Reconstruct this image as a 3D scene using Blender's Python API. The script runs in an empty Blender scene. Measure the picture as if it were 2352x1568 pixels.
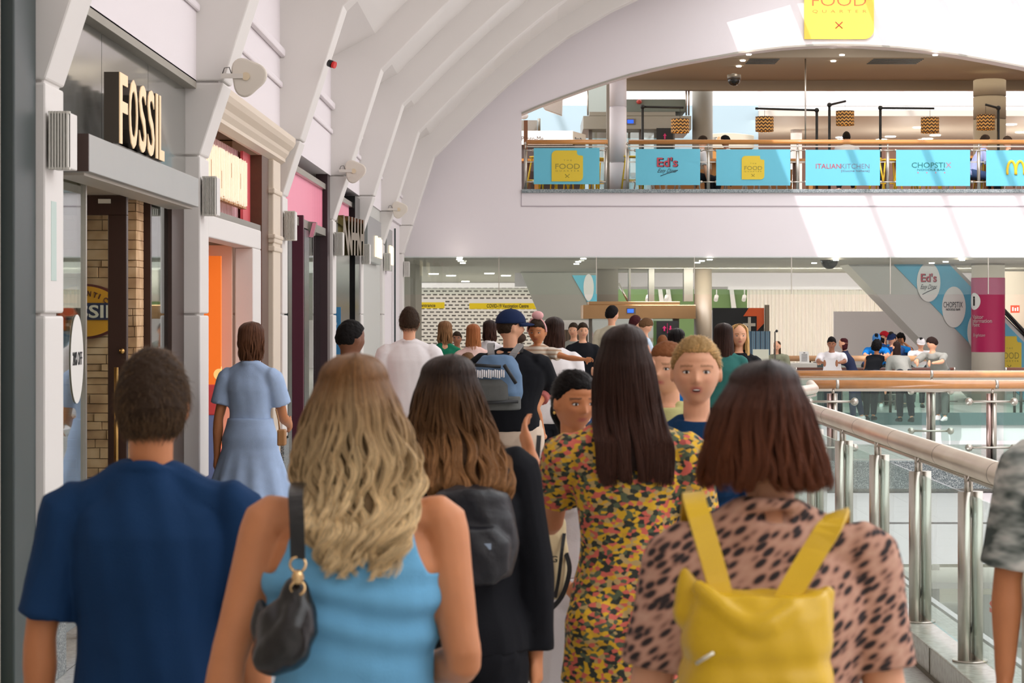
import bpy, bmesh, math, random
import numpy as np
from mathutils import Vector, Matrix, Euler
random.seed(7); rng = np.random.default_rng(7)
SC = bpy.context.scene
COL = SC.collection
F = 5000.0; CX = 1215.0; CY = 722.0; HC = 1.85
PI = math.pi
def PX(x, y, d): return Vector(((x-CX)*d/F, d, HC+(CY-y)*d/F))
def XX(x, d): return (x-CX)*d/F
def ZZ(y, d): return HC+(CY-y)*d/F

# ---------------------------------------------------------------- materials
MATS = {}
def s2l(c): return tuple((v/12.92 if v <= .04045 else ((v+.055)/1.055)**2.4) for v in c[:3])
def C8(r, g, b): return s2l((r/255, g/255, b/255))
def mat(name, col=(.8,.8,.8), rough=.5, metal=0, spec=.5, emit=None, es=0, bump=0, bscale=50, var=0, vscale=5, coat=0, sss=0):
    if name in MATS: return MATS[name]
    m = bpy.data.materials.new(name); m.use_nodes = True
    nt = m.node_tree; b = nt.nodes['Principled BSDF']
    b.inputs['Base Color'].default_value = (*col, 1)
    b.inputs['Roughness'].default_value = rough; b.inputs['Metallic'].default_value = metal
    b.inputs['Specular IOR Level'].default_value = spec
    b.inputs['Coat Weight'].default_value = coat
    if emit: b.inputs['Emission Color'].default_value = (*emit, 1); b.inputs['Emission Strength'].default_value = es
    if bump or var:
        tc = nt.nodes.new('ShaderNodeTexCoord')
    if bump:
        n = nt.nodes.new('ShaderNodeTexNoise'); n.inputs['Scale'].default_value = bscale; n.inputs['Detail'].default_value = 4
        nt.links.new(tc.outputs['Object'], n.inputs['Vector'])
        bp = nt.nodes.new('ShaderNodeBump'); bp.inputs['Strength'].default_value = bump; bp.inputs['Distance'].default_value = .01
        nt.links.new(n.outputs['Fac'], bp.inputs['Height']); nt.links.new(bp.outputs['Normal'], b.inputs['Normal'])
    if var:
        n = nt.nodes.new('ShaderNodeTexNoise'); n.inputs['Scale'].default_value = vscale; n.inputs['Detail'].default_value = 5
        nt.links.new(tc.outputs['Object'], n.inputs['Vector'])
        mx = nt.nodes.new('ShaderNodeMix'); mx.data_type = 'RGBA'
        mx.inputs[6].default_value = (*[max(0, c*(1-var)) for c in col], 1); mx.inputs[7].default_value = (*[min(1, c*(1+var)) for c in col], 1)
        nt.links.new(n.outputs['Fac'], mx.inputs[0]); nt.links.new(mx.outputs[2], b.inputs['Base Color'])
    MATS[name] = m; return m
def ramp_mat(name, tex, stops, scale, rough=.6, mapping=None, mt='POINT', const=True, metal=0, bump=0, out='Fac', spec=.5, emit=0, **kw):
    """procedural texture -> colour ramp"""
    if name in MATS: return MATS[name]
    m = bpy.data.materials.new(name); m.use_nodes = True; nt = m.node_tree; b = nt.nodes['Principled BSDF']
    tc = nt.nodes.new('ShaderNodeTexCoord'); mp = nt.nodes.new('ShaderNodeMapping')
    nt.links.new(tc.outputs['Object'], mp.inputs['Vector'])
    mp.vector_type = mt
    if mapping:
        mp.inputs['Scale'].default_value = mapping[0]; mp.inputs['Rotation'].default_value = mapping[1]
    t = nt.nodes.new(tex); t.inputs['Scale'].default_value = scale
    for k, v in kw.items():
        if hasattr(t, k): setattr(t, k, v)
        else: t.inputs[k.replace('_', ' ')].default_value = v
    nt.links.new(mp.outputs[0], t.inputs['Vector'])
    r = nt.nodes.new('ShaderNodeValToRGB'); cr = r.color_ramp
    if const: cr.interpolation = 'CONSTANT'
    while len(cr.elements) < len(stops): cr.elements.new(.5)
    for e, (p, c) in zip(cr.elements, stops): e.position = p; e.color = (*c, 1)
    nt.links.new(t.outputs[out], r.inputs['Fac']); nt.links.new(r.outputs['Color'], b.inputs['Base Color'])
    b.inputs['Roughness'].default_value = rough; b.inputs['Metallic'].default_value = metal; b.inputs['Specular IOR Level'].default_value = spec
    if bump:
        bp = nt.nodes.new('ShaderNodeBump'); bp.inputs['Strength'].default_value = bump; bp.inputs['Distance'].default_value = .01
        nt.links.new(t.outputs[out], bp.inputs['Height']); nt.links.new(bp.outputs['Normal'], b.inputs['Normal'])
    if emit:
        nt.links.new(r.outputs['Color'], b.inputs['Emission Color']); b.inputs['Emission Strength'].default_value = emit
    MATS[name] = m; return m
def glass_mat(name, col=(.9,1,.97), op=.12, rough=.02, refl=.5):
    """thin architectural glass: mostly transparent with fresnel reflection"""
    m = bpy.data.materials.new(name); m.use_nodes = True; nt = m.node_tree
    for n in list(nt.nodes): nt.nodes.remove(n)
    o = nt.nodes.new('ShaderNodeOutputMaterial'); tr = nt.nodes.new('ShaderNodeBsdfTransparent'); gl = nt.nodes.new('ShaderNodeBsdfGlossy')
    tr.inputs[0].default_value = (*col, 1); gl.inputs['Roughness'].default_value = rough; gl.inputs[0].default_value = (.9,.95,.95,1)
    fr = nt.nodes.new('ShaderNodeLayerWeight'); fr.inputs[0].default_value = .5
    pw = nt.nodes.new('ShaderNodeMath'); pw.operation = 'POWER'; pw.inputs[1].default_value = 5; nt.links.new(fr.outputs['Facing'], pw.inputs[0])
    ma = nt.nodes.new('ShaderNodeMath'); ma.operation = 'MULTIPLY_ADD'; ma.inputs[1].default_value = refl; ma.inputs[2].default_value = op
    ma.use_clamp = True
    nt.links.new(pw.outputs[0], ma.inputs[0])
    mx = nt.nodes.new('ShaderNodeMixShader'); nt.links.new(ma.outputs[0], mx.inputs[0])
    nt.links.new(tr.outputs[0], mx.inputs[1]); nt.links.new(gl.outputs[0], mx.inputs[2]); nt.links.new(mx.outputs[0], o.inputs[0])
    MATS[name] = m; return m
def emis(name, col, s): return mat(name, col, .5, emit=col, es=s)

WHITE = mat('white_paint', C8(233,228,223), .55, var=.015, vscale=.7)
WHITE2 = mat('white_plaster', C8(238,230,232), .7, var=.01, vscale=.4)
CREAM = mat('cream_paint', C8(226,210,190), .5)
STEEL = mat('brushed_steel', C8(196,190,180), .32, 1, var=.06, vscale=30)
STEELD = mat('dark_steel', C8(110,104,98), .4, 1)
LINT = mat('bronze_steel', C8(178,140,102), .3, 1, var=.12, vscale=2)
GREYM = mat('grey_metal_cladding', C8(150,146,136), .4, .6)
WOOD = mat('rail_wood', C8(204,136,70), .22, spec=1.0, var=.2, vscale=9, coat=1.0)
DKWOOD = mat('dark_wood', C8(92,60,40), .45, var=.3, vscale=12)
BROWN = mat('dark_brown_frame', C8(58,36,28), .35)
BLACK = mat('black_gloss', C8(18,19,20), .2)
BLACKM = mat('black_matte', C8(24,24,26), .6)
DKGREY = mat('dark_grey_frame', C8(62,72,72), .45)
GREYC = mat('grey_concrete', C8(160,154,142), .6, var=.08, vscale=3)
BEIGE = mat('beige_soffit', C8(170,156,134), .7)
CEIL = mat('grey_ceiling', C8(190,184,172), .6)
GLASS = glass_mat('balustrade_glass', (.90,.965,.945), .03, .01, .5)
GLASSC = glass_mat('clear_glass', (.95,.985,.97), .03, .01, .45)
SHOPG = glass_mat('shop_glass', (.75,.8,.78), .22, .02, .9)
LIGHT = emis('ceiling_light_glow', (1,.93,.82), 14)
WARM = emis('warm_letter_glow', (1,.80,.52), 1.3)
GRAN = ramp_mat('speckled_granite', 'ShaderNodeTexVoronoi', [(0,C8(74,84,88)),(.35,C8(120,128,130)),(.6,C8(170,174,172)),(.8,C8(96,104,106))], 140, .35, out='Color', const=True)
GRANL = ramp_mat('grey_granite_edge', 'ShaderNodeTexNoise', [(.35,C8(96,108,110)),(.5,C8(134,144,146)),(.65,C8(165,172,172))], 60, .4, const=False, out='Fac')

# ---------------------------------------------------------------- mesh builder
class MB:
    def __init__(s): s.v = []; s.f = []; s.m = []; s.sm = []
    def add(s, vs, fs, mi=0, smooth=False):
        o = len(s.v); s.v += [tuple(v) for v in vs]
        for f in fs: s.f.append([o+i for i in f]); s.m.append(mi); s.sm.append(smooth)
        return s
    def box(s, x0, x1, y0, y1, z0, z1, mi=0):
        v = [(x,y,z) for z in (z0,z1) for y in (y0,y1) for x in (x0,x1)]
        return s.add(v, [(0,2,3,1),(4,5,7,6),(0,1,5,4),(2,6,7,3),(0,4,6,2),(1,3,7,5)], mi)
    def prism(s, poly, a0, a1, axis='y', mi=0, smooth=False):
        n = len(poly)
        def P(p, a):
            if axis == 'y': return (p[0], a, p[1])
            if axis == 'x': return (a, p[0], p[1])
            return (p[0], p[1], a)
        v = [P(p, a0) for p in poly]+[P(p, a1) for p in poly]
        s.add(v, [list(range(n))], mi); s.f.append([len(s.v)-2*n+n+i for i in reversed(range(n))]); s.m.append(mi); s.sm.append(False)
        o = len(s.v)-2*n
        for i in range(n):
            j = (i+1) % n; s.f.append([o+j, o+i, o+n+i, o+n+j]); s.m.append(mi); s.sm.append(smooth)
        return s
    def tube(s, pts, rads, n=12, mi=0, cap=True, flat=None, smooth=True):
        pts = [Vector(p) for p in pts]
        if not hasattr(rads, '__len__'): rads = [rads]*len(pts)
        k = len(pts); t0 = (pts[1]-pts[0]).normalized()
        ref = Vector((0,0,1)) if abs(t0.z) < .9 else Vector((1,0,0))
        u = t0.cross(ref).normalized(); vs = []; 
        for i, p in enumerate(pts):
            t = (pts[min(i+1,k-1)]-pts[max(i-1,0)]).normalized()
            u = (u - t*u.dot(t)).normalized(); w = t.cross(u)
            for j in range(n):
                a = 2*PI*j/n; r = rads[i]
                ru, rw = (r, r) if not hasattr(r, '__len__') else r
                vs.append(p+u*math.cos(a)*ru+w*math.sin(a)*rw)
        fs = [[i*n+j, i*n+(j+1)%n, (i+1)*n+(j+1)%n, (i+1)*n+j] for i in range(k-1) for j in range(n)]
        s.add(vs, fs, mi, smooth)
        if cap:
            o = len(s.v)-k*n; s.f.append([o+j for j in reversed(range(n))]); s.m.append(mi); s.sm.append(False)
            s.f.append([o+(k-1)*n+j for j in range(n)]); s.m.append(mi); s.sm.append(False)
        return s
    def cyl(s, p0, p1, r, n=16, mi=0): return s.tube([p0, p1], [r, r], n, mi)
    def ell(s, c, r, M=None, nu=16, nv=10, mi=0):
        vs = [(0,0,-1)]; c = Vector(c)
        for i in range(1, nv):
            ph = -PI/2+PI*i/nv
            for j in range(nu): a = 2*PI*j/nu; vs.append((math.cos(ph)*math.cos(a), math.cos(ph)*math.sin(a), math.sin(ph)))
        vs.append((0,0,1)); out = []
        for v in vs:
            q = Vector((v[0]*r[0], v[1]*r[1], v[2]*r[2]))
            if M is not None: q = M @ q
            out.append(c+q)
        fs = [[0, 1+(j+1)%nu, 1+j] for j in range(nu)]
        for i in range(nv-2):
            for j in range(nu): a = 1+i*nu; fs.append([a+j, a+(j+1)%nu, a+nu+(j+1)%nu, a+nu+j])
        a = 1+(nv-2)*nu; T = len(vs)-1
        fs += [[a+j, a+(j+1)%nu, T] for j in range(nu)]
        return s.add(out, fs, mi, True)
    def rings(s, rings, n=24, mi=0, cap=True, ex=2.0):
        """rings: (cx,cy,cz,rx,ry) horizontal superellipses"""
        vs = []
        for cx, cy, cz, rx, ry in rings:
            for j in range(n):
                a = 2*PI*j/n; c, q = math.cos(a), math.sin(a)
                vs.append((cx+rx*math.copysign(abs(c)**(2/ex), c), cy+ry*math.copysign(abs(q)**(2/ex), q), cz))
        k = len(rings)
        fs = [[i*n+j, i*n+(j+1)%n, (i+1)*n+(j+1)%n, (i+1)*n+j] for i in range(k-1) for j in range(n)]
        s.add(vs, fs, mi, True)
        if cap:
            o = len(s.v)-k*n; s.f.append([o+j for j in reversed(range(n))]); s.m.append(mi); s.sm.append(True)
            s.f.append([o+(k-1)*n+j for j in range(n)]); s.m.append(mi); s.sm.append(True)
        return s
    def mesh(s, name='m'):
        me = bpy.data.meshes.new(name); me.from_pydata(s.v, [], s.f); me.update()
        me.polygons.foreach_set('material_index', s.m); me.polygons.foreach_set('use_smooth', s.sm)
        return me
    def build(s, name, m, parent=None, bevel=0, fix=True, **kw):
        me = s.mesh(name)
        if fix:
            bm = bmesh.new(); bm.from_mesh(me); bmesh.ops.recalc_face_normals(bm, faces=bm.faces); bm.to_mesh(me); bm.free()
        for q in (m if isinstance(m, (list, tuple)) else [m]): me.materials.append(q)
        return link(name, me, parent, bevel, **kw)
def link(name, me, parent=None, bevel=0, **kw):
    o = bpy.data.objects.new(name, me); COL.objects.link(o)
    if parent is not None:
        o.parent = parent
        loc = parent.get('_w')
        if loc is not None: o.location = (-loc[0], -loc[1], -loc[2])
    if bevel:
        b = o.modifiers.new('Bevel', 'BEVEL'); b.width = bevel; b.segments = 2; b.limit_method = 'ANGLE'
    tag(o, **kw); return o
def tag(o, label=None, cat=None, group=None, kind=None):
    if label: o['label'] = label
    if cat: o['category'] = cat
    if group: o['group'] = group
    if kind: o['kind'] = kind
    return o
def empty(name, loc, label, cat, group=None):
    """Empty at the base of a thing; children are written in world coordinates"""
    o = bpy.data.objects.new(name, None); COL.objects.link(o); o.location = loc; o['_w'] = list(loc)
    o.empty_display_size = .1
    return tag(o, label, cat, group)
def struct(name, mb, m, bevel=0, parent=None): return mb.build(name, m, parent, bevel, kind='structure') if parent is None else mb.build(name, m, parent, bevel)

_tc = {}
def text(mb, s, w, h, org, ux, uy, depth=.004, mi=0, bold=0, shear=0, space=1.0):
    """flat lettering scaled to w x h, lower-left at org, along ux / up uy, thickened along ux x uy"""
    key = (s, bold, shear, space)
    if key not in _tc:
        cu = bpy.data.curves.new('t', 'FONT'); cu.body = s; cu.resolution_u = 3; cu.offset = bold; cu.extrude = .5; cu.shear = shear; cu.space_character = space
        ob = bpy.data.objects.new('t', cu); COL.objects.link(ob); bpy.context.view_layer.update()
        me = bpy.data.meshes.new_from_object(ob.evaluated_get(bpy.context.evaluated_depsgraph_get()))
        vs = np.array([v.co[:] for v in me.vertices]); fs = [list(p.vertices) for p in me.polygons]
        bpy.data.objects.remove(ob); bpy.data.curves.remove(cu); bpy.data.meshes.remove(me)
        lo, hi = vs.min(0), vs.max(0); vs = (vs-lo)/(hi-lo); _tc[key] = (vs, fs)
    vs, fs = _tc[key]; org = Vector(org); ux = Vector(ux).normalized(); uy = Vector(uy).normalized(); un = ux.cross(uy)
    mb.add([org+ux*(v[0]*w)+uy*(v[1]*h)+un*(v[2]*depth) for v in vs], fs, mi)
    return mb
# ================================================================ SETTING
YB = 42.5                       # plane of the far gallery wall
S = F/YB                        # px per metre there
def bx(px): return (px-CX)/S
def bz(py): return HC+(CY-py)/S
PILY = [10.81, 15.9, 21.24, 26.7, 31.2, 35.8, 41.5]
PT = .42
XP = -2.40; XW = -2.55; XF = -2.43
# floor
FLOOR = ramp_mat('floor_tile', 'ShaderNodeTexNoise', [(.3,C8(186,184,178)),(.6,C8(205,203,198))], 30, .22, const=False)
FLOORJ = FLOOR
mb = MB(); mb.box(-2.9, 2.35, -8, 27, -.35, 0); mb.box(-2.9, 16, 27, 31, -.35, 0); mb.box(-2.9, 2.35, 31, 38.9, -.35, 0); mb.box(-8, 16, 38.9, 80, -.35, 0); mb.prism([(2.35,19),(2.75,21.6),(3.2,23.4),(3.7,27),(2.35,27)], -.35, 0, 'z')
nt = FLOOR.node_tree
br = nt.nodes.new('ShaderNodeTexBrick'); br.offset = 0; br.inputs['Scale'].default_value = 1; br.inputs['Brick Width'].default_value = .6; br.inputs['Row Height'].default_value = .6
br.inputs['Mortar Size'].default_value = .004; br.inputs['Color1'].default_value = (1,1,1,1); br.inputs['Color2'].default_value = (.93,.93,.93,1); br.inputs['Mortar'].default_value = (.45,.44,.42,1)
tc = [n for n in nt.nodes if n.type == 'TEX_COORD'][0]; nt.links.new(tc.outputs['Object'], br.inputs['Vector'])
rp = [n for n in nt.nodes if n.type == 'VALTORGB'][0]; mx = nt.nodes.new('ShaderNodeMix'); mx.data_type = 'RGBA'; mx.blend_type = 'MULTIPLY'; mx.inputs[0].default_value = 1
nt.links.new(rp.outputs[0], mx.inputs[6]); nt.links.new(br.outputs['Color'], mx.inputs[7]); nt.links.new(mx.outputs[2], nt.nodes['Principled BSDF'].inputs['Base Color'])
struct('floor', mb, FLOOR)
mb = MB(); mb.box(2.35, 16, -8, 80, -5.0, -4.6); mb.box(-9,2.35,38,80,-5.0,-4.6)
struct('floor_lower', mb, mat('lower_floor', C8(178,176,168), .3, var=.06, vscale=2))
# slab fascias: bridge and far edge, white panels with joints
mb = MB()
for i in range(9):
    x0 = 2.35+i*1.55
    for (z0, z1) in ((-.72,-.36),(-1.24,-.745)): mb.box(x0+.008, x0+1.54, 26.96, 27.04, z0, z1)
mb.box(2.35, 16, 27.04, 30.9, -1.22, -.35)
struct('trim_1', mb, WHITE2)
mb = MB(); mb.box(2.2, 16, 26.86, 27.02, -.30, .04); struct('trim_2', mb, GRAN, .01)
mb = MB(); mb.box(2.36, 16, 38.86, 39.1, -1.3, -.12); struct('trim_3', mb, WHITE2)
mb = MB(); mb.box(2.3, 16, 38.8, 38.86, -.12, .10); struct('trim_4', mb, mat('teal_granite', C8(92,112,112), .4, var=.25, vscale=40))
# kerb under the near balustrade
mb = MB(); mb.box(2.045, 2.36, 3, 20.2, 0, .154)
KERB = ramp_mat('kerb_stone', 'ShaderNodeTexNoise', [(.3,C8(172,170,158)),(.65,C8(196,194,184))], 25, .25, const=False)
struct('kerb', mb, KERB, .008)
mb = MB()
for i in range(11):
    mb.box(2.041, 2.046, 3+i*1.35, 3.012+i*1.35, .004, .15)
mb.box(2.035, 2.046, 3, 18.2, .0, .018)
struct('trim_5', mb, mat('kerb_joint', C8(112,106,92), .7))
mb = MB(); mb.box(2.40, 2.44, 3, 18, -.9, .14); struct('trim_6', mb, WHITE2)

mb = MB(); mb.box(-6.4, 16.5, -9.4, -9, -5, 9.6); struct('wall_back', mb, mat('rear_wall', C8(206,198,190), .7))
mb = MB(); mb.box(16.1, 16.4, -9.4, 80, -5, 8); struct('wall_right', mb, WHITE2)
# ---- ribs
PROF = [(-2.40,3.01),(-1.81,4.86),(-1.63,5.04),(-1.3,5.38),(-1.05,5.63),(-.41,6.23),(.25,6.78),(.73,7.14),(1.6,7.66),(2.44,8.05),(3.4,8.42),(4.8,8.8),(6.3,9.0),(8,9.05),(9.7,9.0),(11.2,8.8),(12.6,8.42),(13.6,8.05),(14.6,7.5),(15.4,6.9),(16,6.2)]
def offs(prof, d):
    out = []
    for i, p in enumerate(prof):
        a = Vector(prof[max(i-1,0)]); b = Vector(prof[min(i+1,len(prof)-1)]); t = (b-a).normalized(); n = Vector((-t.y, t.x))
        out.append((p[0]+n.x*d, p[1]+n.y*d))
    return out
OUT = offs(PROF, .42)
NS = 11                                       # solid vault up to X ~ 3.4
for i, y in enumerate(PILY+[5.6, .4, -4.8]):
    y1 = y+PT
    mb = MB()
    g = .007
    X0 = XW-.35
    def blk(poly, top=0): mb.prism(poly, y, y1, 'y')
    z0 = .64
    blk([(X0,z0),(XP-.03 if 0 else XP,z0),(XP,1.85-g),(X0,1.85-g)])
    blk([(X0,1.85+g),(XP,1.85+g),(XP,3.01-g),(X0,3.01-g)])
    zk = 3.55; xk = XP+(zk-3.01)*(.59/1.85)
    blk([(X0,3.01+g),(XP,3.01+g),(xk,zk-g),(X0,zk-g)])
    top = [(xk,zk+g)]+PROF[1:NS]
    back = [OUT[k] for k in range(NS-1, 2, -1)]+[(-2.75,5.6),(X0,zk+g)]
    blk(top+back)
    mb.box(X0, XP-.03, y+.03, y1-.03, z0, 3.01)
    mb.prism([(X0,2.95),(XP-.03,2.95),(xk-.03,zk+.05),(X0,zk+.05)], y+.03, y1-.03, 'y')
    struct('wall_pillar', mb, WHITE, .012)
    mb = MB(); mb.box(X0, XP+.012, y-.012, y1+.012, 0, .62); struct('baseboard_granite', mb, GRAN, .006)
# vault shell (solid part)
SH = offs(PROF, .36); VY0, VY1 = -5.4, YB
vs = []; fs = []
pr = [(-2.62,4.9)]+SH[2:NS]+[(SH[NS-1][0]+.02, SH[NS-1][1]+.02)]
pr = pr[:-1]
mb = MB(); poly = pr+[(p[0]-.06, p[1]+.12) for p in reversed(pr)]
for a, b in zip(pr[:-1], pr[1:]):
    n = Vector((-(b[1]-a[1]), b[0]-a[0])).normalized()*.1
    mb.prism([a, b, (b[0]+n.x, b[1]+n.y), (a[0]+n.x, a[1]+n.y)], VY0, VY1, 'y')
struct('ceiling_vault', mb, WHITE)
# skylight: transverse arches and longitudinal bars
ARC = PROF[NS-1:]
mb = MB()
for y in PILY[:-1]+[5.6,.4,-4.8,YB-.9]:
    for a, b in zip(ARC[:-1], ARC[1:]):
        n = Vector((-(b[1]-a[1]), b[0]-a[0])).normalized()*.3
        mb.prism([a, b, (b[0]+n.x, b[1]+n.y), (a[0]+n.x, a[1]+n.y)], y, y+(.25 if y < 41 else .9), 'y')
struct('trim_7', mb, WHITE)
mb = MB()
L = 0; acc = [0]
for a, b in zip(ARC[:-1], ARC[1:]): acc.append(acc[-1]+math.hypot(b[0]-a[0], b[1]-a[1]))
t = 0.0
while t < acc[-1]:
    k = max(j for j in range(len(acc)) if acc[j] <= t+1e-6); k = min(k, len(ARC)-2)
    f_ = (t-acc[k])/(acc[k+1]-acc[k]); x = ARC[k][0]+(ARC[k+1][0]-ARC[k][0])*f_; z = ARC[k][1]+(ARC[k+1][1]-ARC[k][1])*f_
    mb.box(x-.05, x+.05, VY0, VY1-.05, z+.05, z+.2); t += 1.42
struct('trim_8', mb, WHITE)

# ---- wall between the pillars above the shops
mb = MB()
ys = [-8]+PILY+[YB]
mb.box(-2.75, XF, -8, YB, 3.55, 5.05)
struct('wall_left', mb, WHITE2)
mb = MB()
for a, b in zip(PILY[:-1], PILY[1:]):
    mb.box(XF, XF+.055, a+PT, b, 4.36, 4.44); mb.box(XF, XF+.03, a+PT, b, 4.06, 4.12)
struct('trim_9', mb, WHITE2, .015)
# dark frame at the extreme left and tiled step
mb = MB(); mb.box(-3.2, -2.445, 10.35, 10.8, .03, 8); struct('trim_10', mb, DKGREY, .01)
mb = MB(); mb.box(-2.66, -2.36, 10.34, 10.349, .0, 8); 
mb = MB(); mb.box(-3.2, -2.36, 9.8, 10.35, -.3, .045)
TILE = ramp_mat('olive_tile', 'ShaderNodeTexBrick', [(0,C8(92,98,60)),(.2,C8(150,160,100)),(1,C8(176,184,122))], 12, .25, const=False, out='Color', mapping=((1,1,1),(PI/2,0,0)), Mortar=(0,0,0,1), Color1=(1,1,1,1), Color2=(.6,.6,.6,1))
struct('baseboard_left', mb, TILE)

# ---- far gallery wall with the arched opening
ARCH = [(1198,262),(1240,244),(1290,225),(1345,205),(1400,187),(1450,172),(1500,160),(1560,147),(1620,136),(1700,122),(1800,110),(1860,106),(1920,104),(1990,106),(2060,110),(2130,117),(2200,127),(2280,141),(2352,155),(2440,178),(2540,208),(2640,262)]
AX = [bx(p[0]) for p in ARCH]; AZ = [bz(p[1]) for p in ARCH]
vx = [p[0] for p in PROF]; vz = [p[1] for p in PROF]
zb = bz(591); zl = bz(443)
mb = MB(); T = .45
mb.box(bx(917), 16, YB, YB+T, zb, zl)                                            # band under the gallery
mb.prism([(bx(917),zl),(AX[0],zl),(AX[0],7.7),(.73,7.6),(-.41,6.65),(-1.3,5.8),(-2.2,5.3),(bx(905),4.8)], YB, YB+T, 'y')
xs = AX
for i in range(len(xs)-1):
    a, b = xs[i], xs[i+1]
    za = np.interp([a,b], vx, vz)+.45
    mb.prism([(a,AZ[i]),(b,AZ[i+1]),(b,za[1]),(a,za[0])], YB, YB+T, 'y')
mb.prism([(AX[-1],zl),(16,zl),(16,6.7),(AX[-1],8.2)], YB, YB+T, 'y')
struct('wall_far', mb, WHITE2)
mb = MB(); mb.box(bx(1198), AX[-1], YB-.06, YB+.5, bz(443), bz(434.5)); struct('trim_11', mb, GRANL, .01)
mb = MB(); mb.box(bx(1198), 16, YB-.012, YB, bz(474.5), bz(472.5)); mb.box(bx(1198)-.01,bx(1198),YB-.008,YB,bz(474),bz(443)); struct('trim_12', mb, mat('shadow_gap', C8(176,164,170), .8))
# thin grey line on the arch edge
mb = MB()
for i in range(len(xs)-1):
    a, b = xs[i], xs[i+1]
    mb.prism([(a,AZ[i]),(b,AZ[i+1]),(b,AZ[i+1]+.035),(a,AZ[i]+.035)], YB-.012, YB+.01, 'y')
struct('trim_13', mb, mat('arch_edge_grey', C8(170,164,152), .6))
# gallery floor, soffit, beam
mb = MB(); mb.box(-8, 16, YB+T, 80, 3.9, 4.27); mb.box(-8,16,YB+T,44,zb+.02,3.9); struct('floor_gallery', mb, mat('gallery_floor', C8(120,92,70), .5))
mb = MB(); mb.box(bx(1300), 16, YB+T, 47.4, 6.92, 7.1); mb.box(bx(1420),16,47.2,47.5,6.72,6.92); struct('ceiling_gallery', mb, BEIGE)
# back of the gallery: bright sunlit wall, blue band, rear ceiling
mb = MB(); mb.box(-8, 16, 58.9, 59.2, 7.5, 14); struct('wall_gallery', mb, WHITE2)
mb = MB(); mb.box(-8, 6.2, 58.85, 59.1, 4.27, 7.5); struct('wall_gallery_blue', mb, mat('pale_blue_wall', C8(150,172,180), .6))
mb = MB(); mb.box(6.2, 18, 58.6, 67.4, 7.19, 7.35); struct('ceiling_gallery_rear', mb, CEIL)
mb = MB(); mb.box(6.2, 18, 67.2, 67.4, 4.27, 7.2); struct('wall_gallery_rear', mb, mat('dim_brown_wall', C8(112,84,74), .7))
mb = MB()
for i in range(13): mb.box(-5+i*1.9, -4.9+i*1.9, 36, 59, 17.0, 17.2)
for i in range(4): mb.box(-6, 18, 37+i*5.6, 37.3+i*5.6, 16.8, 17.0)
struct('trim_14', mb, WHITE2)
# lower ceiling and rear walls at corridor level
mb = MB(); mb.box(-8, 16, YB+T, 57, 2.93, 3.0); mb.box(-8, 2.6, 57, 76, 2.93, 3.0); struct('ceiling_lower', mb, CEIL)
mb = MB(); mb.box(2.6, 16, 57, 76, 3.35, 3.45); mb.box(2.6,16,56.9,57,2.93,3.4); struct('ceiling_rear', mb, mat('white_ceiling', C8(226,222,214), .6))
mb = MB(); mb.box(-8, 16, 75.5, 76, -.1, 3.4); struct('wall_rear', mb, WHITE2)
# wall and columns left end under the gallery
mb = MB(); mb.box(-2.9, XX(925,43.2), 42.95, 46, 0, 2.93); mb.box(-2.9,XX(958,47),46.4,49,0,2.93); struct('wall_side', mb, GREYC)
# ================================================================ SHOPS ON THE LEFT
WL = WHITE2
mb = MB(); mb.box(-6.4, -6.2, -8, 43, 0, 3.8); mb.box(-2.8, -2.5, -8, 10.3, 0, 3.8); struct('wall_shops_back', mb, mat('shop_back_wall', C8(168,158,146), .7))
mb = MB(); mb.box(-6.4, -2.76, -8, 43, 3.56, 3.7); struct('ceiling_shops', mb, mat('shop_ceiling', C8(200,194,186), .6))
mb = MB()
for y in PILY: mb.box(-6.2, -2.76, y+.1, y+.3, 0, 3.55)
struct('wall_shop_divider', mb, mat('divider', C8(190,182,172), .6))
mb = MB(); mb.box(-6.3, -2.76, -8, 43, 0, .02); struct('floor_shops', mb, DKWOOD)
DARKS = mat('bronze_sign_side', C8(92,84,76), .3, .7)
BRASS = mat('pale_brass_face', C8(236,208,168), .3, .35, emit=C8(255,214,160), es=.28)
# --- bay 1
a, b = PILY[0]+PT, PILY[1]
mb = MB()
for i in range(3):
    y0 = a+i*(b-a)/3; mb.box(-2.53, -2.51, y0+.006, y0+(b-a)/3-.006, 2.80, 3.55)
struct('wall_panel', mb, mat('glossy_grey_panel', C8(150,150,144), .12, .55))
mb = MB(); mb.box(-2.75, XF, a, b, 3.5, 3.56); struct('trim_15', mb, GREYC)
cn = empty('shop_canopy', (-2.5, 11.44, 2.6), 'long grey box canopy over the shop entrance with a dark brown end', 'canopy')
mb = MB(); mb.box(-2.52, -2.31, 11.44, 15.22, 2.60, 2.80); mb.build('fascia_box', mat('silver_canopy', C8(176,176,172), .35, .35, var=.04, vscale=3), cn, .004)
mb = MB(); mb.box(-2.53, -2.311, 11.42, 11.44, 2.601, 2.799); mb.build('end_cap', BROWN, cn)
mb = MB(); mb.box(-2.52, -2.35, 11.5, 15.2, 2.585, 2.6); mb.build('underside', mat('soffit_strip', C8(200,190,176), .5), cn)
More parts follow.
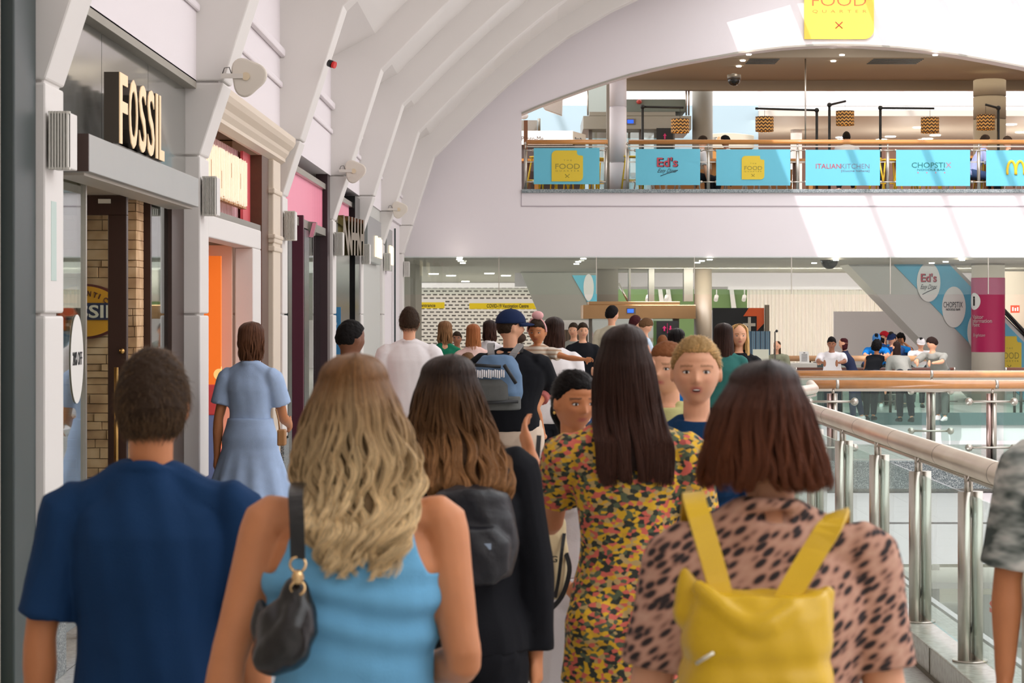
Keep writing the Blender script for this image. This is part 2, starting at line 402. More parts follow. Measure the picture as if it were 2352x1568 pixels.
# individual channel letters standing on the canopy
yl = 12.25; xs_ = []
LT = [('F',.24),('O',.27),('S',.23),('S',.23),('I',.07),('L',.18)]
y = 12.25
for n_, (ch, wd) in enumerate(LT):
    mb = MB(); X_ = -2.395
    text(mb, ch, wd, .40, (X_+.003, y, 2.815), (0,1,0), (0,0,1), .085, 0, bold=.012)
    o = mb.build('sign_letter', DARKS, None, label='tall bronze letter %s with pale face on the shop canopy, %s of the word' % (ch, ['first','second','third','fourth','fifth','last'][n_]), cat='sign letter', group='letters on the canopy')
    mb = MB(); text(mb, ch, wd, .40, (X_+.088, y, 2.815), (0,1,0), (0,0,1), .006, 0, bold=.012); mb.build('letter_face', BRASS, o)
    y += wd+.055
mb = MB(); mb.box(-2.40, -2.33, 12.2, 13.8, 2.80, 2.815); tag(mb.build('letter_rail', DARKS), 'thin dark rail under the bronze letters on the canopy', 'rail')
# shop window glass at the left, door and stone wall
mb = MB(); mb.box(-2.555, -2.545, a+.02, 12.44, 0.1, 2.6); struct('window_1', mb, SHOPG)
mb = MB(); mb.box(-2.58, -2.53, 12.43, 12.46, 0, 2.6); struct('trim_16', mb, STEEL)
mb = MB(); mb.prism([(.42*0+0.16*math.cos(t), .245*math.sin(t)) for t in [2*PI*k/40 for k in range(40)]], 0, .003, 'z')
o = MB(); o.prism([(12.235+.17*math.cos(2*PI*k/40), 1.60+.25*math.sin(2*PI*k/40)) for k in range(40)], -2.542, -2.539, 'x')
ov = o.build('window_sticker', mat('sticker_white', C8(236,232,226), .5)); tag(ov, 'white oval sale sticker on the shop window beside the door', 'sticker')
mb = MB(); text(mb, '20% OFF', .25, .075, (-2.539, 12.11, 1.565), (0,1,0), (0,0,1), .003);
mb.build('lettering', BLACKM, ov)
STONE = ramp_mat('split_stone', 'ShaderNodeTexBrick', [(0,C8(120,86,58)),(.12,C8(176,134,92)),(.5,C8(200,160,114)),(1,C8(222,186,140))], 1, .75, const=False, out='Color', mapping=((1,1,1),(PI/2,0,0)), bump=.5, Mortar=(0,0,0,1), Color1=(1,1,1,1), Color2=(.25,.25,.25,1), Brick_Width=.26, Row_Height=.062, Mortar_Size=.0035, Bias=-.1)
STONE.node_tree.nodes['Brick Texture'].offset = .37
mb = MB(); random.seed(3)
z = 0; 
while z < 2.6:
    h = random.choice([.045,.055,.062,.07]); x = -5.2
    while x < -2.57:
        w_ = random.uniform(.10,.26); x1 = min(x+w_, -2.565); d_ = random.uniform(0,.03)
        mb.box(x+.002, x1-.002, 14.22+d_, 14.5, z+.002, min(z+h-.002,2.6)); x = x1+.0001
    z += h
mb.box(-5.2, -2.58, 14.3, 14.6, 0, 2.6)
struct('wall_stone', mb, ramp_mat('rough_stone', 'ShaderNodeTexNoise', [(.25,C8(168,128,90)),(.5,C8(208,168,124)),(.75,C8(232,198,156))], 7, .8, const=False, bump=.6), .006)
sg = empty('wall_sign', (-2.93, 14.2, 1.85), 'round yellow and navy sign on the stone wall inside the shop', 'sign')
cx_, cz_ = -2.90, 1.87
def ovs(rx, rz, y0, y1, m, nm, zlo=-9, zhi=9):
    mb = MB(); P = []
    for k in range(64):
        t = 2*PI*k/64; P.append((cx_+rx*math.cos(t), cz_+max(zlo, min(zhi, rz*math.sin(t)))))
    mb.prism(P, y0, y1, 'y'); return mb.build(nm, m, sg)
ovs(.265,.18,14.17,14.215,mat('maroon_rim', C8(96,34,34), .5),'rim')
ovs(.245,.165,14.155,14.17,mat('sign_yellow', C8(232,164,36), .5),'face')
mb = MB(); mb.box(cx_-.245, cx_+.245, 14.145, 14.155, cz_-.055, cz_+.055); mb.build('band', mat('sign_navy', C8(34,44,78), .5), sg)
mb = MB(); text(mb, 'FOSSIL', .44, .085, (cx_-.22, 14.145, cz_-.043), (1,0,0), (0,0,1), .004, bold=.02); mb.build('lettering', mat('sign_cream', C8(238,228,206), .5), sg)
mb = MB()
for k, ch in enumerate('AUTHENTIC'):
    t = PI/2+(4-k)*.19; text(mb, ch, .026 if ch != 'I' else .008, .035, (cx_+.205*math.cos(t)-.013, 14.153, cz_+.125*math.sin(t)-.022), (math.sin(t)*1,0,-math.cos(t)), (math.cos(t)*.7,0,abs(math.sin(t))), .003, bold=.02)
mb.build('small_lettering', mat('sign_maroon', C8(96,44,36), .5), sg)
d = empty('shop_door', (-3.0, 13.7, 0), 'open dark brown framed glass shop door in front of the stone wall', 'door')
mb = MB(); z1 = ZZ(436,13.7); zi = ZZ(494,13.7)
xi = XX(249,13.7); xo = XX(292,13.7)
mb.box(-3.6, xo, 13.68, 13.74, zi, z1); mb.box(xi, xo, 13.68, 13.74, 0, zi); mb.box(-3.6, -3.45, 13.68, 13.74, 0, zi); mb.box(-3.45, xi, 13.68, 13.74, 0, .2)
mb.build('door_frame', BROWN, d, .004)
mb = MB(); mb.box(-3.45, xi, 13.705, 13.715, .2, zi); mb.build('pane', GLASSC, d)
mb = MB(); mb.tube([(XX(267,13.6),13.6,.62),(XX(267,13.6),13.6,1.52)], .014, 10); mb.ell((XX(279,13.65),13.66,1.62),(.018,.018,.018)); mb.build('handle', mat('brass', C8(190,150,90), .3, 1), d)
mb = MB(); mb.box(XX(226,13.67), XX(254,13.67), 13.66, 13.68, ZZ(467,13.67), ZZ(457,13.67)); mb.build('closer_plate', mat('plate_cream', C8(220,214,200), .4), d)
mb = MB(); mb.box(-2.553, -2.547, 14.62, 15.36, .1, 2.6); struct('window_2', mb, SHOPG)
mb = MB(); mb.box(-2.62, -2.52, 15.36, 15.9, 0, 2.62); mb.box(-2.58,-2.53,14.55,14.6,0,2.6); struct('trim_17', mb, BROWN)
mb = MB(); mb.box(-3.6, -2.56, 11.5, 15.8, 2.60, 2.68); struct('ceiling_entrance', mb, mat('entrance_soffit', C8(170,158,142), .5))
area_l = []
# --- louvred boxes, shield lamps on the pillars
def louvre(i, y, lab, k=1.0):
    e = empty('louvred_speaker', (XP+.07, y+.02, 2.57), lab, 'speaker', 'louvred speakers on the pillars')
    x0, x1 = XP+.012, XP+.118
    mb = MB(); mb.box(x0+.004, x1, y+.03, y+.19, 2.575, 2.855); mb.build('casing', WHITE, e, .006)
    mb = MB()
    for j in range(7): xx = x0+.008+j*(x1-x0-.02)/6; mb.box(xx-.0045, xx+.0045, y-.005, y+.03, 2.57, 2.86)
    mb.box(x0, x1, y, y+.028, 2.57, 2.582); mb.box(x0, x1, y, y+.028, 2.848, 2.86); mb.build('louvres', mat('louvre_white', C8(226,222,212), .5), e)
    mb = MB(); mb.box(x0+.004, x1-.004, y+.026, y+.031, 2.58, 2.85); mb.build('grille_back', mat('grille_dark', C8(80,80,74), .7), e)
    mb = MB(); mb.box(XP-.005, x0+.005, y+.06, y+.16, 2.62, 2.8); mb.build('bracket', WHITE, e)
wh = ['nearest, beside the dark letters of the canopy', 'on the pillar before the glowing window sign', 'on the pillar before the pink blinds', 'left of the tilted black letters', 'beside the grey sign box', 'on the next to last pillar', 'farthest, on the last pillar by the passage']
for i, y in enumerate(PILY): louvre(i, y, 'white louvred wall speaker, '+wh[i])
def shield(y, z, lab, px):
    c = Vector((XX(px, y), y-.12, z)); e = empty('shield_floodlight', c, lab, 'lamp', 'shield shaped lamps on the ribs')
    mb = MB(); P = []
    for k in range(36):
        t = 2*PI*k/36; r = .125*(1+.13*math.cos(3*(t-PI/2)+PI)); P.append((r*math.cos(t-.35), r*1.08*math.sin(t-.35)))
    mb.prism([(c.x+p[0], c.z+p[1]) for p in P], c.y, c.y+.05, 'y'); mb.build('head', mat('lamp_cream', C8(226,216,202), .5), e, .012)
    mb = MB(); mb.tube([(c.x-.01,c.y-.004,c.z),(c.x-.01,c.y-.012,c.z)], .03, 16); mb.build('hub', mat('hub_cream', C8(226,206,174), .5), e)
    mb = MB(); mb.box(c.x-.19, c.x-.03, c.y-.014, c.y-.002, c.z-.015, c.z+.02); mb.build('arm', mat('arm_cream', C8(222,214,204), .5), e); mb = MB(); mb.tube([(c.x-.18,c.y,c.z+.02),(c.x-.165,c.y-.01,c.z+.06),(c.x-.13,c.y-.01,c.z+.065),(c.x-.115,c.y,c.z+.02)], .004, 6); mb.build('cable', STEELD, e)
shield(15.9, 3.575, 'cream shield shaped floodlight on the second pillar, above the shop cornice', 573)
shield(26.7, 3.60, 'small cream shield shaped floodlight on the rib above the pink blinds', 816)
shield(35.8, 3.57, 'faint distant shield shaped floodlight near the end of the row', 918)
e = empty('warning_beacon', (XX(762,21.1), 21.1, 4.25), 'small black and red beacon on the underside of a white rib', 'beacon')
mb = MB(); mb.tube([(XX(755,21.1),21.12,ZZ(144,21.1)),(XX(764,21.1),21.1,ZZ(148,21.1))], .036, 16); mb.build('housing', BLACK, e)
mb = MB(); mb.tube([(XX(764,21.1),21.1,ZZ(148,21.1)),(XX(770,21.1),21.09,ZZ(150,21.1))], .034, 16); mb.build('lens', mat('beacon_red', C8(214,34,30), .3), e)
for (px, py, dd) in ((911,118,30.9),(952,219,35.4),(984,289,41.2),(1266,30,41.4)):
    mb = MB(); c = PX(px, py, dd); mb.tube([c+Vector((-.035,0,.02)), c+Vector((0,-.01,.03)), c+Vector((.03,0,0)), c+Vector((0,0,-.03))], .008, 6)
    mb.ell(c+Vector((0,0,-.03)), (.022,.022,.03))
    tag(mb.build('spotlight', mat('spot_chrome', C8(170,160,146), .3, .8)), 'tiny spotlight clipped to the %s rib edge' % {911:'nearer vault', 952:'middle vault', 984:'last vault', 1266:'far upper vault'}[px], 'spotlight', 'tiny spotlights on the ribs')
# --- bay 2: classical shop with glowing letters
a, b = PILY[1]+PT, PILY[2]
mb = MB(); prof = [(XF,3.56),(-2.27,3.56),(-2.27,3.51),(-2.29,3.47),(-2.33,3.43),(-2.34,3.40),(-2.37,3.36),(-2.37,3.33),(-2.43,3.30),(-2.46,3.30),(-2.5,3.56)]
mb.prism([(p[0], p[1]) for p in prof], a-.0, b-.06, 'y'); struct('trim_18', mb, CREAM)
mb = MB()
mb.box(-2.52, -2.385, 20.35, 20.9, 0, 3.3)
for z in (2.98, 2.52, 2.44): mb.box(-2.53, -2.37, 20.3, 20.94, z, z+.05)
mb.box(-2.53,-2.36,20.28,20.96,2.56,2.60)
struct('pilaster', mb, CREAM, .012)
PINKSTR = ramp_mat('striped_curtain', 'ShaderNodeTexWave', [(0,C8(222,170,176)),(.5,C8(240,214,210)),(1,C8(226,180,184))], 1.6, .7, const=False, mapping=((1,1,1),(0,0,PI/2)))
mb = MB()
for k in range(70): y0 = a+k*(19.9-a)/70; mb.box(-2.60, -2.595+.012*(k%2), y0, y0+(19.9-a)/70, 2.66, 3.3)
tag(mb.build('window_curtain', PINKSTR), 'pale pink striped curtain behind the glowing letters', 'curtain')
GSIGN = mat('glowing_cream', C8(236,214,186), .5, emit=(1,.84,.66), es=.42)
e = empty('glowing_sign', (-2.5, 17.8, 2.76), 'glowing cream sign of tall gold edged letters in the pink shop window', 'sign')
mb = MB(); yy = 16.45
for k in range(9):
    for q in range(6): mb.box(-2.50, -2.462+.006*(q%2), yy+q*.042, yy+q*.042+.036, 2.78+.012*((q+k)%3), 3.18-.01*((q*k)%3))
    yy += .285
mb.build('letters', GSIGN, e)
mb = MB(); yy = 16.45
for k in range(9):
    mb.box(-2.505, -2.458, yy+.25, yy+.262, 2.80, 3.16)
    if k%2: mb.box(-2.464, -2.458, yy+.1, yy+.13, 2.86+.06*(k%3), 3.0+.05*(k%3))
    mb.box(-2.51, -2.462, yy, yy+.25, 2.765, 2.785); yy += .285
mb.build('gold_edges', mat('gold', C8(214,150,60), .3, .8), e)
mb = MB(); mb.box(-2.56, -2.44, a, 20.3, 2.60, 2.66); struct('trim_19', mb, GREYM)
mb = MB(); yj = 19.5
mb.box(-2.56, -2.40, a, yj, 2.43, 2.6); mb.box(-2.56, -2.40, 18.95, yj, 0, 2.43); struct('trim_20', mb, WHITE, .01)
mb = MB(); mb.box(-2.56,-2.535,19.3,19.8,0,3.3); struct('trim_21', mb, mat('coral_strip', C8(226,92,98), .5))
mb = MB(); mb.box(-2.56,-2.43,19.8,20.3,0,3.3); struct('trim_22', mb, DKWOOD)
# warm lit doorway interior
mb = MB(); mb.box(-2.95, -2.58, 18.9, 18.95, 0, 2.45); struct('wall_doorway', mb, mat('peach_wall', C8(240,206,184), .6))
ORNG = ramp_mat('orange_bubbles', 'ShaderNodeTexVoronoi', [(0,C8(255,212,130)),(.22,C8(246,120,40)),(1,C8(236,86,30))], 3.2, .5, const=True, out='Distance', emit=.55)
mb = MB(); mb.box(-4.2, XX(507,18.6), 18.6, 18.66, 0, 2.35); tag(mb.build('display_board', ORNG), 'orange display panel with pale round shapes inside the doorway', 'display panel')
e = empty('sandwich_board', (-2.5, 17.1, 0), 'coral red a-board sign standing in the shop doorway', 'sign')
RED = mat('coral_red', C8(244,86,84), .45)
x0, x1 = -2.92, XX(508,17.1)
mb = MB(); mb.box(x0, x0+.03, 17.08, 17.12, 0, 1.28); mb.box(x1-.03, x1, 17.08, 17.12, 0, 1.28); mb.box(x0, x1, 17.08, 17.12, 1.06, 1.3); mb.box(x0,x1,17.08,17.12,.1,.14); mb.build('frame', RED, e, .01)
mb = MB(); mb.box(x0+.03, x1-.03, 17.09, 17.11, .14, 1.06); mb.build('poster', mat('poster_blue', C8(132,150,200), .4), e)
mb = MB()
mb.tube([(x0+.05,17.12,1.25),(x0+.02,17.5,0)], .012, 6); mb.tube([(x1-.05,17.12,1.25),(x1-.02,17.5,0)], .012, 6); mb.build('back_legs', RED, e)
# --- bay 3: pink blinds
PINK = ramp_mat('pink_blind', 'ShaderNodeTexWave', [(0,C8(206,100,126)),(.16,C8(240,142,164)),(.6,C8(248,164,184)),(1,C8(238,140,162))], 2.4, .6, const=False, bands_direction='Y', wave_profile='SAW')  # dark end of each stripe paints the shade between slats
def blinds(y0, y1, z0, z1, lab):
    e = empty('vertical_blind', (-2.5, y0, z0), lab, 'blind', 'pink vertical blinds')
    mb = MB(); n = int((y1-y0)/.13)
    for k in range(n):
        ya = y0+k*(y1-y0)/n; mb.prism([(-2.525, ya), (-2.50, ya+.12), (-2.504, ya+.122), (-2.529, ya+.002)], z0, z1, 'z')
    mb.build('slats', PINK, e)
    mb = MB(); mb.box(-2.54, -2.46, y0, y1, z1, z1+.07); mb.build('head_rail', STEEL, e, .004)
a, b = PILY[2]+PT, PILY[3]
blinds(a+.02, b-.35, 2.89, 3.36, 'nearer pink vertical blind above the glass shopfront')
mb = MB(); mb.box(-2.58, -2.44, b-.34, b-.02, 0, 3.55); struct('trim_23', mb, mat('dark_maroon_frame', C8(52,30,36), .35))
mb = MB(); mb.box(-2.62, -2.46, a, b-.34, 2.80, 2.89); struct('trim_24', mb, GREYM)
mb = MB(); mb.box(-2.535, -2.525, a, b-.34, .1, 2.80); struct('window_3', mb, SHOPG)
mb = MB(); mb.box(-2.60,-2.45,22.15,22.5,0,2.8); mb.box(-2.60,-2.45,23.75,24.25,0,2.78); struct('trim_25', mb, mat('dark_mullion', C8(52,60,60), .25))
mb = MB(); mb.box(-2.62, XX(697,23.3), 23.28, 23.36, 0, ZZ(494,23.3)); tag(mb.build('banner_post', mat('maroon', C8(84,22,44), .45), None, .004), 'tall maroon panel standing edge on at the pink blind shopfront', 'panel')
e = empty('wall_bracket_sign', (-2.45, 24.6, 2.7), 'small grey and pink bracket sign beside the maroon panel', 'sign')
mb = MB(); mb.prism([(XX(702,24.3),ZZ(508,24.3)),(XX(727,24.3),ZZ(510,24.3)),(XX(722,24.3),ZZ(540,24.3)),(XX(712,24.3),ZZ(546,24.3)),(XX(700,24.3),ZZ(544,24.3))], 24.3, 24.4, 'y'); mb.build('body', GREYM, e, .004)
mb = MB(); mb.prism([(XX(718,24.29),ZZ(512,24.3)),(XX(727,24.3),ZZ(511,24.3)),(XX(719,24.3),ZZ(545,24.3)),(XX(710,24.3),ZZ(544,24.3))], 24.28, 24.30, 'y'); mb.build('face', PINK, e)
# --- bay 4: black shop with tilted letters
a, b = PILY[3]+PT, PILY[4]
blinds(a+.02, b-.45, 3.12, 3.34, 'farther pink vertical blind over the black shopfront')
mb = MB(); mb.box(-2.56, -2.40, a, b-.15, 3.0, 3.1); struct('trim_26', mb, GREYM)
mb = MB(); mb.box(-2.60, -2.44, a, 29.6, 0, 2.72); mb.box(-2.6,-2.42,30.3,b-.05,0,3.5); mb.box(-2.75,-2.6,a,b,0,3.55); struct('wall_black', mb, BLACK)
mb = MB(); mb.box(-2.54, -2.5, 29.6, 30.3, 0, 3.0); struct('window_4', mb, mat('smoky_pane', C8(96,92,82), .1))
mb = MB(); mb.box(-2.54,-2.43,a,b-.15,2.72,3.0); struct('trim_27', mb, mat('pale_sign_backing', C8(188,188,180), .35, .3))
CHR = mat('dark_chrome', C8(120,108,70), .15, 1)
for k, ch in enumerate('NNHHNH'):
    y0 = 27.3+k*.5; mb = MB()
    text(mb, ch, .34, .50, (-2.40, y0, 2.60+.012*k), (.15,1,0), (0,.12,1), .07, bold=.03)
    tag(mb.build('sign_letter', CHR), 'dark chrome block letter on the black shopfront, %s from the near end' % ['first','second','third','fourth','fifth','sixth'][k], 'sign letter', 'dark chrome shop letters')
e = empty('poster', (XX(771,26.95), 26.95, 1.3), 'blue poster with pale lettering at the black shopfront', 'poster')
mb = MB(); mb.box(XX(759,27.3), XX(783,27.3), 27.28, 27.3, 1.35, ZZ(705,27.3)); mb.build('sheet', mat('poster_teal', C8(52,128,176), .5), e)
mb = MB(); text(mb, 'nt', .05, .03, (XX(766,27.3), 27.279, 1.72), (1,0,0), (0,0,1), .002); text(mb, '2', .03, .04, (XX(770,27.3), 27.279, 1.5), (1,0,0), (0,0,1), .002); mb.build('lettering', WHITE, e)
# --- bay 5 and 6
GP = mat('grey_sign_panel', C8(150,154,152), .3, .4)
a, b = PILY[4]+PT, PILY[5]
mb = MB(); mb.box(-2.56, -2.45, a, b, 0, 3.55); struct('wall_grey', mb, mat('pale_grey_wall', C8(202,202,196), .5))
mb = MB(); mb.box(-2.449,-2.43,a,31.9,2.6,3.5); struct('trim_28', mb, BLACKM)
def boxsign(y0, y1, z0, z1, l0, l1, lab):
    e = empty('box_sign', (-2.4, y0, z0), lab, 'sign')
    mb = MB(); mb.box(-2.45, -2.37, y0, y1, z0, z1); mb.build('box', GP, e, .005)
    mb = MB(); n = 5
    for k in range(n):
        ya = l0+k*(l1-l0)/n; w_ = (l1-l0)/n*.75; mb.box(-2.37, -2.34, ya, ya+w_, z0+.1+.02*(k%2), z0+.42-.02*(k%3)); 
    mb.build('letters', WARM, e)
boxsign(32.0, 34.9, 2.64, 3.32, 33.5, 34.8, 'large grey box sign with warm lit letters high on the grey wall')
a, b = PILY[5]+PT, PILY[6]
mb = MB(); mb.box(-2.56, -2.47, 37.2, b, 0, 3.55); struct('wall_white', mb, WHITE2)
mb = MB(); mb.box(-2.53,-2.52,a,37.2,0,3.5); struct('window_5', mb, SHOPG)
boxsign(36.3, 37.8, 2.6, 3.3, 36.9, 37.7, 'smaller farther box sign with warm lit letters')
mb = MB(); c = XX(905,39.2); mb.box(c, c+.03, 39.2, 39.25, 0, 3.4); struct('trim_29', mb, DKGREY)
for (y, zz, cc, e_) in ((13, 2.4, (1,.85,.65), 25), (18.2, 2.3, (1,.62,.35), 22), (24, 2.6, (1,.9,.8), 14)):
    l = bpy.data.lights.new('shop_lamp', 'POINT'); l.energy = e_; l.color = cc; l.shadow_soft_size = .2; o = bpy.data.objects.new('shop_lamp', l); COL.objects.link(o); o.location = (-4.6 if y>14 else -4.4, y, zz)
mb = MB(); mb.box(XP-.001, XP+.002, PILY[0]+.12, PILY[0]+.24, 2.02, 2.42)
tag(mb.build('notice', mat('notice_green', C8(196,214,206), .5)), 'pale green notice on the side of the first pillar', 'notice')
ORDS = ['first','second','third','fourth','fifth','sixth','seventh','eighth','ninth','tenth','eleventh','twelfth','thirteenth','fourteenth','fifteenth']
# ================================================================ NEAR BALUSTRADE
XR = 2.147
PRAIL = ramp_mat('satin_handrail', 'ShaderNodeTexNoise', [(.3,C8(228,212,196)),(.7,C8(240,226,210))], 3, .33, const=False, metal=.6)
pyl = [7.9, 9.25, 10.63, 12.0, 13.4, 14.9, 16.4, 17.9, 19.4]
hr = empty('steel_handrail', (XR, 6, .154), 'thick satin metal handrail over the near glass balustrade', 'handrail')
path = [(XR,6.0,1.12),(XR,19.5,1.12),(2.22,20.6,1.11),(2.5,21.8,1.08),(2.95,23.4,1.03),(3.3,25.2,.99),(3.48,26.9,.985)]
mb = MB(); mb.tube([(p[0], p[1], p[2]) for p in path], .056, 24); mb.build('rail', PRAIL, hr)
for y in [8.6, 9.95, 11.3, 12.7, 14.1, 15.6, 17.2]: mb = MB(); mb.tube([(XR, y, 1.12), (XR, y+.006, 1.12)], .0568, 24); mb.build('joint_ring', mat('rail_joint', C8(120,100,84), .5), hr)
mb = MB(); mb.tube([(p[0]+.02, p[1], p[2]-.075) for p in path], .012, 10); mb.build('under_bar', STEEL, hr)
for i, y in enumerate(pyl):
    e = empty('balustrade_post', (XR, y, .154), 'twin steel post of the near balustrade, '+['out at the right edge','tall, at the right edge','second complete one from the right edge','third from the right edge','fourth, beside the leopard print shoulder','fifth, just right of the bob haircut','sixth, behind the bob haircut','seventh, behind the bob haircut','last before the rail bends'][i], 'post', 'twin posts of the near balustrade')
    for k, (dx, dy, r) in enumerate(((-.022, 0, .031), (.045, .03, .031))):
        mb = MB(); mb.tube([(XR+dx, y+dy, .16), (XR+dx, y+dy, .985)], r, 20); mb.build('pole', STEEL, e)
        mb = MB(); mb.tube([(XR+dx*.4, y+dy+.01, .98), (XR+dx*.4, y+dy+.01, 1.08)], .011, 10); mb.build('rod', STEEL, e)
    mb = MB(); mb.tube([(XR+.01, y+.02, .154), (XR+.01, y+.02, .164)], .085, 28); mb.build('base_plate', STEEL, e)
    for z in (.30, .90):
        mb = MB(); mb.tube([(XR+.0, y+.05, z), (XR+.045, y+.05, z)], .026, 16); mb.tube([(XR-.004, y+.05, z), (XR+.002, y+.05, z)], .03, 16, 0); mb.build('clamp', STEEL, e)
for i in range(len(pyl)-1):
    mb = MB(); mb.box(XR+.012, XR+.024, pyl[i]+.04, pyl[i+1]-.0, .20, .965)
    tag(mb.build('glass_panel', GLASS), 'clear glass balustrade panel of the near rail, '+['at the right frame edge','between the first and second tall posts','right of the leopard print shoulder','behind the leopard print shoulder','behind the bob haircut','hidden beyond the bob haircut','next to last of the near rail','farthest of the near rail'][i], 'glass panel', 'glass panels of the near balustrade')
# ---------------- wood rails on the bridge
STPOST = mat('rosy_steel_post', C8(186,160,154), .28, .9)
def bridge_rail(y, z, x0, x1, posts, lab, pl, joints, r=.056, zb=0, ztop=.87):
    e = empty('wood_handrail', ((x0+x1)/2, y, zb), lab, 'handrail', 'wooden handrails over the bridge')
    mb = MB(); mb.tube([(x0,y,z),(x1,y,z)], r, 24); mb.build('rail', WOOD, e)
    mb = MB(); mb.box(x0, x1, y-.012, y+.012, z-r-.03, z-r+.004); mb.build('under_bar', STEEL, e)
    for xj in joints:
        mb = MB(); mb.tube([(xj-.02,y,z),(xj+.02,y,z)], r+.002, 24); mb.build('collar', STEEL, e)
    for i, xp in enumerate(posts):
        pe = empty('bridge_post', (xp, y, zb), pl+(', '+('left one','right one')[i] if len(posts) > 1 else ''), 'post', 'posts of the bridge rails')
        mb = MB(); mb.tube([(xp-.045,y,zb),(xp-.045,y,zb+ztop)], .032, 16); mb.build('pole', STPOST, pe)
        mb = MB(); mb.tube([(xp+.02,y,zb),(xp+.02,y,zb+ztop)], .034, 16); mb.build('pole', STEEL, pe)
        mb = MB(); mb.tube([(xp,y,zb+ztop),(xp,y,z-r)], .02, 10); mb.build('rod', STEEL, pe)
        for zc in (zb+ztop-.10, zb+.2):
            mb = MB(); mb.tube([(xp-.30,y-.04,zc),(xp+.26,y-.04,zc)], .016, 8); mb.ell((xp-.30,y-.04,zc),(.05,.05,.05)); mb.ell((xp+.26,y-.04,zc),(.05,.05,.05)); mb.build('clamp_arm', STEEL, pe)
    xs = [x0-.3]+list(posts)+[x1+1.2]
    for i in range(len(xs)-1):
        mb = MB(); mb.box(xs[i]+.14, xs[i+1]-.14, y-.006, y+.006, zb+.06, zb+ztop)
        tag(mb.build('glass_panel', GLASS), lab.split(',')[0]+', its glass panel '+['on the left','in the middle','on the right','farther right'][min(i,3)], 'glass panel', 'glass panels of the bridge rails')
Y1 = 27.02; Y2 = 30.9
x1a = XX(1919,Y1); x1b = XX(2285,Y1)
bridge_rail(Y1, ZZ(882.5,Y1), 3.5, 7.4, [x1a-.03, x1b-.03], 'near wooden handrail across the bridge', 'steel post under the near wooden bridge rail', [x1a+.02, x1b+.02])
COL.objects[-1]
pl2 = [XX(2140,Y2)]
bridge_rail(Y2, ZZ(859,Y2), 3.6, 8.0, pl2, 'rear wooden handrail across the bridge', 'steel post under the rear wooden bridge rail', [XX(2139,Y2)], .053, ztop=.86)
# far edge rail (brown) and the rail behind the crowd
Y3 = 38.95
def plain_rail(y, z, x0, x1, r, m, lab, px, zb, glass=1):
    e = empty('far_handrail', (x0, y, zb), lab, 'handrail')
    mb = MB(); mb.tube([(x0,y,z),(x1,y,z)], r, 16); mb.build('rail', m, e)
    mb = MB(); mb.tube([(x0-.03,y,z),(x0,y,z)], r+.004, 16); mb.tube([(x1,y,z),(x1+.03,y,z)], r+.004, 16); mb.build('end_cap', STEEL, e)
    for p in px:
        mb = MB(); mb.tube([(XX(p,y),y,zb),(XX(p,y),y,z-r+.004)], .026, 10); mb.tube([(XX(p,y)-.16,y-.03,zb+.3),(XX(p,y)+.16,y-.03,zb+.3)], .012, 6); mb.tube([(XX(p,y)-.16,y-.03,z-.18),(XX(p,y)+.16,y-.03,z-.18)], .012, 6); mb.build('post', STEELD, e)
    if glass:
        mb = MB(); mb.box(x0, x1, y-.005, y+.005, zb+.06, z-.12); mb.build('glass', GLASS, e)
plain_rail(Y3, ZZ(848,Y3), XX(1830,Y3), XX(2190,Y3), .035, mat('brown_rail', C8(96,60,48), .35), 'brown rail on the far edge that people lean on', [1932,2045,2160,2178], .0)
plain_rail(Y3, ZZ(848,Y3), XX(2312,Y3), XX(2560,Y3), .035, MATS['brown_rail'], 'short brown rail on the far edge right of the maroon column', [2330,2345], .0)
plain_rail(42.2, ZZ(823,42.2), XX(1780,42.2), XX(2150,42.2), .055, mat('light_wood', C8(206,156,112), .4), 'pale wooden rail behind the leaning crowd', [1860,2058], .0)
# reception counter
e = empty('reception_counter', (XX(1850,41.2), 41.2, 0), 'long grey counter beyond the bridge with papers on top', 'counter')
mb = MB(); mb.box(XX(1800,41.2), XX(1874,41.2), 41.0, 41.6, 0, ZZ(834,41)); mb.build('body', mat('counter_grey', C8(190,184,174), .5), e, .01)
mb = MB(); mb.box(XX(1874,41.2), XX(1890,41.2), 41.0, 41.6, 0, ZZ(832,41)); mb.build('end_panel', DKGREY, e)
mb = MB(); x = XX(1838,41); mb.prism([(x,ZZ(834,41)),(XX(1860,41),ZZ(834,41)),(XX(1858,41),ZZ(807,41)),(x-.01,ZZ(807,41))], 41.05, 41.07, 'y'); mb.box(x,x+.16,41.07,41.2,ZZ(834,41),ZZ(833,41)); o = mb.build('notice_stand', mat('paper', C8(232,228,222), .6)); tag(o, 'white printed notice standing on the grey counter', 'notice')
mb = MB()
for k in range(6): mb.box(x+.03, x+.14, 41.045, 41.05, ZZ(828-3*k,41), ZZ(829.2-3*k,41))
mb.box(x+.065,x+.10,41.045,41.05,ZZ(811,41),ZZ(809,41)); mb.build('print', mat('ink_grey', C8(120,116,116), .7), o)
mb = MB(); c = PX(1746,820,30); mb.box(c.x-.1, c.x+.12, 30, 30.02, ZZ(840,30), ZZ(802,30)); tag(mb.build('leaflet_holder', mat('leaflet', C8(206,206,186), .5)), 'leaflet holder with pale green leaflets near the blonde woman', 'leaflet holder')
mb = MB(); mb.box(c.x-.25, c.x+.3, 29.95, 30.4, 0, ZZ(840,30)); tag(mb.build('leaflet_plinth', WHITE), 'white plinth under the leaflet holder', 'plinth')
e = empty('microphone_stand', (XX(1780,38), 38, 0), 'thin dark stand with a bent top beside the curtain', 'stand')
mb = MB(); mb.tube([(XX(1780,38),38,0),(XX(1780,38),38,ZZ(762,38)),(XX(1784,38),38,ZZ(759,38))], .012, 8); mb.build('pole', STEELD, e)
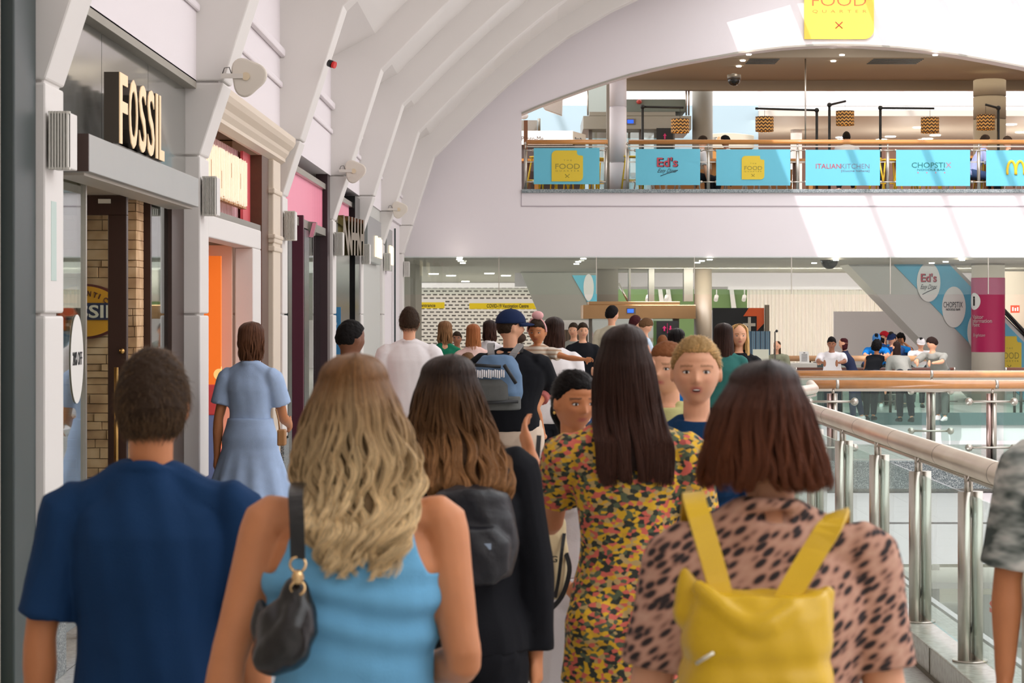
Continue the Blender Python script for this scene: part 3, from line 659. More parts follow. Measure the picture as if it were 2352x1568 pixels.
mb = MB(); mb.ell((XX(1784,38),38,ZZ(760,38)), (.025,.025,.025)); mb.build('tip', BLACK, e)
mb = MB(); mb.tube([(XX(1780,38),38,0),(XX(1780,38),38,.02)], .15, 20); mb.build('foot', BLACK, e)

# ================================================================ GALLERY FRONT
GY = 42.62
SKY = mat('banner_blue', C8(104,192,214), .5); YEL = mat('banner_yellow', C8(226,196,52), .5); YELD = mat('logo_olive', C8(150,138,60), .6)
gp = [1207, 1391, 1441, 1627, 1832, 2039, 2248, 2455]
e = empty('gallery_handrail', (bx(1300), GY, 4.29), 'short wooden handrail left of the white column on the gallery', 'handrail', 'gallery handrails')
zr = ZZ(326, GY); gz = bz(435)
def grail(a, b, e):
    mb = MB(); mb.tube([(XX(a,GY),GY,zr),(XX(b,GY),GY,zr)], .047, 16); mb.build('rail', mat('gallery_wood', C8(206,140,72), .3, coat=.4), e)
    mb = MB(); mb.box(XX(a,GY), XX(b,GY), GY-.01, GY+.01, zr-.1, zr-.075); mb.box(XX(a,GY), XX(b,GY), GY+.02, GY+.03, ZZ(373,GY), ZZ(370.5,GY)); mb.build('steel_bars', STEEL, e)
grail(1210, 1396, e)
e = empty('gallery_handrail', (bx(1900), GY, 4.29), 'long wooden handrail right of the white column on the gallery', 'handrail', 'gallery handrails')
grail(1444, 2480, e)
nm = ['at the left end of the opening','left of the white column','right of the white column','between the second and third panels','between the third and fourth panels','between the fourth and fifth panels','before the last visible panel','beyond the right frame edge']
for i, p in enumerate(gp):
    x = XX(p, GY); e = empty('gallery_post', (x, GY, gz), 'steel gallery rail post '+nm[i], 'post', 'gallery rail posts')
    mb = MB(); mb.tube([(x,GY,gz),(x,GY,ZZ(343,GY))], .034, 14); mb.build('pole', STEEL, e)
    mb = MB(); mb.tube([(x,GY,ZZ(343,GY)),(x,GY,zr-.04)], .015, 8); mb.ell((x,GY,zr-.03),(.03,.03,.03)); mb.build('rod', STEEL, e)
    for zc in (ZZ(345.5,GY), ZZ(418,GY)):
        mb = MB(); l_ = -.14 if p not in (1441,) else 0; r_ = .15 if p != 1391 else 0
        if p == 1207: l_ = 0
        mb.tube([(x+l_,GY-.03,zc),(x+r_,GY-.03,zc)], .012, 8)
        for q in (l_, r_):
            if q: mb.ell((x+q,GY-.03,zc),(.028,.028,.028))
        mb.build('clamp_arm', STEEL, e)
def logo(e, cx, cy, w, h, y, big=False):
    """yellow rounded square with a bite, lettering and crossed cutlery"""
    def p(u, v): return (XX(cx+(u-.5)*w, y), ZZ(cy+(v-.5)*h, y))
    P = []
    def arc(cu, cv, r, a0, a1, n=8):
        for k in range(n+1):
            t = math.radians(a0+(a1-a0)*k/n); P.append(p(cu+r*math.cos(t), cv+r*math.sin(t)))
    arc(.16,.16,.16,180,270); P.append(p(.80,0)); arc(.90,.07,.095,200,70,6) ; P.append(p(1,.18))
    arc(.84,.84,.16,0,90); P.append(p(0,1))
    mb = MB(); mb.prism(P, y-.012, y, 'y'); o = mb.build('emblem', YEL if not big else mat('emblem_yellow_big', C8(250,214,92), .6), e)
    mt = YELD if not big else mat('logo_orange', C8(222,150,84), .6)
    mb = MB(); u = w*y/F; hh = h*y/F
    x0, z0 = p(.12,.60)
    text(mb, 'FOOD', u*.78, hh*.17, (x0, y-.012, z0), (1,0,0), (0,0,1), .003, bold=.0 if not big else -.01)
    x0, z0 = p(.12,.69); text(mb, 'QUARTER', u*.76, hh*.05, (x0, y-.012, z0), (1,0,0), (0,0,1), .003, space=1.9)
    if not big: x0, z0 = p(.38,.34); text(mb, 'THE', u*.26, hh*.04, (x0, y-.012, z0), (1,0,0), (0,0,1), .003, space=1.9)
    mb.build('lettering', mt, o)
    a = p(.44,.88); b_ = p(.56,.78); c = p(.56,.88); d_ = p(.44,.78); mb = MB()
    for q, r in ((a,b_),(c,d_)): mb.tube([(q[0],y-.014,q[1]),(r[0],y-.014,r[1])], hh*.008, 5)
    mb.ell((b_[0],y-.014,b_[1]),(hh*.012,.002,hh*.02)); mb.ell((d_[0],y-.014,d_[1]),(hh*.012,.002,hh*.02)); mb.build('cutlery_mark', mt if not big else mat('cutlery_red', C8(206,60,60), .6), o)
RDL = mat('letter_red', C8(190,70,84), .5); DRK = mat('letter_dark', C8(36,44,56), .5); TEA = mat('letter_teal', C8(20,110,104), .5); GRYL = mat('letter_grey', C8(120,120,140), .5)
pans = [(1226,1377,340,423,'blue banner panel with yellow emblem left of the white column'),(1460,1608,342,425,'blue diner banner panel right of the white column'),(1645,1815,343,426,'blue banner panel with yellow emblem, third from left'),(1850,2021,344,426,'pale blue italian kitchen banner panel'),(2058,2228,344,427,'pale blue noodle bar banner panel'),(2265,2436,345,427,'pale blue banner panel with yellow arches at the right edge')]
PY = GY-.05
def T(mb, s, x0, x1, y0, y1, d=PY-.012, **k): text(mb, s, (x1-x0)*d/F, (y1-y0)*d/F, (XX(x0,d), d, ZZ(y1,d)), (1,0,0), (0,0,1), .003, **k)
for i, (a, b, c, d_, lab) in enumerate(pans):
    e = empty('printed_banner', (XX((a+b)/2,PY), PY, ZZ(d_,PY)), lab, 'banner', 'banner panels on the gallery rail')
    mb = MB(); mb.box(XX(a,PY), XX(b,PY), PY-.01, PY, ZZ(d_,PY), ZZ(c,PY)); mb.build('panel', SKY, e)
    yy = PY-.010
    if i == 0: logo(e, 1303, 381, 72, 71, yy)
    if i == 2: logo(e, 1729.5, 385, 52, 54, yy)
    if i == 1:
        mb = MB(); T(mb, "Ed's", 1511, 1558, 362, 384, bold=.03); mb.build('shadow_lettering', DRK, e)
        mb = MB(); T(mb, "Ed's", 1509, 1556, 361, 383, d=PY-.02, bold=.012); mb.build('lettering', RDL, e)
        mb = MB(); T(mb, 'Easy Diner', 1510, 1557, 387, 399, shear=.6); mb.tube([PX(1517,404,PY-.015),PX(1530,399,PY-.015),PX(1557,391,PY-.015)], .006, 5); mb.build('script_lettering', DRK, e)
    if i == 3:
        mb = MB(); T(mb, 'ITALIAN', 1874, 1931, 376, 387, bold=.0); mb.build('lettering', RDL, e)
        mb = MB(); T(mb, 'KITCHEN', 1932, 1997, 376, 387, bold=-.01); T(mb, '[Cucina Italiana]', 1932, 1997, 390, 395.5); mb.build('grey_lettering', GRYL, e)
    if i == 4:
        mb = MB(); T(mb, 'CHOPSTI', 2094, 2170, 373, 385); T(mb, 'NOODLE BAR', 2107, 2171, 387.5, 392); mb.build('lettering', TEA, e)
        mb = MB(); T(mb, 'X', 2172, 2185, 373, 385, bold=-.01)
        for q in range(10):
            if q%3 == 0: mb.box(XX(2107+q*6.8,PY), XX(2109.5+q*6.8,PY), PY-.014, PY-.01, ZZ(398,PY), ZZ(395,PY))
        mb.build('accent_marks', mat('accent_pink', C8(196,120,140), .5), e)
    if i == 5:
        mb = MB()
        for c0 in (2323, 2343): mb.tube([PX(c0-9+.01,401,PY-.015)]+[PX(c0+9.5*math.cos(PI-PI*k/12)*1.0, 394-24*math.sin(PI*k/12), PY-.015) for k in range(13)]+[PX(c0+9.5,401,PY-.015)], .024, 8)
        mb.build('arches_emblem', mat('arches_yellow', C8(250,200,40), .5), e)
# big banner over the arch
e = empty('hanging_banner', (bx(1927), YB-.05, bz(90)), 'big yellow food hall banner above the arch, cut by the frame top', 'banner')
by = YB-.03; mb = MB()
P = [(XX(1847,by),ZZ(90,by))]+[(XX(1985+22*math.cos(t),by),ZZ(68+22*math.sin(t),by)) for t in [PI/2-PI/2*k/8 for k in range(9)]]+[(XX(2007,by),ZZ(-70,by)),(XX(1847,by),ZZ(-70,by))]
mb.prism(P, by-.02, by+.02, 'y'); mb.build('panel', mat('banner_yellow_big', C8(252,214,84), .6), e)
mb = MB(); OR = mat('banner_print', C8(206,112,60), .6)
text(mb, 'FOOD', 124*by/F, 24*by/F, (XX(1865,by), by-.02, ZZ(14,by)), (1,0,0), (0,0,1), .003, bold=-.01); text(mb, 'QUARTER', 124*by/F, 8*by/F, (XX(1866,by), by-.02, ZZ(31,by)), (1,0,0), (0,0,1), .003, bold=-.012, space=2.0)
mb.build('lettering', OR, e)
mb = MB(); mb.tube([PX(1919,65,by-.03),PX(1935,50,by-.03)], .008, 5); mb.tube([PX(1935,65,by-.03),PX(1919,50,by-.03)], .008, 5); mb.build('cutlery_mark', mat('cutlery_red', C8(200,60,60), .6), e)
# hanging rod
mb = MB(); mb.tube([PX(1850,122,43.2), PX(1850,335,43.2)], .016, 8); tag(mb.build('hanging_rod', STEEL), 'thin vertical steel rod hanging in the gallery arch', 'rod')
# white round column, grey columns
def column(px0, px1, y, z0, z1, m, lab, segs=(), nm='gallery_column', cat='column'):
    x = XX((px0+px1)/2, y); r = (px1-px0)/2*y/F; e = empty(nm, (x, y, z0), lab, cat)
    zz = [z0]+list(segs)+[z1]
    for a, b in zip(zz[:-1], zz[1:]):
        mb = MB(); mb.tube([(x,y,a+.012),(x,y,b-.012)], r, 36); mb.build('section', m, e)
    mb = MB(); mb.tube([(x,y,z0),(x,y,z1)], r-.02, 24); mb.build('core', m, e)
    return e
column(1400, 1439, 43.3, 4.27, 6.95, WHITE2, 'round white column standing in the gallery opening', (ZZ(373,43.3), ZZ(246,43.3)))
mb = MB(); mb.box(XX(1393,43.6), XX(1400,43.6), 43.6, 43.7, 4.27, 6.9); struct('trim_30', mb, GREYC)
column(2236, 2310, 45.5, 4.27, 6.75, BEIGE, 'thick beige column at the right of the gallery', (ZZ(275,45.5), ZZ(222,45.5)))
column(1590, 1637, 47.8, 4.27, 6.9, GREYC, 'grey concrete column behind the gallery lift', ())
column(1816, 1842, 63, 4.27, 7.19, WHITE2, 'slim pale column far behind the gallery lamps', ())
# lift on the gallery
def lift(y, x0, x1, z0, z1, zt, zf, m, lab):
    e = empty('lift', (XX((x0+x1)/2,y), y, zf), lab, 'lift', 'lift entrances')
    mb = MB(); mb.box(XX(x0,y), XX(x1,y), y, y+2.4, z0, z1); mb.build('lintel', m, e, .01)
    mb = MB(); mb.box(XX(x0+14,y), XX(x1-36,y), y+.05, y+2.2, z1, zt); mb.build('cornice', m, e, .01)
    mb = MB(); mb.box(XX(1439,y), XX(1460,y), y-.03, y, z0+(z1-z0)*.36, z0+(z1-z0)*.78); mb.build('display_case', STEELD, e)
    mb = MB(); mb.box(XX(1441,y), XX(1455,y), y-.035, y-.03, z0+(z1-z0)*.44, z0+(z1-z0)*.70); mb.build('display', emis('display_blue', C8(30,80,230), 1.5), e)
    for a, b in ((x0+14,x0+22),(x1-118,x1-112),(x1-50,x1-36)):
        mb = MB(); mb.box(XX(a,y), XX(b,y), y+.3, y+.5, zf, z0); mb.build('upright', STEELD, e)
    mb = MB(); mb.box(XX(x0+22,y), XX(x1-50,y), y+.4, y+.42, zf, z0); mb.build('pane', SHOPG, e)
    return e
lift(47.2, 1339, 1588, ZZ(297,47.2), ZZ(266,47.2), ZZ(256,47.2), 4.27, GREYM, 'upper lift entrance with a grey metal lintel on the gallery')
mb = MB(); y = 47.6; mb.box(XX(1439,y), XX(1575,y), y, y+1.5, ZZ(256,y), ZZ(228,y)); struct('beam', mb, mat('green_grey_beam', C8(134,142,132), .6))
mb = MB(); mb.box(XX(1352,49), XX(1395,49), 49, 49.3, ZZ(262,49), ZZ(190,49)); struct('wall_lift_shaft', mb, mat('shaft_grey', C8(136,142,134), .5))
mb = MB()
for a in (1350, 1576, 1582): mb.tube([PX(a,265,47.4),PX(a,180,47.4)], .02, 6)
struct('trim_31', mb, STEEL)
mb = MB(); mb.ell(PX(1468,234,47.55), (.06,.06,.05)); tag(mb.build('alarm_bell', mat('alarm_red', C8(196,70,60), .5)), 'small red alarm on the grey beam above the lift', 'alarm')
mb = MB(); y = 47.1; mb.box(XX(1508,y), XX(1546,y), y, y+.05, 4.9, ZZ(294,y)); o = mb.build('lift_sign', BLACKM); tag(o, 'black lift sign with a pink arrow on the gallery', 'sign')
ARR = mat('arrow_pink', C8(206,40,110), .5)
def arrow(mb, x, y0, y1, w, yy, up=True):
    h = y1-y0
    P = [(x-w*.18,y1),(x-w*.18,y0+h*.42),(x-w*.5,y0+h*.5),(x,y0),(x+w*.5,y0+h*.5),(x+w*.18,y0+h*.42),(x+w*.18,y1)]
    if not up: P = [(p[0], y0+y1-p[1]) for p in P]
    mb.prism([(XX(p[0],yy),ZZ(p[1],yy)) for p in P], yy-.01, yy, 'y')
mb = MB(); arrow(mb, 1527, 306, 319, 9, y-.001); mb.build('arrow', ARR, o)
# kiosk, sign boxes
e = empty('photo_kiosk', (XX(1270,45.5), 45.5, 4.27), 'white photo booth kiosk at the left end of the gallery', 'kiosk')
y = 45.5
mb = MB(); mb.box(XX(1160,y), XX(1316,y), y, y+1.2, ZZ(332,y), ZZ(300,y)); mb.prism([(XX(1316,y),y),(XX(1348,y),y+.9),(XX(1348,y),y+1.2),(XX(1316,y),y+1.2)], ZZ(330,y), ZZ(301,y), 'z'); mb.build('header', mat('kiosk_white', C8(238,232,222), .5), e)
mb = MB(); mb.box(XX(1160,y), XX(1344,y), y+.1, y+1.2, 4.27, ZZ(330,y)); mb.build('body', mat('kiosk_dark', C8(66,56,54), .5), e)
mb = MB(); text(mb, 'Photo-Me', 50*y/F, 10*y/F, (XX(1198,y), y-.001, ZZ(323,y)), (1,0,0), (0,0,1), .003, bold=-.005); text(mb, 'Photo-Me', 22*y/F, 7*y/F, (XX(1321,y), y+.12, ZZ(321,y)), (1,.9,0), (0,0,1), .003); mb.build('lettering', DRK, e)
e = empty('rounded_kiosk', (XX(1668,50), 50, 4.27), 'arched white currency kiosk behind the gallery rail', 'kiosk'); y = 50
P = [(1607,340),(1607,314)]+[(1607+125*k/10, 314-9*math.sin(PI*(k+1.5)/13)) for k in range(11)]+[(1732,314),(1732,340)]
mb = MB(); mb.prism([(XX(p[0],y),ZZ(p[1],y)) for p in P], y, y+.8, 'y'); mb.build('header', mat('kiosk_cream', C8(208,200,178), .5), e, .01)
mb = MB(); mb.box(XX(1612,y), XX(1728,y), y+.05, y+.8, 4.27, ZZ(338,y)); mb.build('body', mat('kiosk_orange', C8(196,140,72), .5), e)
mb = MB(); text(mb, 'four', 22*y/F, 11*y/F, (XX(1625,y), y-.001, ZZ(322,y)), (1,0,0), (0,0,1), .003); mb.build('lettering', DRK, e)
mb = MB(); text(mb, 'ex', 14*y/F, 8*y/F, (XX(1648,y), y-.001, ZZ(322,y)), (1,0,0), (0,0,1), .003); mb.build('orange_lettering', mat('orange_letter', C8(222,150,60), .5), e)
mb = MB(); y = 44; mb.prism([(XX(1243,y),ZZ(240,y)),(XX(1252,y),ZZ(252,y)),(XX(1291,y),ZZ(266,y)),(XX(1293,y),ZZ(226,y)),(XX(1258,y),ZZ(234,y))], y, y+.12, 'y'); tag(mb.build('hanging_sign', STEEL, None, .01), 'steel plate sign hanging below the arch at its left end', 'sign')
mb = MB(); y = 43.4; mb.box(XX(1203,y), XX(1212,y), y, y+.1, 4.27, ZZ(276,y)); struct('trim_32', mb, mat('brown_post', C8(118,74,44), .5))
mb = MB(); y=44.5; mb.box(XX(1198,y), XX(1234,y), y, y+.1, ZZ(299,y), ZZ(276,y)); mb.tube([PX(1238,300,y),PX(1238,272,y)], .03, 8); tag(mb.build('sign_board', GREYM), 'grey board with a steel post above the photo booth', 'sign')
for (pa, pb, nm_) in ((1201,1207,'left'),):
    mb = MB(); mb.ell(PX(1203,266,43.2), (.09,.09,.07)); tag(mb.build('dome_light', WHITE), 'small white dome fitting at the left tip of the arch', 'fitting')
# chevron lamps
CH = bpy.data.materials.new('chevron_shade'); CH.use_nodes = True; nt = CH.node_tree; b_ = nt.nodes['Principled BSDF']
tc = nt.nodes.new('ShaderNodeTexCoord'); sp = nt.nodes.new('ShaderNodeSeparateXYZ'); nt.links.new(tc.outputs['Object'], sp.inputs[0])
def mth(op, a, b=None, c=None):
    n = nt.nodes.new('ShaderNodeMath'); n.operation = op
    for i, v in enumerate((a, b, c)):
        if v is None: continue
        if isinstance(v, (int, float)): n.inputs[i].default_value = v
        else: nt.links.new(v, n.inputs[i])
    return n.outputs[0]
ang = mth('ARCTAN2', sp.outputs[0], sp.outputs[1])
zz_ = mth('PINGPONG', mth('MULTIPLY', ang, 14/(2*PI)*1.0), .5)
fz = mth('FRACT', mth('ADD', mth('MULTIPLY', sp.outputs[2], 14.5), mth('MULTIPLY', zz_, 1.1)))
gt = mth('GREATER_THAN', fz, .5)
mx = nt.nodes.new('ShaderNodeMix'); mx.data_type = 'RGBA'; mx.inputs[6].default_value = (*C8(62,40,30),1); mx.inputs[7].default_value = (*C8(214,158,84),1)
nt.links.new(gt, mx.inputs[0]); nt.links.new(mx.outputs[2], b_.inputs['Base Color']); b_.inputs['Roughness'].default_value = .8
nt.links.new(mx.outputs[2], b_.inputs['Emission Color']); b_.inputs['Emission Strength'].default_value = .12
lamps = [(1562,273,305,1476,245,1570,247,'leftmost chevron lamp, arm reaching right'),(1756,268,302,1876,253,1735,249,'second chevron lamp from left, long arm from its right'),(1941,255,288,1905,241,1943,232,'middle and highest chevron lamp on a short tilted arm'),(2136,270,305,2022,248,2146,249,'fourth chevron lamp, arm reaching right from a tall pole'),(2264,264,298,2293,248,2263,240,'rightmost chevron lamp in front of the beige column')]
for (sx, s0, s1, px, py, ax, ay, lab) in lamps:
    y = 44.6; x = XX(sx,y); e = empty('floor_lamp', (XX(px,y), y, 4.27), lab, 'lamp', 'chevron shade lamps on the gallery')
    zc = ZZ((s0+s1)/2, y); hh = (s1-s0)/2*y/F
    me = MB(); me.tube([(0,0,-hh),(0,0,hh)], .186, 40, cap=False); me.tube([(0,0,-hh),(0,0,hh)], .182, 40, cap=False)
    o = me.build('lamp_shade', CH, e, fix=False); o.location = Vector((x, y, zc))-e.location
    mb = MB(); mb.tube([(x,y,zc-hh+.03),(x,y,zc-hh+.032)], .18, 30); mb.build('glow_disc', emis('lamp_glow', (1,.62,.12), 2.2), e)
    mb = MB(); mb.tube([(XX(px,y),y,4.27),(XX(px,y),y,ZZ(py,y))], .028, 10); mb.ell((XX(px,y),y,ZZ(py,y)),(.05,.05,.05)); mb.build('pole', BLACKM, e)
    mb = MB(); mb.tube([(XX(px,y),y,ZZ(py,y)),(XX(ax,y),y,ZZ(ay,y))], .024, 10); mb.build('arm', BLACKM, e)
    mb = MB(); mb.tube([(x,y,ZZ(ay,y)),(x,y,zc+hh)], .004, 5); mb.build('cord', BLACKM, e)
# stools
YS = mat('stool_yellow', C8(236,196,40), .4); WS = mat('stool_white', C8(226,224,220), .4)
def mkstool(m):
    e = empty('bar_stool', (0,0,0), '', 'stool'); e['_w'] = [0,0,0]
    mb = MB(); mb.box(-.17,.17,-.17,.17,.70,.73); mb.build('seat', m, e, .01)
    for sx in (-1,1):
        for sy in (-1,1): mb = MB(); mb.tube([(sx*.13,sy*.13,.70),(sx*.22,sy*.22,0)], .016, 6); mb.build('leg', m, e)
    mb = MB()
    for a in (-1,1): mb.tube([(-.185,a*.185,.25),(.185,a*.185,.25)], .01, 5); mb.tube([(a*.185,-.185,.25),(a*.185,.185,.25)], .01, 5)
    mb.build('foot_rail', m, e)
    return e
def dup(root, loc, rz, label=None, group=None):
    r = root.copy(); COL.objects.link(r); r.location = loc; r.rotation_euler = (0,0,rz)
    if label: r['label'] = label
    if group: r['group'] = group
    for ch in list(root.children):
        c = ch.copy(); COL.objects.link(c); c.parent = r
        for g in ch.children: d = g.copy(); COL.objects.link(d); d.parent = c
    return r
protoY = mkstool(YS); protoW = mkstool(WS)
st = [(1243,'y'),(1272,'y'),(1306,'y'),(1340,'y'),(1366,'y'),(1385,'y'),(1449,'y'),(1487,'w'),(1530,'w'),(1578,'w'),(1690,'w'),(1738,'w'),(1775,'w'),(1998,'y'),(2042,'y'),(2080,'y'),(2125,'y'),(2160,'y'),(2199,'w'),(2268,'y'),(2340,'w')]
usedY = usedW = False
for i, (p, c) in enumerate(st):
    yy = 43.35+.45*(i%3)
    loc = (XX(p,yy), yy, 4.27); lab = '%s metal bar stool under the gallery banners, %s %s one from the left' % ({'y':'yellow','w':'white'}[c], ORDS[sum(1 for q in st[:i] if q[1] == c)], {'y':'yellow','w':'white'}[c])
    pr_ = protoY if c == 'y' else protoW
    if (c == 'y' and not usedY) or (c == 'w' and not usedW):
        pr_.location = loc; pr_.rotation_euler = (0,0,random.uniform(0,1.5)); pr_['label'] = lab; pr_['group'] = 'bar stools on the gallery'; usedY |= c == 'y'; usedW |= c == 'w'
    else: dup(pr_, loc, random.uniform(0,1.5), lab, 'bar stools on the gallery')
for (p0, p1, lab) in ((1215,1232,'leftmost wooden bar table on the gallery'),(1500,1640,'long wooden bar table behind the diner banner'),(1826,1862,'wooden bar table between the third and fourth banners'),(2030,2056,'wooden bar table between the fourth and fifth banners'),(2228,2262,'wooden bar table near the beige column')):
    y = 44.2 if p0 == 2228 else 45.0; e = empty('bar_table', (XX((p0+p1)/2,y), y, 4.27), lab, 'table', 'bar tables on the gallery')
    mb = MB(); mb.box(XX(p0,y)-.2, XX(p1,y)+.2, y-.3, y+.4, 5.0, 5.05); mb.build('top', MATS['gallery_wood'], e)
    for q in (p0, p1): mb = MB(); mb.box(XX(q,y)-.04, XX(q,y)+.04, y-.05, y+.1, 4.27, 5.0); mb.build('leg', DKWOOD if q == p0 else MATS['kiosk_orange'], e)
mb = MB(); mb.box(XX(1500,46.5), XX(1820,46.5), 46.5, 46.7, 4.27, 4.95); tag(mb.build('timber_screen', mat('timber', C8(150,102,54), .5, var=.2)), 'low timber screen behind the middle gallery banners', 'screen')
mb = MB(); mb.box(XX(1852,46.4), XX(1905,46.4), 46.4, 46.6, 4.27, 5.05); tag(mb.build('timber_screen', MATS['timber']), 'low timber screen behind the italian kitchen banner', 'screen')
# ceiling lights of the upper rear ceiling
def spots(lst, z, r, group, what, y_off=0):
    for i, (px, py) in enumerate(sorted(lst)):
        d = (z-HC)*F/(CY-py); mb = MB(); x = XX(px, d); mb.tube([(x,d,z),(x,d,z-.02)], r, 16); o = mb.build('ceiling_light', LIGHT); tag(o, what+' '+ORDS[i]+' from the left', 'ceiling light', group)
spots([(1932,315),(1934,321),(2045,313),(2025,320),(2148,310),(2130,318),(2118,321),(2322,285),(2345,303),(2110,292)], 7.19, .16, 'lights of the upper rear ceiling', 'small flat ceiling light over the rear of the gallery,')
spots([(1720,124),(1706,138),(1697,151),(1914,139),(1934,125),(2148,125)], 6.92, .05, 'downlights in the arch soffit', 'tiny warm downlight in the soffit of the arch,')
for (px, py, w_) in ((1755,136,.3),(2062,136,.5)):
    d = (6.92-HC)*F/(CY-py); mb = MB(); x = XX(px,d)
    for k in range(5): mb.box(x-w_, x+w_, d-.1+.2*k/1, d-.05+.2*k, 6.905, 6.92)
    tag(mb.build('air_vent', DKGREY), 'dark slatted vent in the soffit %s' % ('left of the hanging rod' if px < 1800 else 'right of the hanging rod'), 'vent')
def dome(px, py, r, y, lab):
    c = PX(px, py, y); e = empty('dome_camera', (c.x, y, c.z), lab, 'camera')
    mb = MB(); mb.ell((c.x,y,c.z), (r,r,r)); mb.build('dome', mat('smoked_dome', C8(30,32,32), .08), e)
    mb = MB(); mb.tube([(c.x,y,c.z),(c.x,y,c.z+.1)], r*1.08, 24); mb.build('mount', STEELD, e)
dome(1905, 598, .175, 43.2, 'big black dome camera under the gallery edge'); dome(1686, 183, .13, 44.6, 'chrome ringed dome camera under the arch soffit')

# ================================================================ LOWER LEVEL, FAR END
# hanging glass screens and rods under the gallery edge
gx = [925, 1146, 1370, 1595, 1818, 2045, 2270, 2495]
for i in range(len(gx)-1):
    mb = MB(); y = YB-.02; mb.box(XX(gx[i],y)+.008, XX(gx[i+1],y)-.008, y-.006, y+.006, ZZ(676,y), zb+.02)
    tag(mb.build('hanging_glass', GLASSC), 'hanging clear glass screen under the gallery edge, '+['first from the left','second from the left','third, above the lift','fourth, above the orange sign','fifth, left of the escalator','sixth, over the blue banner','last at the right edge'][i], 'glass screen', 'hanging glass screens')
for i_, p in enumerate(gx[1:-1]):
    mb = MB(); mb.box(XX(p,YB-.04)-.008, XX(p,YB-.04)+.008, YB-.05, YB-.02, ZZ(675,YB), zb); tag(mb.build('screen_rail', STEEL), 'thin vertical steel strip between hanging glass screens, '+ORDS[i_]+' from the left', 'strip', 'steel strips between glass screens')
spots([(1056,590.6),(1055,594),(1058,598),(1063,603),(1328,600),(1324,605),(1340,592.5),(1630,595),(1612,598),(1602,602),(1870,603),(1920,596),(2140,603),(2172,600),(2210,596)], 2.93, .055, 'small downlights under the gallery edge', 'small downlight close behind the gallery edge,')
spots([(996,628),(1036,632),(1124,627),(1162,632),(1069,645.5),(1196,646),(1264,627),(1284,632),(1422,627),(1420,632),(1578,627),(1567,631),(1772,628)], 2.93, .13, 'round ceiling lights in the passage', 'flat round ceiling light of the passage,')
spots([(1460,647),(1820,640),(2295,627.5)], 3.35, .13, 'lights of the rear ceiling', 'flat ceiling light of the rear hall,')
# shutter
SHU = bpy.data.materials.new('shutter_grille'); SHU.use_nodes = True; nt = SHU.node_tree
br = nt.nodes.new('ShaderNodeTexBrick'); br.offset = .5; br.inputs['Scale'].default_value = 1; br.inputs['Brick Width'].default_value = .21; br.inputs['Row Height'].default_value = .117; br.inputs['Mortar Size'].default_value = .034; br.inputs['Mortar Smooth'].default_value = 0
br.inputs['Color1'].default_value = (*C8(66,58,52),1); br.inputs['Color2'].default_value = (*C8(92,86,80),1); br.inputs['Mortar'].default_value = (*C8(206,200,190),1)
tc = nt.nodes.new('ShaderNodeTexCoord'); mp = nt.nodes.new('ShaderNodeMapping'); mp.inputs['Rotation'].default_value = (PI/2,0,0)
nt.links.new(tc.outputs['Object'], mp.inputs[0]); nt.links.new(mp.outputs[0], br.inputs['Vector']); nt.links.new(br.outputs['Color'], nt.nodes['Principled BSDF'].inputs['Base Color'])
y = 73; e = empty('roller_shutter', (XX(1100,y), y, 0), 'perforated white roller shutter closing the passage', 'shutter')
mb = MB(); mb.box(XX(900,y), XX(1255,y), y, y+.06, 0, ZZ(661,y)); mb.build('grille', SHU, e)
mb = MB(); mb.box(XX(900,y), XX(1255,y), y-.1, y+.1, ZZ(661,y), 2.92); mb.build('housing', WHITE2, e)
YS_ = mat('sign_bright_yellow', C8(236,204,20), .5)
def ysign(px0, px1, y0, ym, y1, s, sx0, sx1, sy0, sy1, lab, y=60):
    e = empty('direction_sign', (XX(px0,y), y, ZZ(y1,y)), lab, 'sign', 'yellow signs by the shutter')
    mb = MB(); mb.box(XX(px0,y), XX(px1,y), y, y+.06, ZZ(y1,y), ZZ(ym,y)); mb.build('panel', YS_, e)
    mb = MB(); mb.box(XX(px0,y), XX(px1,y), y, y+.06, ZZ(ym,y), ZZ(y0,y)); mb.build('top_strip', WHITE, e)
    mb = MB(); text(mb, s, (sx1-sx0)*y/F, (sy1-sy0)*y/F, (XX(sx0,y), y-.001, ZZ(sy1,y)), (1,0,0), (0,0,1), .003, bold=.012); mb.build('lettering', BLACKM, e)
ysign(930, 1021, 686, 694, 708, 'road entrance', 945, 1000, 697, 705, 'yellow road entrance sign left of the shutter middle')
ysign(1078, 1238, 686, 696, 709.5, 'COVID-19 Vaccination Centre', 1118, 1214, 698, 706.5, 'long yellow vaccination centre sign across the shutter')
mb = MB(); y = 59.5; mb.box(XX(1235,y), XX(1243,y), y, y+.1, 0, ZZ(698,y)); tag(mb.build('sign_post', mat('bronze_post', C8(110,92,78), .4, .5)), 'narrow bronze post at the right end of the yellow sign', 'post')
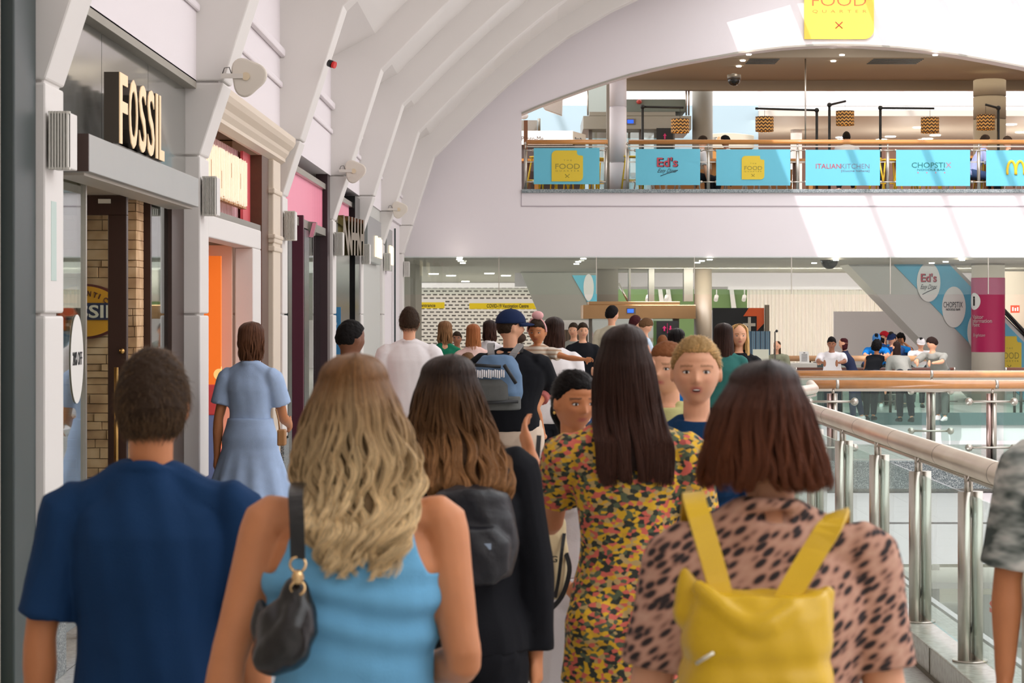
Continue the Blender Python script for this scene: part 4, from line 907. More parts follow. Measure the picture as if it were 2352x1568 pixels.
# escalator underside
y = 55; mb = MB(); mb.prism([(XX(1196,y),2.925),(XX(1400,y),2.925),(XX(1400,y),ZZ(735,y)),(XX(1243,y),ZZ(735,y))], y, y+1.2, 'y')
e = empty('escalator', (XX(1300,y), y, 1.7), 'grey underside of the escalator hanging left of the lift', 'escalator'); mb.build('cladding', mat('cladding_grey', C8(160,158,148), .5), e)
y = 54.97; mb = MB(); mb.prism([(XX(1314,y),ZZ(632,y)),(XX(1400,y),ZZ(632,y)),(XX(1400,y),ZZ(700,y)),(XX(1352,y),ZZ(698,y))], y, y+.03, 'y'); mb.build('graphic_band', SKY, e)
mb = MB(); mb.prism([(XX(1352,y)+ .13*math.cos(t), ZZ(660,y)+.34*math.sin(t)) for t in [2*PI*k/28 for k in range(28)]], y-.02, y, 'y'); mb.build('graphic_oval', WHITE, e)
mb = MB(); y = 57.5; mb.box(XX(1270,y), XX(1345,y), y, y+.1, ZZ(757,y), ZZ(733,y)); struct('wall_panel_white', mb, WHITE)
DSL = ramp_mat('slatted_wood', 'ShaderNodeTexWave', [(0,C8(70,54,44)),(.5,C8(104,84,68))], 3.5, .5, const=False)
mb = MB(); y = 57.2; mb.box(XX(1285,y), XX(1350,y), y, y+.2, 0, ZZ(757,y)); struct('wall_slatted', mb, DSL)
# lower lift
lift(51, 1339, 1598, ZZ(732,51), ZZ(700,51), ZZ(692,51), 0, LINT, 'lower lift entrance with a bronze lintel behind the crowd')
column(1594, 1635, 51.6, 0, 2.93, mat('brown_grey_column', C8(104,92,78), .45), 'grey concrete column right of the lower lift', ())
mb = MB()
for a, b in ((1372,1420),(1444,1449),(1490,1503),(1571,1592)): mb.box(XX(a,51.5), XX(b,51.5), 51.5, 51.9, ZZ(692,51.5), 2.93)
struct('trim_33', mb, mat('lift_frame', C8(96,90,80), .4, .3))
mb = MB(); mb.tube([PX(1420,650,52.5),PX(1444,694,52.5)], .03, 8); tag(mb.build('escalator_rail', STEEL), 'diagonal steel rail seen above the lower lift', 'rail')
GREEN = mat('green_wall', C8(112,140,88), .6)
mb = MB(); y = 70; mb.box(XX(1400,y), XX(1722,y), y, y+.1, ZZ(712,y), ZZ(664,y)); mb.box(XX(1500,y),XX(1600,y),y,y+.1,0,ZZ(712,y)); struct('wall_green', mb, GREEN)
mb = MB()
for a in (1512,1530,1676): mb.prism([(XX(a,69.8),ZZ(664,69.8)),(XX(a+9,69.8),ZZ(664,69.8)),(XX(a+16,69.8),ZZ(712,69.8)),(XX(a+5,69.8),ZZ(712,69.8))], 69.8, 69.95, 'y')
struct('trim_34', mb, WHITE)
for i_, p in enumerate((1489, 1532, 1646, 1710)):
    mb = MB(); c = PX(p, 680, 66); mb.tube([c, c+Vector((-.04,-.15,-.12))], .065, 12); mb.tube([c+Vector((0,0,.0)), c+Vector((0,0,.2))], .02, 6); tag(mb.build('track_spotlight', WHITE), 'white track spotlight against the green wall, '+ORDS[i_]+' from the left', 'spotlight', 'white track spotlights')
y = 50.8; mb = MB(); mb.box(XX(1508,y), XX(1558,y), y, y+.06, .9, ZZ(737,y)); o = mb.build('lift_sign', BLACKM); tag(o, 'black lift sign with pink arrows behind the crowd', 'sign')
mb = MB(); arrow(mb, 1526, 748, 760, 10, y-.001); arrow(mb, 1540, 748, 760, 9, y-.001, False); mb.box(XX(1532.5,y),XX(1533.3,y),y-.01,y,ZZ(765,y),ZZ(742,y)); mb.build('arrow', ARR, o)
# black and orange sign wall
y = 47; e = empty('sign_wall', (XX(1696,y), y, 0), 'black sign wall with an orange arrow and a pale cross', 'sign')
mb = MB(); mb.box(XX(1637,y), XX(1755,y), y, y+.1, 0, ZZ(707,y)); mb.build('panel', BLACKM, e)
OR2 = mat('arrow_orange', C8(226,92,34), .5); mb = MB()
P = [(1720,707),(1755,707),(1755,742),(1738,760),(1738,726),(1707,726)]; mb.prism([(XX(p[0],y),ZZ(p[1],y)) for p in P], y-.02, y, 'y'); mb.build('arrow', OR2, e)
mb = MB(); mb.box(XX(1718,y), XX(1724.5,y), y-.02, y, ZZ(763,y), ZZ(728,y)); mb.box(XX(1706,y), XX(1735,y), y-.022, y-.001, ZZ(749,y), ZZ(742,y)); mb.build('cross', mat('cross_cream', C8(206,196,180), .5), e)
STRP = ramp_mat('blue_maroon_stripes', 'ShaderNodeTexWave', [(0,C8(60,50,66)),(.35,C8(96,160,190)),(.6,C8(84,56,92)),(.8,C8(160,196,206)),(1,C8(70,90,120))], 3.1, .4, const=False)
mb = MB(); mb.box(XX(1706,y)-.05, XX(1766,y), y-.3, y-.28, 0.5, ZZ(760,y)); mb.build('striped_base', STRP, e)
mb = MB(); mb.box(XX(1757,y), XX(1766,y), y-.1, y+.1, 0, ZZ(700,y)); mb.build('end_post', mat('taupe_post', C8(130,116,98), .5), e)
# curtain and screen board
CUR = mat('curtain_white', C8(236,228,216), .8)
y = 56.2; mb = MB(); n = 64; xa, xb = XX(1716,y), XX(2060,y); P = []
top, bot = ZZ(665,y), .02
vs = []; 
for k in range(n*6+1):
    u = k/(n*6); xx = xa+(xb-xa)*u; d_ = .03*math.sin(2*PI*u*n/1.6)
    vs += [(xx, y+d_, bot), (xx, y+d_, top)]
mb.add(vs, [[2*k,2*k+2,2*k+3,2*k+1] for k in range(n*6)], 0, True)
tag(mb.build('curtain', CUR, fix=False), 'tall white pleated curtain behind the far crowd', 'curtain')
mb = MB(); mb.box(xa-.5, xb+3, y-.1, y+.1, top, top+.08); mb.box(xa-6, xb+4, y+.3, y+.5, top+.08, 3.35); struct('trim_35', mb, WHITE2)
y = 50; mb = MB(); mb.box(XX(1915,y), XX(2078,y), y, y+.06, 0, ZZ(715,y)); tag(mb.build('screen_board', WHITE2), 'plain white board standing behind the far crowd', 'board')
# right escalator with banner graphics
y = 47.0; e = empty('escalator', (XX(2150,y), y, 0), 'big grey clad escalator side with a blue logo banner at the right', 'escalator')
mb = MB(); mb.prism([(XX(1948,y),2.93),(XX(2190,y),2.93),(XX(2500,y),ZZ(925,y)),(XX(2500,y),0),(XX(2250,y),0)], y, y+1.3, 'y'); mb.build('cladding', mat('escalator_grey', C8(186,184,180), .3, .3, var=.04, vscale=1), e)
mb = MB(); mb.prism([(XX(2052,y),2.93),(XX(2180,y),2.93),(XX(2480,y),ZZ(920,y)),(XX(2353,y),ZZ(920,y))], y-.03, y, 'y'); mb.build('banner', mat('escalator_blue', C8(96,176,206), .4), e)
def oval(cx, cy, rx, ry, nm_, m):
    mb = MB(); mb.prism([(XX(cx+rx*math.cos(2*PI*k/40),y), ZZ(cy+ry*math.sin(2*PI*k/40),y)) for k in range(40)], y-.05, y-.03, 'y'); return mb.build(nm_, m, e)
PALE = mat('oval_white', C8(228,228,226), .4)
oval(2132,648,27,45,'logo_oval',PALE); oval(2190,705,27,47,'logo_oval',PALE); oval(2248,762,27,47,'logo_oval',PALE)
YY = y-.052
def T2(mb, s, x0, x1, y0, y1, d=None, **k): d = d or YY; text(mb, s, (x1-x0)*d/F, (y1-y0)*d/F, (XX(x0,d), d, ZZ(y1,d)), (1,0,0), (0,0,1), .003, **k)
mb = MB(); T2(mb, "Ed's", 2116, 2152, 628, 648, bold=.03); mb.build('shadow_lettering', DRK, e)
mb = MB(); T2(mb, "Ed's", 2115, 2151, 627.5, 647, d=YY-.01, bold=.01); mb.build('lettering', RDL, e)
mb = MB(); T2(mb, 'Easy Diner', 2114, 2152, 653, 667, shear=.6); mb.tube([PX(2119,676,YY),PX(2130,670,YY),PX(2151,661,YY)], .008, 5); T2(mb, 'CHOPSTIX', 2167, 2211, 693, 706); T2(mb, 'NOODLE BAR', 2173, 2206, 708, 713, bold=.02); mb.build('dark_lettering', DRK, e)
logo(e, 2318, 815, 56, 86, y-.03)
mb = MB(); mb.tube([PX(2305,712,y-.1),PX(2480,900,y-.1)], .05, 10); mb.build('handrail', BLACK, e)
mb = MB(); mb.prism([(XX(2172,y),2.93),(XX(2232,y),2.93),(XX(2400,y),ZZ(790,y)),(XX(2340,y),ZZ(790,y))], y-.02, y+.4, 'y'); 
# maroon information column
y = 46.2; R = 37.5*y/F; xc = XX(2269.5,y)
e = empty('information_column', (xc, y, 0), 'thick round column with a maroon visitor information wrap', 'column')
mb = MB(); mb.tube([(xc,y,0),(xc,y,2.93)], R, 40); mb.build('shaft', mat('column_cream', C8(206,196,182), .5), e)
mb = MB(); mb.tube([(xc,y,ZZ(808,y)),(xc,y,ZZ(638,y))], R+.006, 40, cap=False); mb.build('wrap', mat('wrap_maroon', C8(176,22,84), .45), e)
mb = MB(); mb.tube([(xc,y,ZZ(677,y)),(xc,y,ZZ(640,y))], R+.008, 40, cap=False); mb.build('wrap_top', mat('wrap_rose', C8(176,66,108), .45), e)
def wrap(mb, th0=0):
    for i, v in enumerate(mb.v):
        r = R+.012-(v[1]-y)*0; th = v[0]/R; mb.v[i] = (xc+r*math.sin(th), y-r*math.cos(th), v[2])
mb = MB()
for s, a, b_ in (('Visitor',732,724),('Information',741,731.5),('Point',750,741)): text(mb, s, len(s)*.042, .085, (-R*1.32, y, ZZ(a,y)), (1,0,0), (0,0,1), .002, bold=.01)
text(mb, 'Brighton', .30, .09, (-R*1.25, y, ZZ(775,y)), (1,0,0), (0,0,1), .002, shear=.3)
wrap(mb); mb.build('lettering', WHITE, e)
mb = MB(); V_ = [(-R*1.15, y, ZZ(692,y))]+[(-R*1.15+.17*q/6*math.cos(2*PI*k/30), y, ZZ(692,y)+.18*q/6*math.sin(2*PI*k/30)) for q in range(1,7) for k in range(30)]
mb.add(V_, [[0,1+k,1+(k+1)%30] for k in range(30)]+[[1+q*30+k,1+q*30+(k+1)%30,31+q*30+(k+1)%30,31+q*30+k] for q in range(5) for k in range(30)]); wrap(mb); mb.build('info_disc', PALE, e)
mb = MB(); text(mb, 'i', .06, .2, (-R*1.15-.03, y, ZZ(702,y)), (1,0,0), (0,0,1), .002, bold=.04); wrap(mb)
for i, v in enumerate(mb.v): mb.v[i] = (xc+(v[0]-xc)*1.01, y+(v[1]-y)*1.01, v[2])
mb.build('info_letter', BLACKM, e)
y = 52; mb = MB(); mb.box(XX(2322,y), XX(2342,y), y, y+.05, ZZ(718,y), ZZ(701,y)); o = mb.build('exit_sign', emis('sign_red_glow', C8(226,60,36), .8)); tag(o, 'small red lit sign on the pale wall right of the maroon column', 'sign')
mb = MB(); 
for k in range(3): mb.box(XX(2325+k*5.5,y), XX(2328+k*5.5,y), y-.005, y, ZZ(714,y), ZZ(705+2*(k%2),y))
mb.build('pictogram', WHITE, o)
mb = MB(); mb.box(XX(2305,53), XX(2600,53), 53, 53.2, 0, 2.9); struct('wall_right_rear', mb, CREAM)
# lower floor objects under the bridge
y = 43; z0 = -4.6
e = empty('food_kiosk', (XX(2290,y), y, z0), 'white food kiosk on the lower floor with a red S sign', 'kiosk')
mb = MB(); mb.box(XX(2200,y), XX(2500,y), y, y+2.5, z0, ZZ(1420,y)); mb.build('counter', mat('kiosk_counter', C8(214,214,208), .4), e)
mb = MB(); mb.box(XX(2120,y), XX(2500,y), y-.1, y+2.5, ZZ(1350,y), ZZ(1336,y)); mb.build('canopy_edge', WHITE, e)
mb = MB(); mb.box(XX(2205,y), XX(2500,y), y-.02, y, ZZ(1480,y), ZZ(1365,y)); mb.build('sign_panel', mat('kiosk_panel', C8(206,206,200), .4), e)
mb = MB(); text(mb, 'S', 24*y/F, 30*y/F, (XX(2272,y), y-.021, ZZ(1407,y)), (1,0,0), (0,0,1), .01, bold=.05); mb.build('letter', mat('red_orange', C8(232,74,40), .5), e)
mb = MB(); mb.box(XX(2060,46), XX(2110,46), 46, 46.4, z0, ZZ(1310,46)); tag(mb.build('display_stand', GREYM), 'grey display stand on the lower floor', 'stand')
mb = MB(); mb.box(XX(2138,45), XX(2158,45), 45, 45.1, z0, ZZ(1297,45)); tag(mb.build('poster_stand', WHITE), 'white poster stand on the lower floor', 'stand')
mb = MB(); mb.box(2.3, 16, 57, 57.3, -4.6, -.4); struct('wall_lower', mb, mat('lower_wall', C8(190,176,156), .6, var=.2, vscale=1.5))
# ================================================================ PEOPLE
def loftpts(pts, rads, sub=3):
    """Catmull-Rom through the joints"""
    P = [Vector(p) for p in pts]; n = len(P); out = []; ro = []
    for i in range(n-1):
        p0, p1, p2, p3 = P[max(i-1,0)], P[i], P[i+1], P[min(i+2,n-1)]
        for k in range(sub):
            t = k/sub; out.append(.5*((2*p1)+(p2-p0)*t+(2*p0-5*p1+4*p2-p3)*t*t+(3*p1-p0-3*p2+p3)*t**3)); ro.append(rads[i]+(rads[i+1]-rads[i])*t)
    return out+[P[-1]], ro+[rads[-1]]
def limb(mb, pts, rads, n=12, sub=3):
    p, r = loftpts(pts, rads, sub); mb.tube(p, r, n); mb.ell(p[0], (r[0],)*3, nu=10, nv=8); mb.ell(p[-1], (r[-1],)*3, nu=10, nv=8)
def remesh(mb, vox, smooth=2, sf=.5, pred=None, solid=0, disp=None):
    me = mb.mesh('tmp'); bm = bmesh.new(); bm.from_mesh(me); bmesh.ops.recalc_face_normals(bm, faces=bm.faces); bm.to_mesh(me); bm.free()
    o = bpy.data.objects.new('tmp', me); COL.objects.link(o)
    m = o.modifiers.new('r', 'REMESH'); m.mode = 'VOXEL'; m.voxel_size = vox; m.use_smooth_shade = True
    if smooth: q = o.modifiers.new('s', 'SMOOTH'); q.iterations = smooth; q.factor = sf
    bpy.context.view_layer.update()
    r = bpy.data.meshes.new_from_object(o.evaluated_get(bpy.context.evaluated_depsgraph_get()))
    bpy.data.objects.remove(o); bpy.data.meshes.remove(me)
    n = len(r.vertices); co = np.empty(n*3); r.vertices.foreach_get('co', co); co = co.reshape(n, 3)
    if disp is not None:
        nr = np.empty(n*3); r.vertices.foreach_get('normal', nr); nr = nr.reshape(n, 3)
        co = co+nr*disp(co)[:, None]; r.vertices.foreach_set('co', co.ravel()); r.update()
    if pred is not None:
        keep = pred(co); bm = bmesh.new(); bm.from_mesh(r); bm.verts.ensure_lookup_table()
        bmesh.ops.delete(bm, geom=[bm.verts[i] for i in np.where(~keep)[0]], context='VERTS')
        bv = [(v, [e.other_vert(v) for e in v.link_edges if e.is_boundary]) for v in bm.verts if v.is_boundary]
        for _ in range(14):
            nc = [(v, (v.co*.4+sum((q.co for q in nb), Vector())*.6/len(nb))) for v, nb in bv if len(nb) == 2]
            for v, c in nc: v.co = c
        bm.to_mesh(r); bm.free()
    return r
def wob(co, fr, amp, seed=0, st=(1,1,1)):
    x, y, z = co[:,0]*st[0]*fr+seed, co[:,1]*st[1]*fr+seed*2, co[:,2]*st[2]*fr
    return amp*(np.sin(x+1.7*np.sin(z*.6+seed))*np.cos(y*.9+z*.8)+.5*np.sin(2.1*z+x*1.3+y)*np.cos(1.9*x-z*.4))
HM = {}
def hair_mat(name, root, tip, streak=.35, rough=.42):
    if name in HM: return HM[name]
    m = bpy.data.materials.new(name); m.use_nodes = True; nt = m.node_tree; b = nt.nodes['Principled BSDF']
    hi = nt.nodes.new('ShaderNodeHairInfo'); r = nt.nodes.new('ShaderNodeValToRGB')
    r.color_ramp.elements[0].position = .25; r.color_ramp.elements[0].color = (*root,1); r.color_ramp.elements[1].position = .8; r.color_ramp.elements[1].color = (*tip,1)
    nt.links.new(hi.outputs['Intercept'], r.inputs[0])
    mp = nt.nodes.new('ShaderNodeMapRange'); mp.inputs[3].default_value = 1-streak; mp.inputs[4].default_value = 1+streak
    nt.links.new(hi.outputs['Random'], mp.inputs[0])
    mx = nt.nodes.new('ShaderNodeVectorMath'); mx.operation = 'SCALE'; nt.links.new(r.outputs[0], mx.inputs[0]); nt.links.new(mp.outputs[0], mx.inputs['Scale'])
    nt.links.new(mx.outputs[0], b.inputs['Base Color']); b.inputs['Roughness'].default_value = rough; b.inputs['Specular IOR Level'].default_value = .18
    core = mat(name+'_core', tuple(.5*(.75*a+.25*c) for a, c in zip(root, tip)), .7, spec=.15, bump=.6, bscale=60)
    HM[name] = (m, core); return HM[name]
def curves(name, pos, rad, m, parent):
    N, K, _ = pos.shape
    cu = bpy.data.hair_curves.new(name); cu.add_curves([K]*N)
    cu.attributes['position'].data.foreach_set('vector', pos.astype(np.float32).ravel())
    a = cu.attributes.new('radius', 'FLOAT', 'POINT'); a.data.foreach_set('value', (rad*np.linspace(1, .35, K)[None,:]*np.ones((N,1))).astype(np.float32).ravel())
    cu.materials.append(m); o = bpy.data.objects.new(name, cu); COL.objects.link(o); o.parent = parent; return o
def envelope(T, z):
    """T rows: z, xl, xr, back, front (metres, descending z) -> interpolated"""
    T = np.array(T)[::-1]; return [np.interp(z, T[:,0], T[:,k]) for k in range(1,5)]
def long_hair(e, head, T, hm, N=6000, rad=.0007, wave=.012, wf=3.0, clumps=60, K=26, open_ang=150, lmin=.72, core=.86, part=0, flip=0, seed=1, zc=None, thin=0, zs=None):
    """hair mass between silhouette rows; strands from the parting down the outside"""
    R = np.random.default_rng(seed); T = [list(r) for r in T]
    z0, z1 = T[0][0], T[-1][0]; hx, hy = head[0], head[1]
    # make the dome round
    r1 = T[1]; dome = []
    for k in range(1, 7):
        u = k/7; s_ = math.sqrt(1-(1-u)**2); dome.append([z0+(r1[0]-z0)*u, hx+(r1[1]-hx)*s_, hx+(r1[2]-hx)*s_, r1[3]*s_, r1[4]*s_])
    TT = [[z0, hx-.004, hx+.004, .004, .004]]+dome+T[1:]
    th = R.uniform(-open_ang, open_ang, N)*PI/180
    rho = 1-.30*R.random(N)**1.6
    ln = lmin+(1-lmin)*R.random(N)**.7
    cl = R.integers(0, clumps, N); cth = np.sort(R.uniform(-open_ang, open_ang, clumps))*PI/180
    idx = np.abs(th[:,None]-cth[None,:]).argmin(1); ph = R.uniform(0, 2*PI, clumps)[idx]; cle = R.uniform(.9, 1.0, clumps)[idx]
    amp = wave*R.uniform(.6, 1.3, clumps)[idx]
    t = np.linspace(0, 1, K)[None,:]; tt = t**1.25
    zend = z0+(z1-z0)*(ln*cle)[:,None]; z = z0+(zend-z0)*tt
    xl, xr, bk, fr = envelope(TT, z)
    dep = ((z0-z)/(z0-z1))
    pull = np.clip((dep-.35)/.5, 0, 1)*.55
    tha = th[:,None]*(1-pull)+cth[idx][:,None]*pull
    ro = rho[:,None]+np.zeros_like(z); ro = ro*(1-pull*.12)
    ramp = np.clip((dep-.18)/.6, 0, 1)
    tha = tha+part*(1-dep)
    xm = (xl+xr)/2; hw = (xr-xl)/2
    x = xm+hw*np.sin(tha)*ro; D = np.where(np.cos(tha) > 0, bk, fr)
    y = hy-D*np.cos(tha)*ro
    if zs is not None:
        s_ = np.clip((zs+.05-z)/.10, 0, 1); y = y*(1-s_)+(hy-bk*(.90+.06*np.cos(tha)**2+.08*(ro-.85)))*s_
    ww = 2*PI*wf*dep*(z0-z1)/.4+ph[:,None]
    x = x+amp[:,None]*ramp*np.sin(ww); y = y+amp[:,None]*ramp*np.cos(ww*.97+1)*.8
    x = x+flip*np.sign(np.sin(th))[:,None]*np.clip((dep-.8)/.2,0,1)**1.5
    jit = R.normal(0, .0025, (N,1)); x = x+jit*ramp; y = y+R.normal(0, .003, (N,1))*ramp
    pos = np.stack([x, y, z], -1)
    # core
    mb = MB(); rows = []; M = 26
    vs = []; 
    for k in range(M):
        zz = z0-.008+(z1+(z0-z1)*(1-.88)-z0)*((k/(M-1))); a = envelope(TT, np.array([zz]))
        xl_, xr_, b_, f_ = [q[0] for q in a]; c_ = core*(1 if k < M-6 else (1-.11*(k-M+7)))
        for j in range(32):
            an = 2*PI*j/32; full = min(abs(an), 2*PI-abs(an)); D_ = b_ if math.cos(an) > 0 else f_
            if zc is not None and full > math.radians(open_ang) and zz < zc: D_ = -.0*f_
            yy_ = hy-D_*math.cos(an)*c_
            if zs is not None: s2 = min(1, max(0, (zs+.05-zz)/.10)); yy_ = yy_*(1-s2)+(hy-b_*(.86+.05*math.cos(an)))*s2
            vs.append(((xl_+xr_)/2+(xr_-xl_)/2*math.sin(an)*c_, yy_, zz))
    if open_ang >= 170:
        mb.add(vs, [[i*32+j, i*32+(j+1)%32, (i+1)*32+(j+1)%32, (i+1)*32+j] for i in range(M-1) for j in range(32)]+[list(range(32)), [(M-1)*32+j for j in reversed(range(32))]], 0, True)
    else:
        ff = []
        for i in range(M-1):
            for j in range(32):
                an = 2*PI*(j+.5)/32; full = min(an, 2*PI-an)
                if full < math.radians(open_ang) or (zc is not None and vs[i*32][2] > zc): ff.append([i*32+j, i*32+(j+1)%32, (i+1)*32+(j+1)%32, (i+1)*32+j])
        mb.add(vs, ff, 0, True)
    o = mb.build('hair', hm[1], e, fix=False); o.location = (0,0,0)
    if N and not thin: s_ = curves('hair_strands', pos, rad, hm[0], o); s_.location = (0,0,0)
    return o

def head_mesh(mb, C, M, s, fem=0, jaw=1.0, nose=1.0, fat=0):
    """C head centre, M 3x3 rotation (u right, v forward, w up), s half height in metres"""
    nu, nv = 44, 34; V = []
    for i in range(nv+1):
        ph = -PI/2+PI*i/nv
        for j in range(nu):
            a = 2*PI*j/nu; w = math.sin(ph); c = math.cos(ph); c = c**.9 if c > 0 else 0
            u, v = c*math.cos(a)*.675, c*math.sin(a)*.84
            if w < 0:
                k = (-w)**1.6; u *= 1-(.24+.06*fem)*k*(1 if v > 0 else .6)
                if v < 0: v *= 1-.45*k
                if v > 0: v *= 1-.03*k
            if v < 0: v *= 1.06
            if v > 0:
                fv = min(1, v/.4); g = lambda du, dw, su, sw: math.exp(-(du/su)**2-(dw/sw)**2)
                au = abs(u)
                d = -.055*fv*(1-min(1,(au/.6))**2)*(w < .3)
                d += nose*(.19*g(u, w+.24, .085, .085)+.10*g(u, w+.10, .065, .12)+.05*g(au-.075, w+.27, .05, .05))
                d += -.085*g(au-.28, w-.0, .15, .085)+.035*g(au-.26, w-.17, .2, .06)
                d += .045*g(u, w+.47, .17, .035)+.055*g(u, w+.565, .14, .04)-.03*g(u, w+.515, .18, .018)-.02*g(u,w+.65,.2,.04)
                d += .06*g(u, w+.84, .2, .10)+.045*g(au-.40, w+.22, .18, .14)+fat*.04*g(au-.4,w+.5,.2,.2)
                v += d*fv
            V.append(C+M@Vector((u*s, v*s, w*s)))
    F_ = [[i*nu+j, i*nu+(j+1)%nu, (i+1)*nu+(j+1)%nu, (i+1)*nu+j] for i in range(nv) for j in range(nu)]
    mb.add(V, F_, 0, True)
    for sx in (-1, 1):
        mb.ell(C+M@Vector((sx*.70*s, -.06*s, -.08*s)), (.055*s, .15*s, .25*s), M@Euler((.15,0,sx*-.35)).to_matrix())
SKIN = {}
def skin_mat(name, col, lip, brow):
    if name in SKIN: return SKIN[name]
    m = mat('skin_'+name, col, .5, spec=.4); nt = m.node_tree; at = nt.nodes.new('ShaderNodeAttribute'); at.attribute_name = 'tint'
    b = nt.nodes['Principled BSDF']; sp = nt.nodes.new('ShaderNodeSeparateColor'); nt.links.new(at.outputs['Color'], sp.inputs[0])
    tc = nt.nodes.new('ShaderNodeTexCoord'); n = nt.nodes.new('ShaderNodeTexNoise'); n.inputs['Scale'].default_value = 14; nt.links.new(tc.outputs['Object'], n.inputs['Vector'])
    m0 = nt.nodes.new('ShaderNodeMix'); m0.data_type = 'RGBA'; m0.inputs[6].default_value = (*[c*.9 for c in col],1); m0.inputs[7].default_value = (*[min(1,c*1.1) for c in col],1); nt.links.new(n.outputs[0], m0.inputs[0])
    m1 = nt.nodes.new('ShaderNodeMix'); m1.data_type = 'RGBA'; m1.inputs[7].default_value = (*lip,1); nt.links.new(sp.outputs[0], m1.inputs[0]); nt.links.new(m0.outputs[2], m1.inputs[6])
    m2 = nt.nodes.new('ShaderNodeMix'); m2.data_type = 'RGBA'; m2.inputs[7].default_value = (*brow,1); nt.links.new(sp.outputs[1], m2.inputs[0]); nt.links.new(m1.outputs[2], m2.inputs[6])
    nt.links.new(m2.outputs[2], b.inputs['Base Color']); b.inputs['Subsurface Weight'].default_value = .06; b.inputs['Subsurface Radius'].default_value = (.02,.008,.004)
    SKIN[name] = m; return m
SK = dict(fair=(C8(224,166,132), C8(196,98,96), C8(150,104,70)), tan=(C8(200,130,86), C8(176,88,80), C8(70,46,34)), warm=(C8(208,138,94), C8(190,96,88), C8(110,76,50)), olive=(C8(190,128,86), C8(176,84,84), C8(32,22,20)), dark=(C8(120,76,54), C8(120,60,56), C8(24,18,16)), brown=(C8(150,98,70), C8(130,70,62), C8(24,18,16)))
MAN_T = [(.455,.072,.052),(.50,.092,.064),(.54,.094,.064),(.60,.086,.060),(.65,.086,.058),(.71,.098,.064),(.755,.104,.064),(.782,.098,.054),(.804,.074,.046),(.822,.050,.040),(.838,.040,.037)]
WOM_T = [(.455,.076,.056),(.50,.100,.068),(.54,.100,.068),(.59,.082,.058),(.63,.074,.052),(.68,.080,.058),(.735,.089,.066),(.762,.088,.058),(.785,.080,.048),(.803,.060,.041),(.820,.042,.036),(.836,.034,.033)]
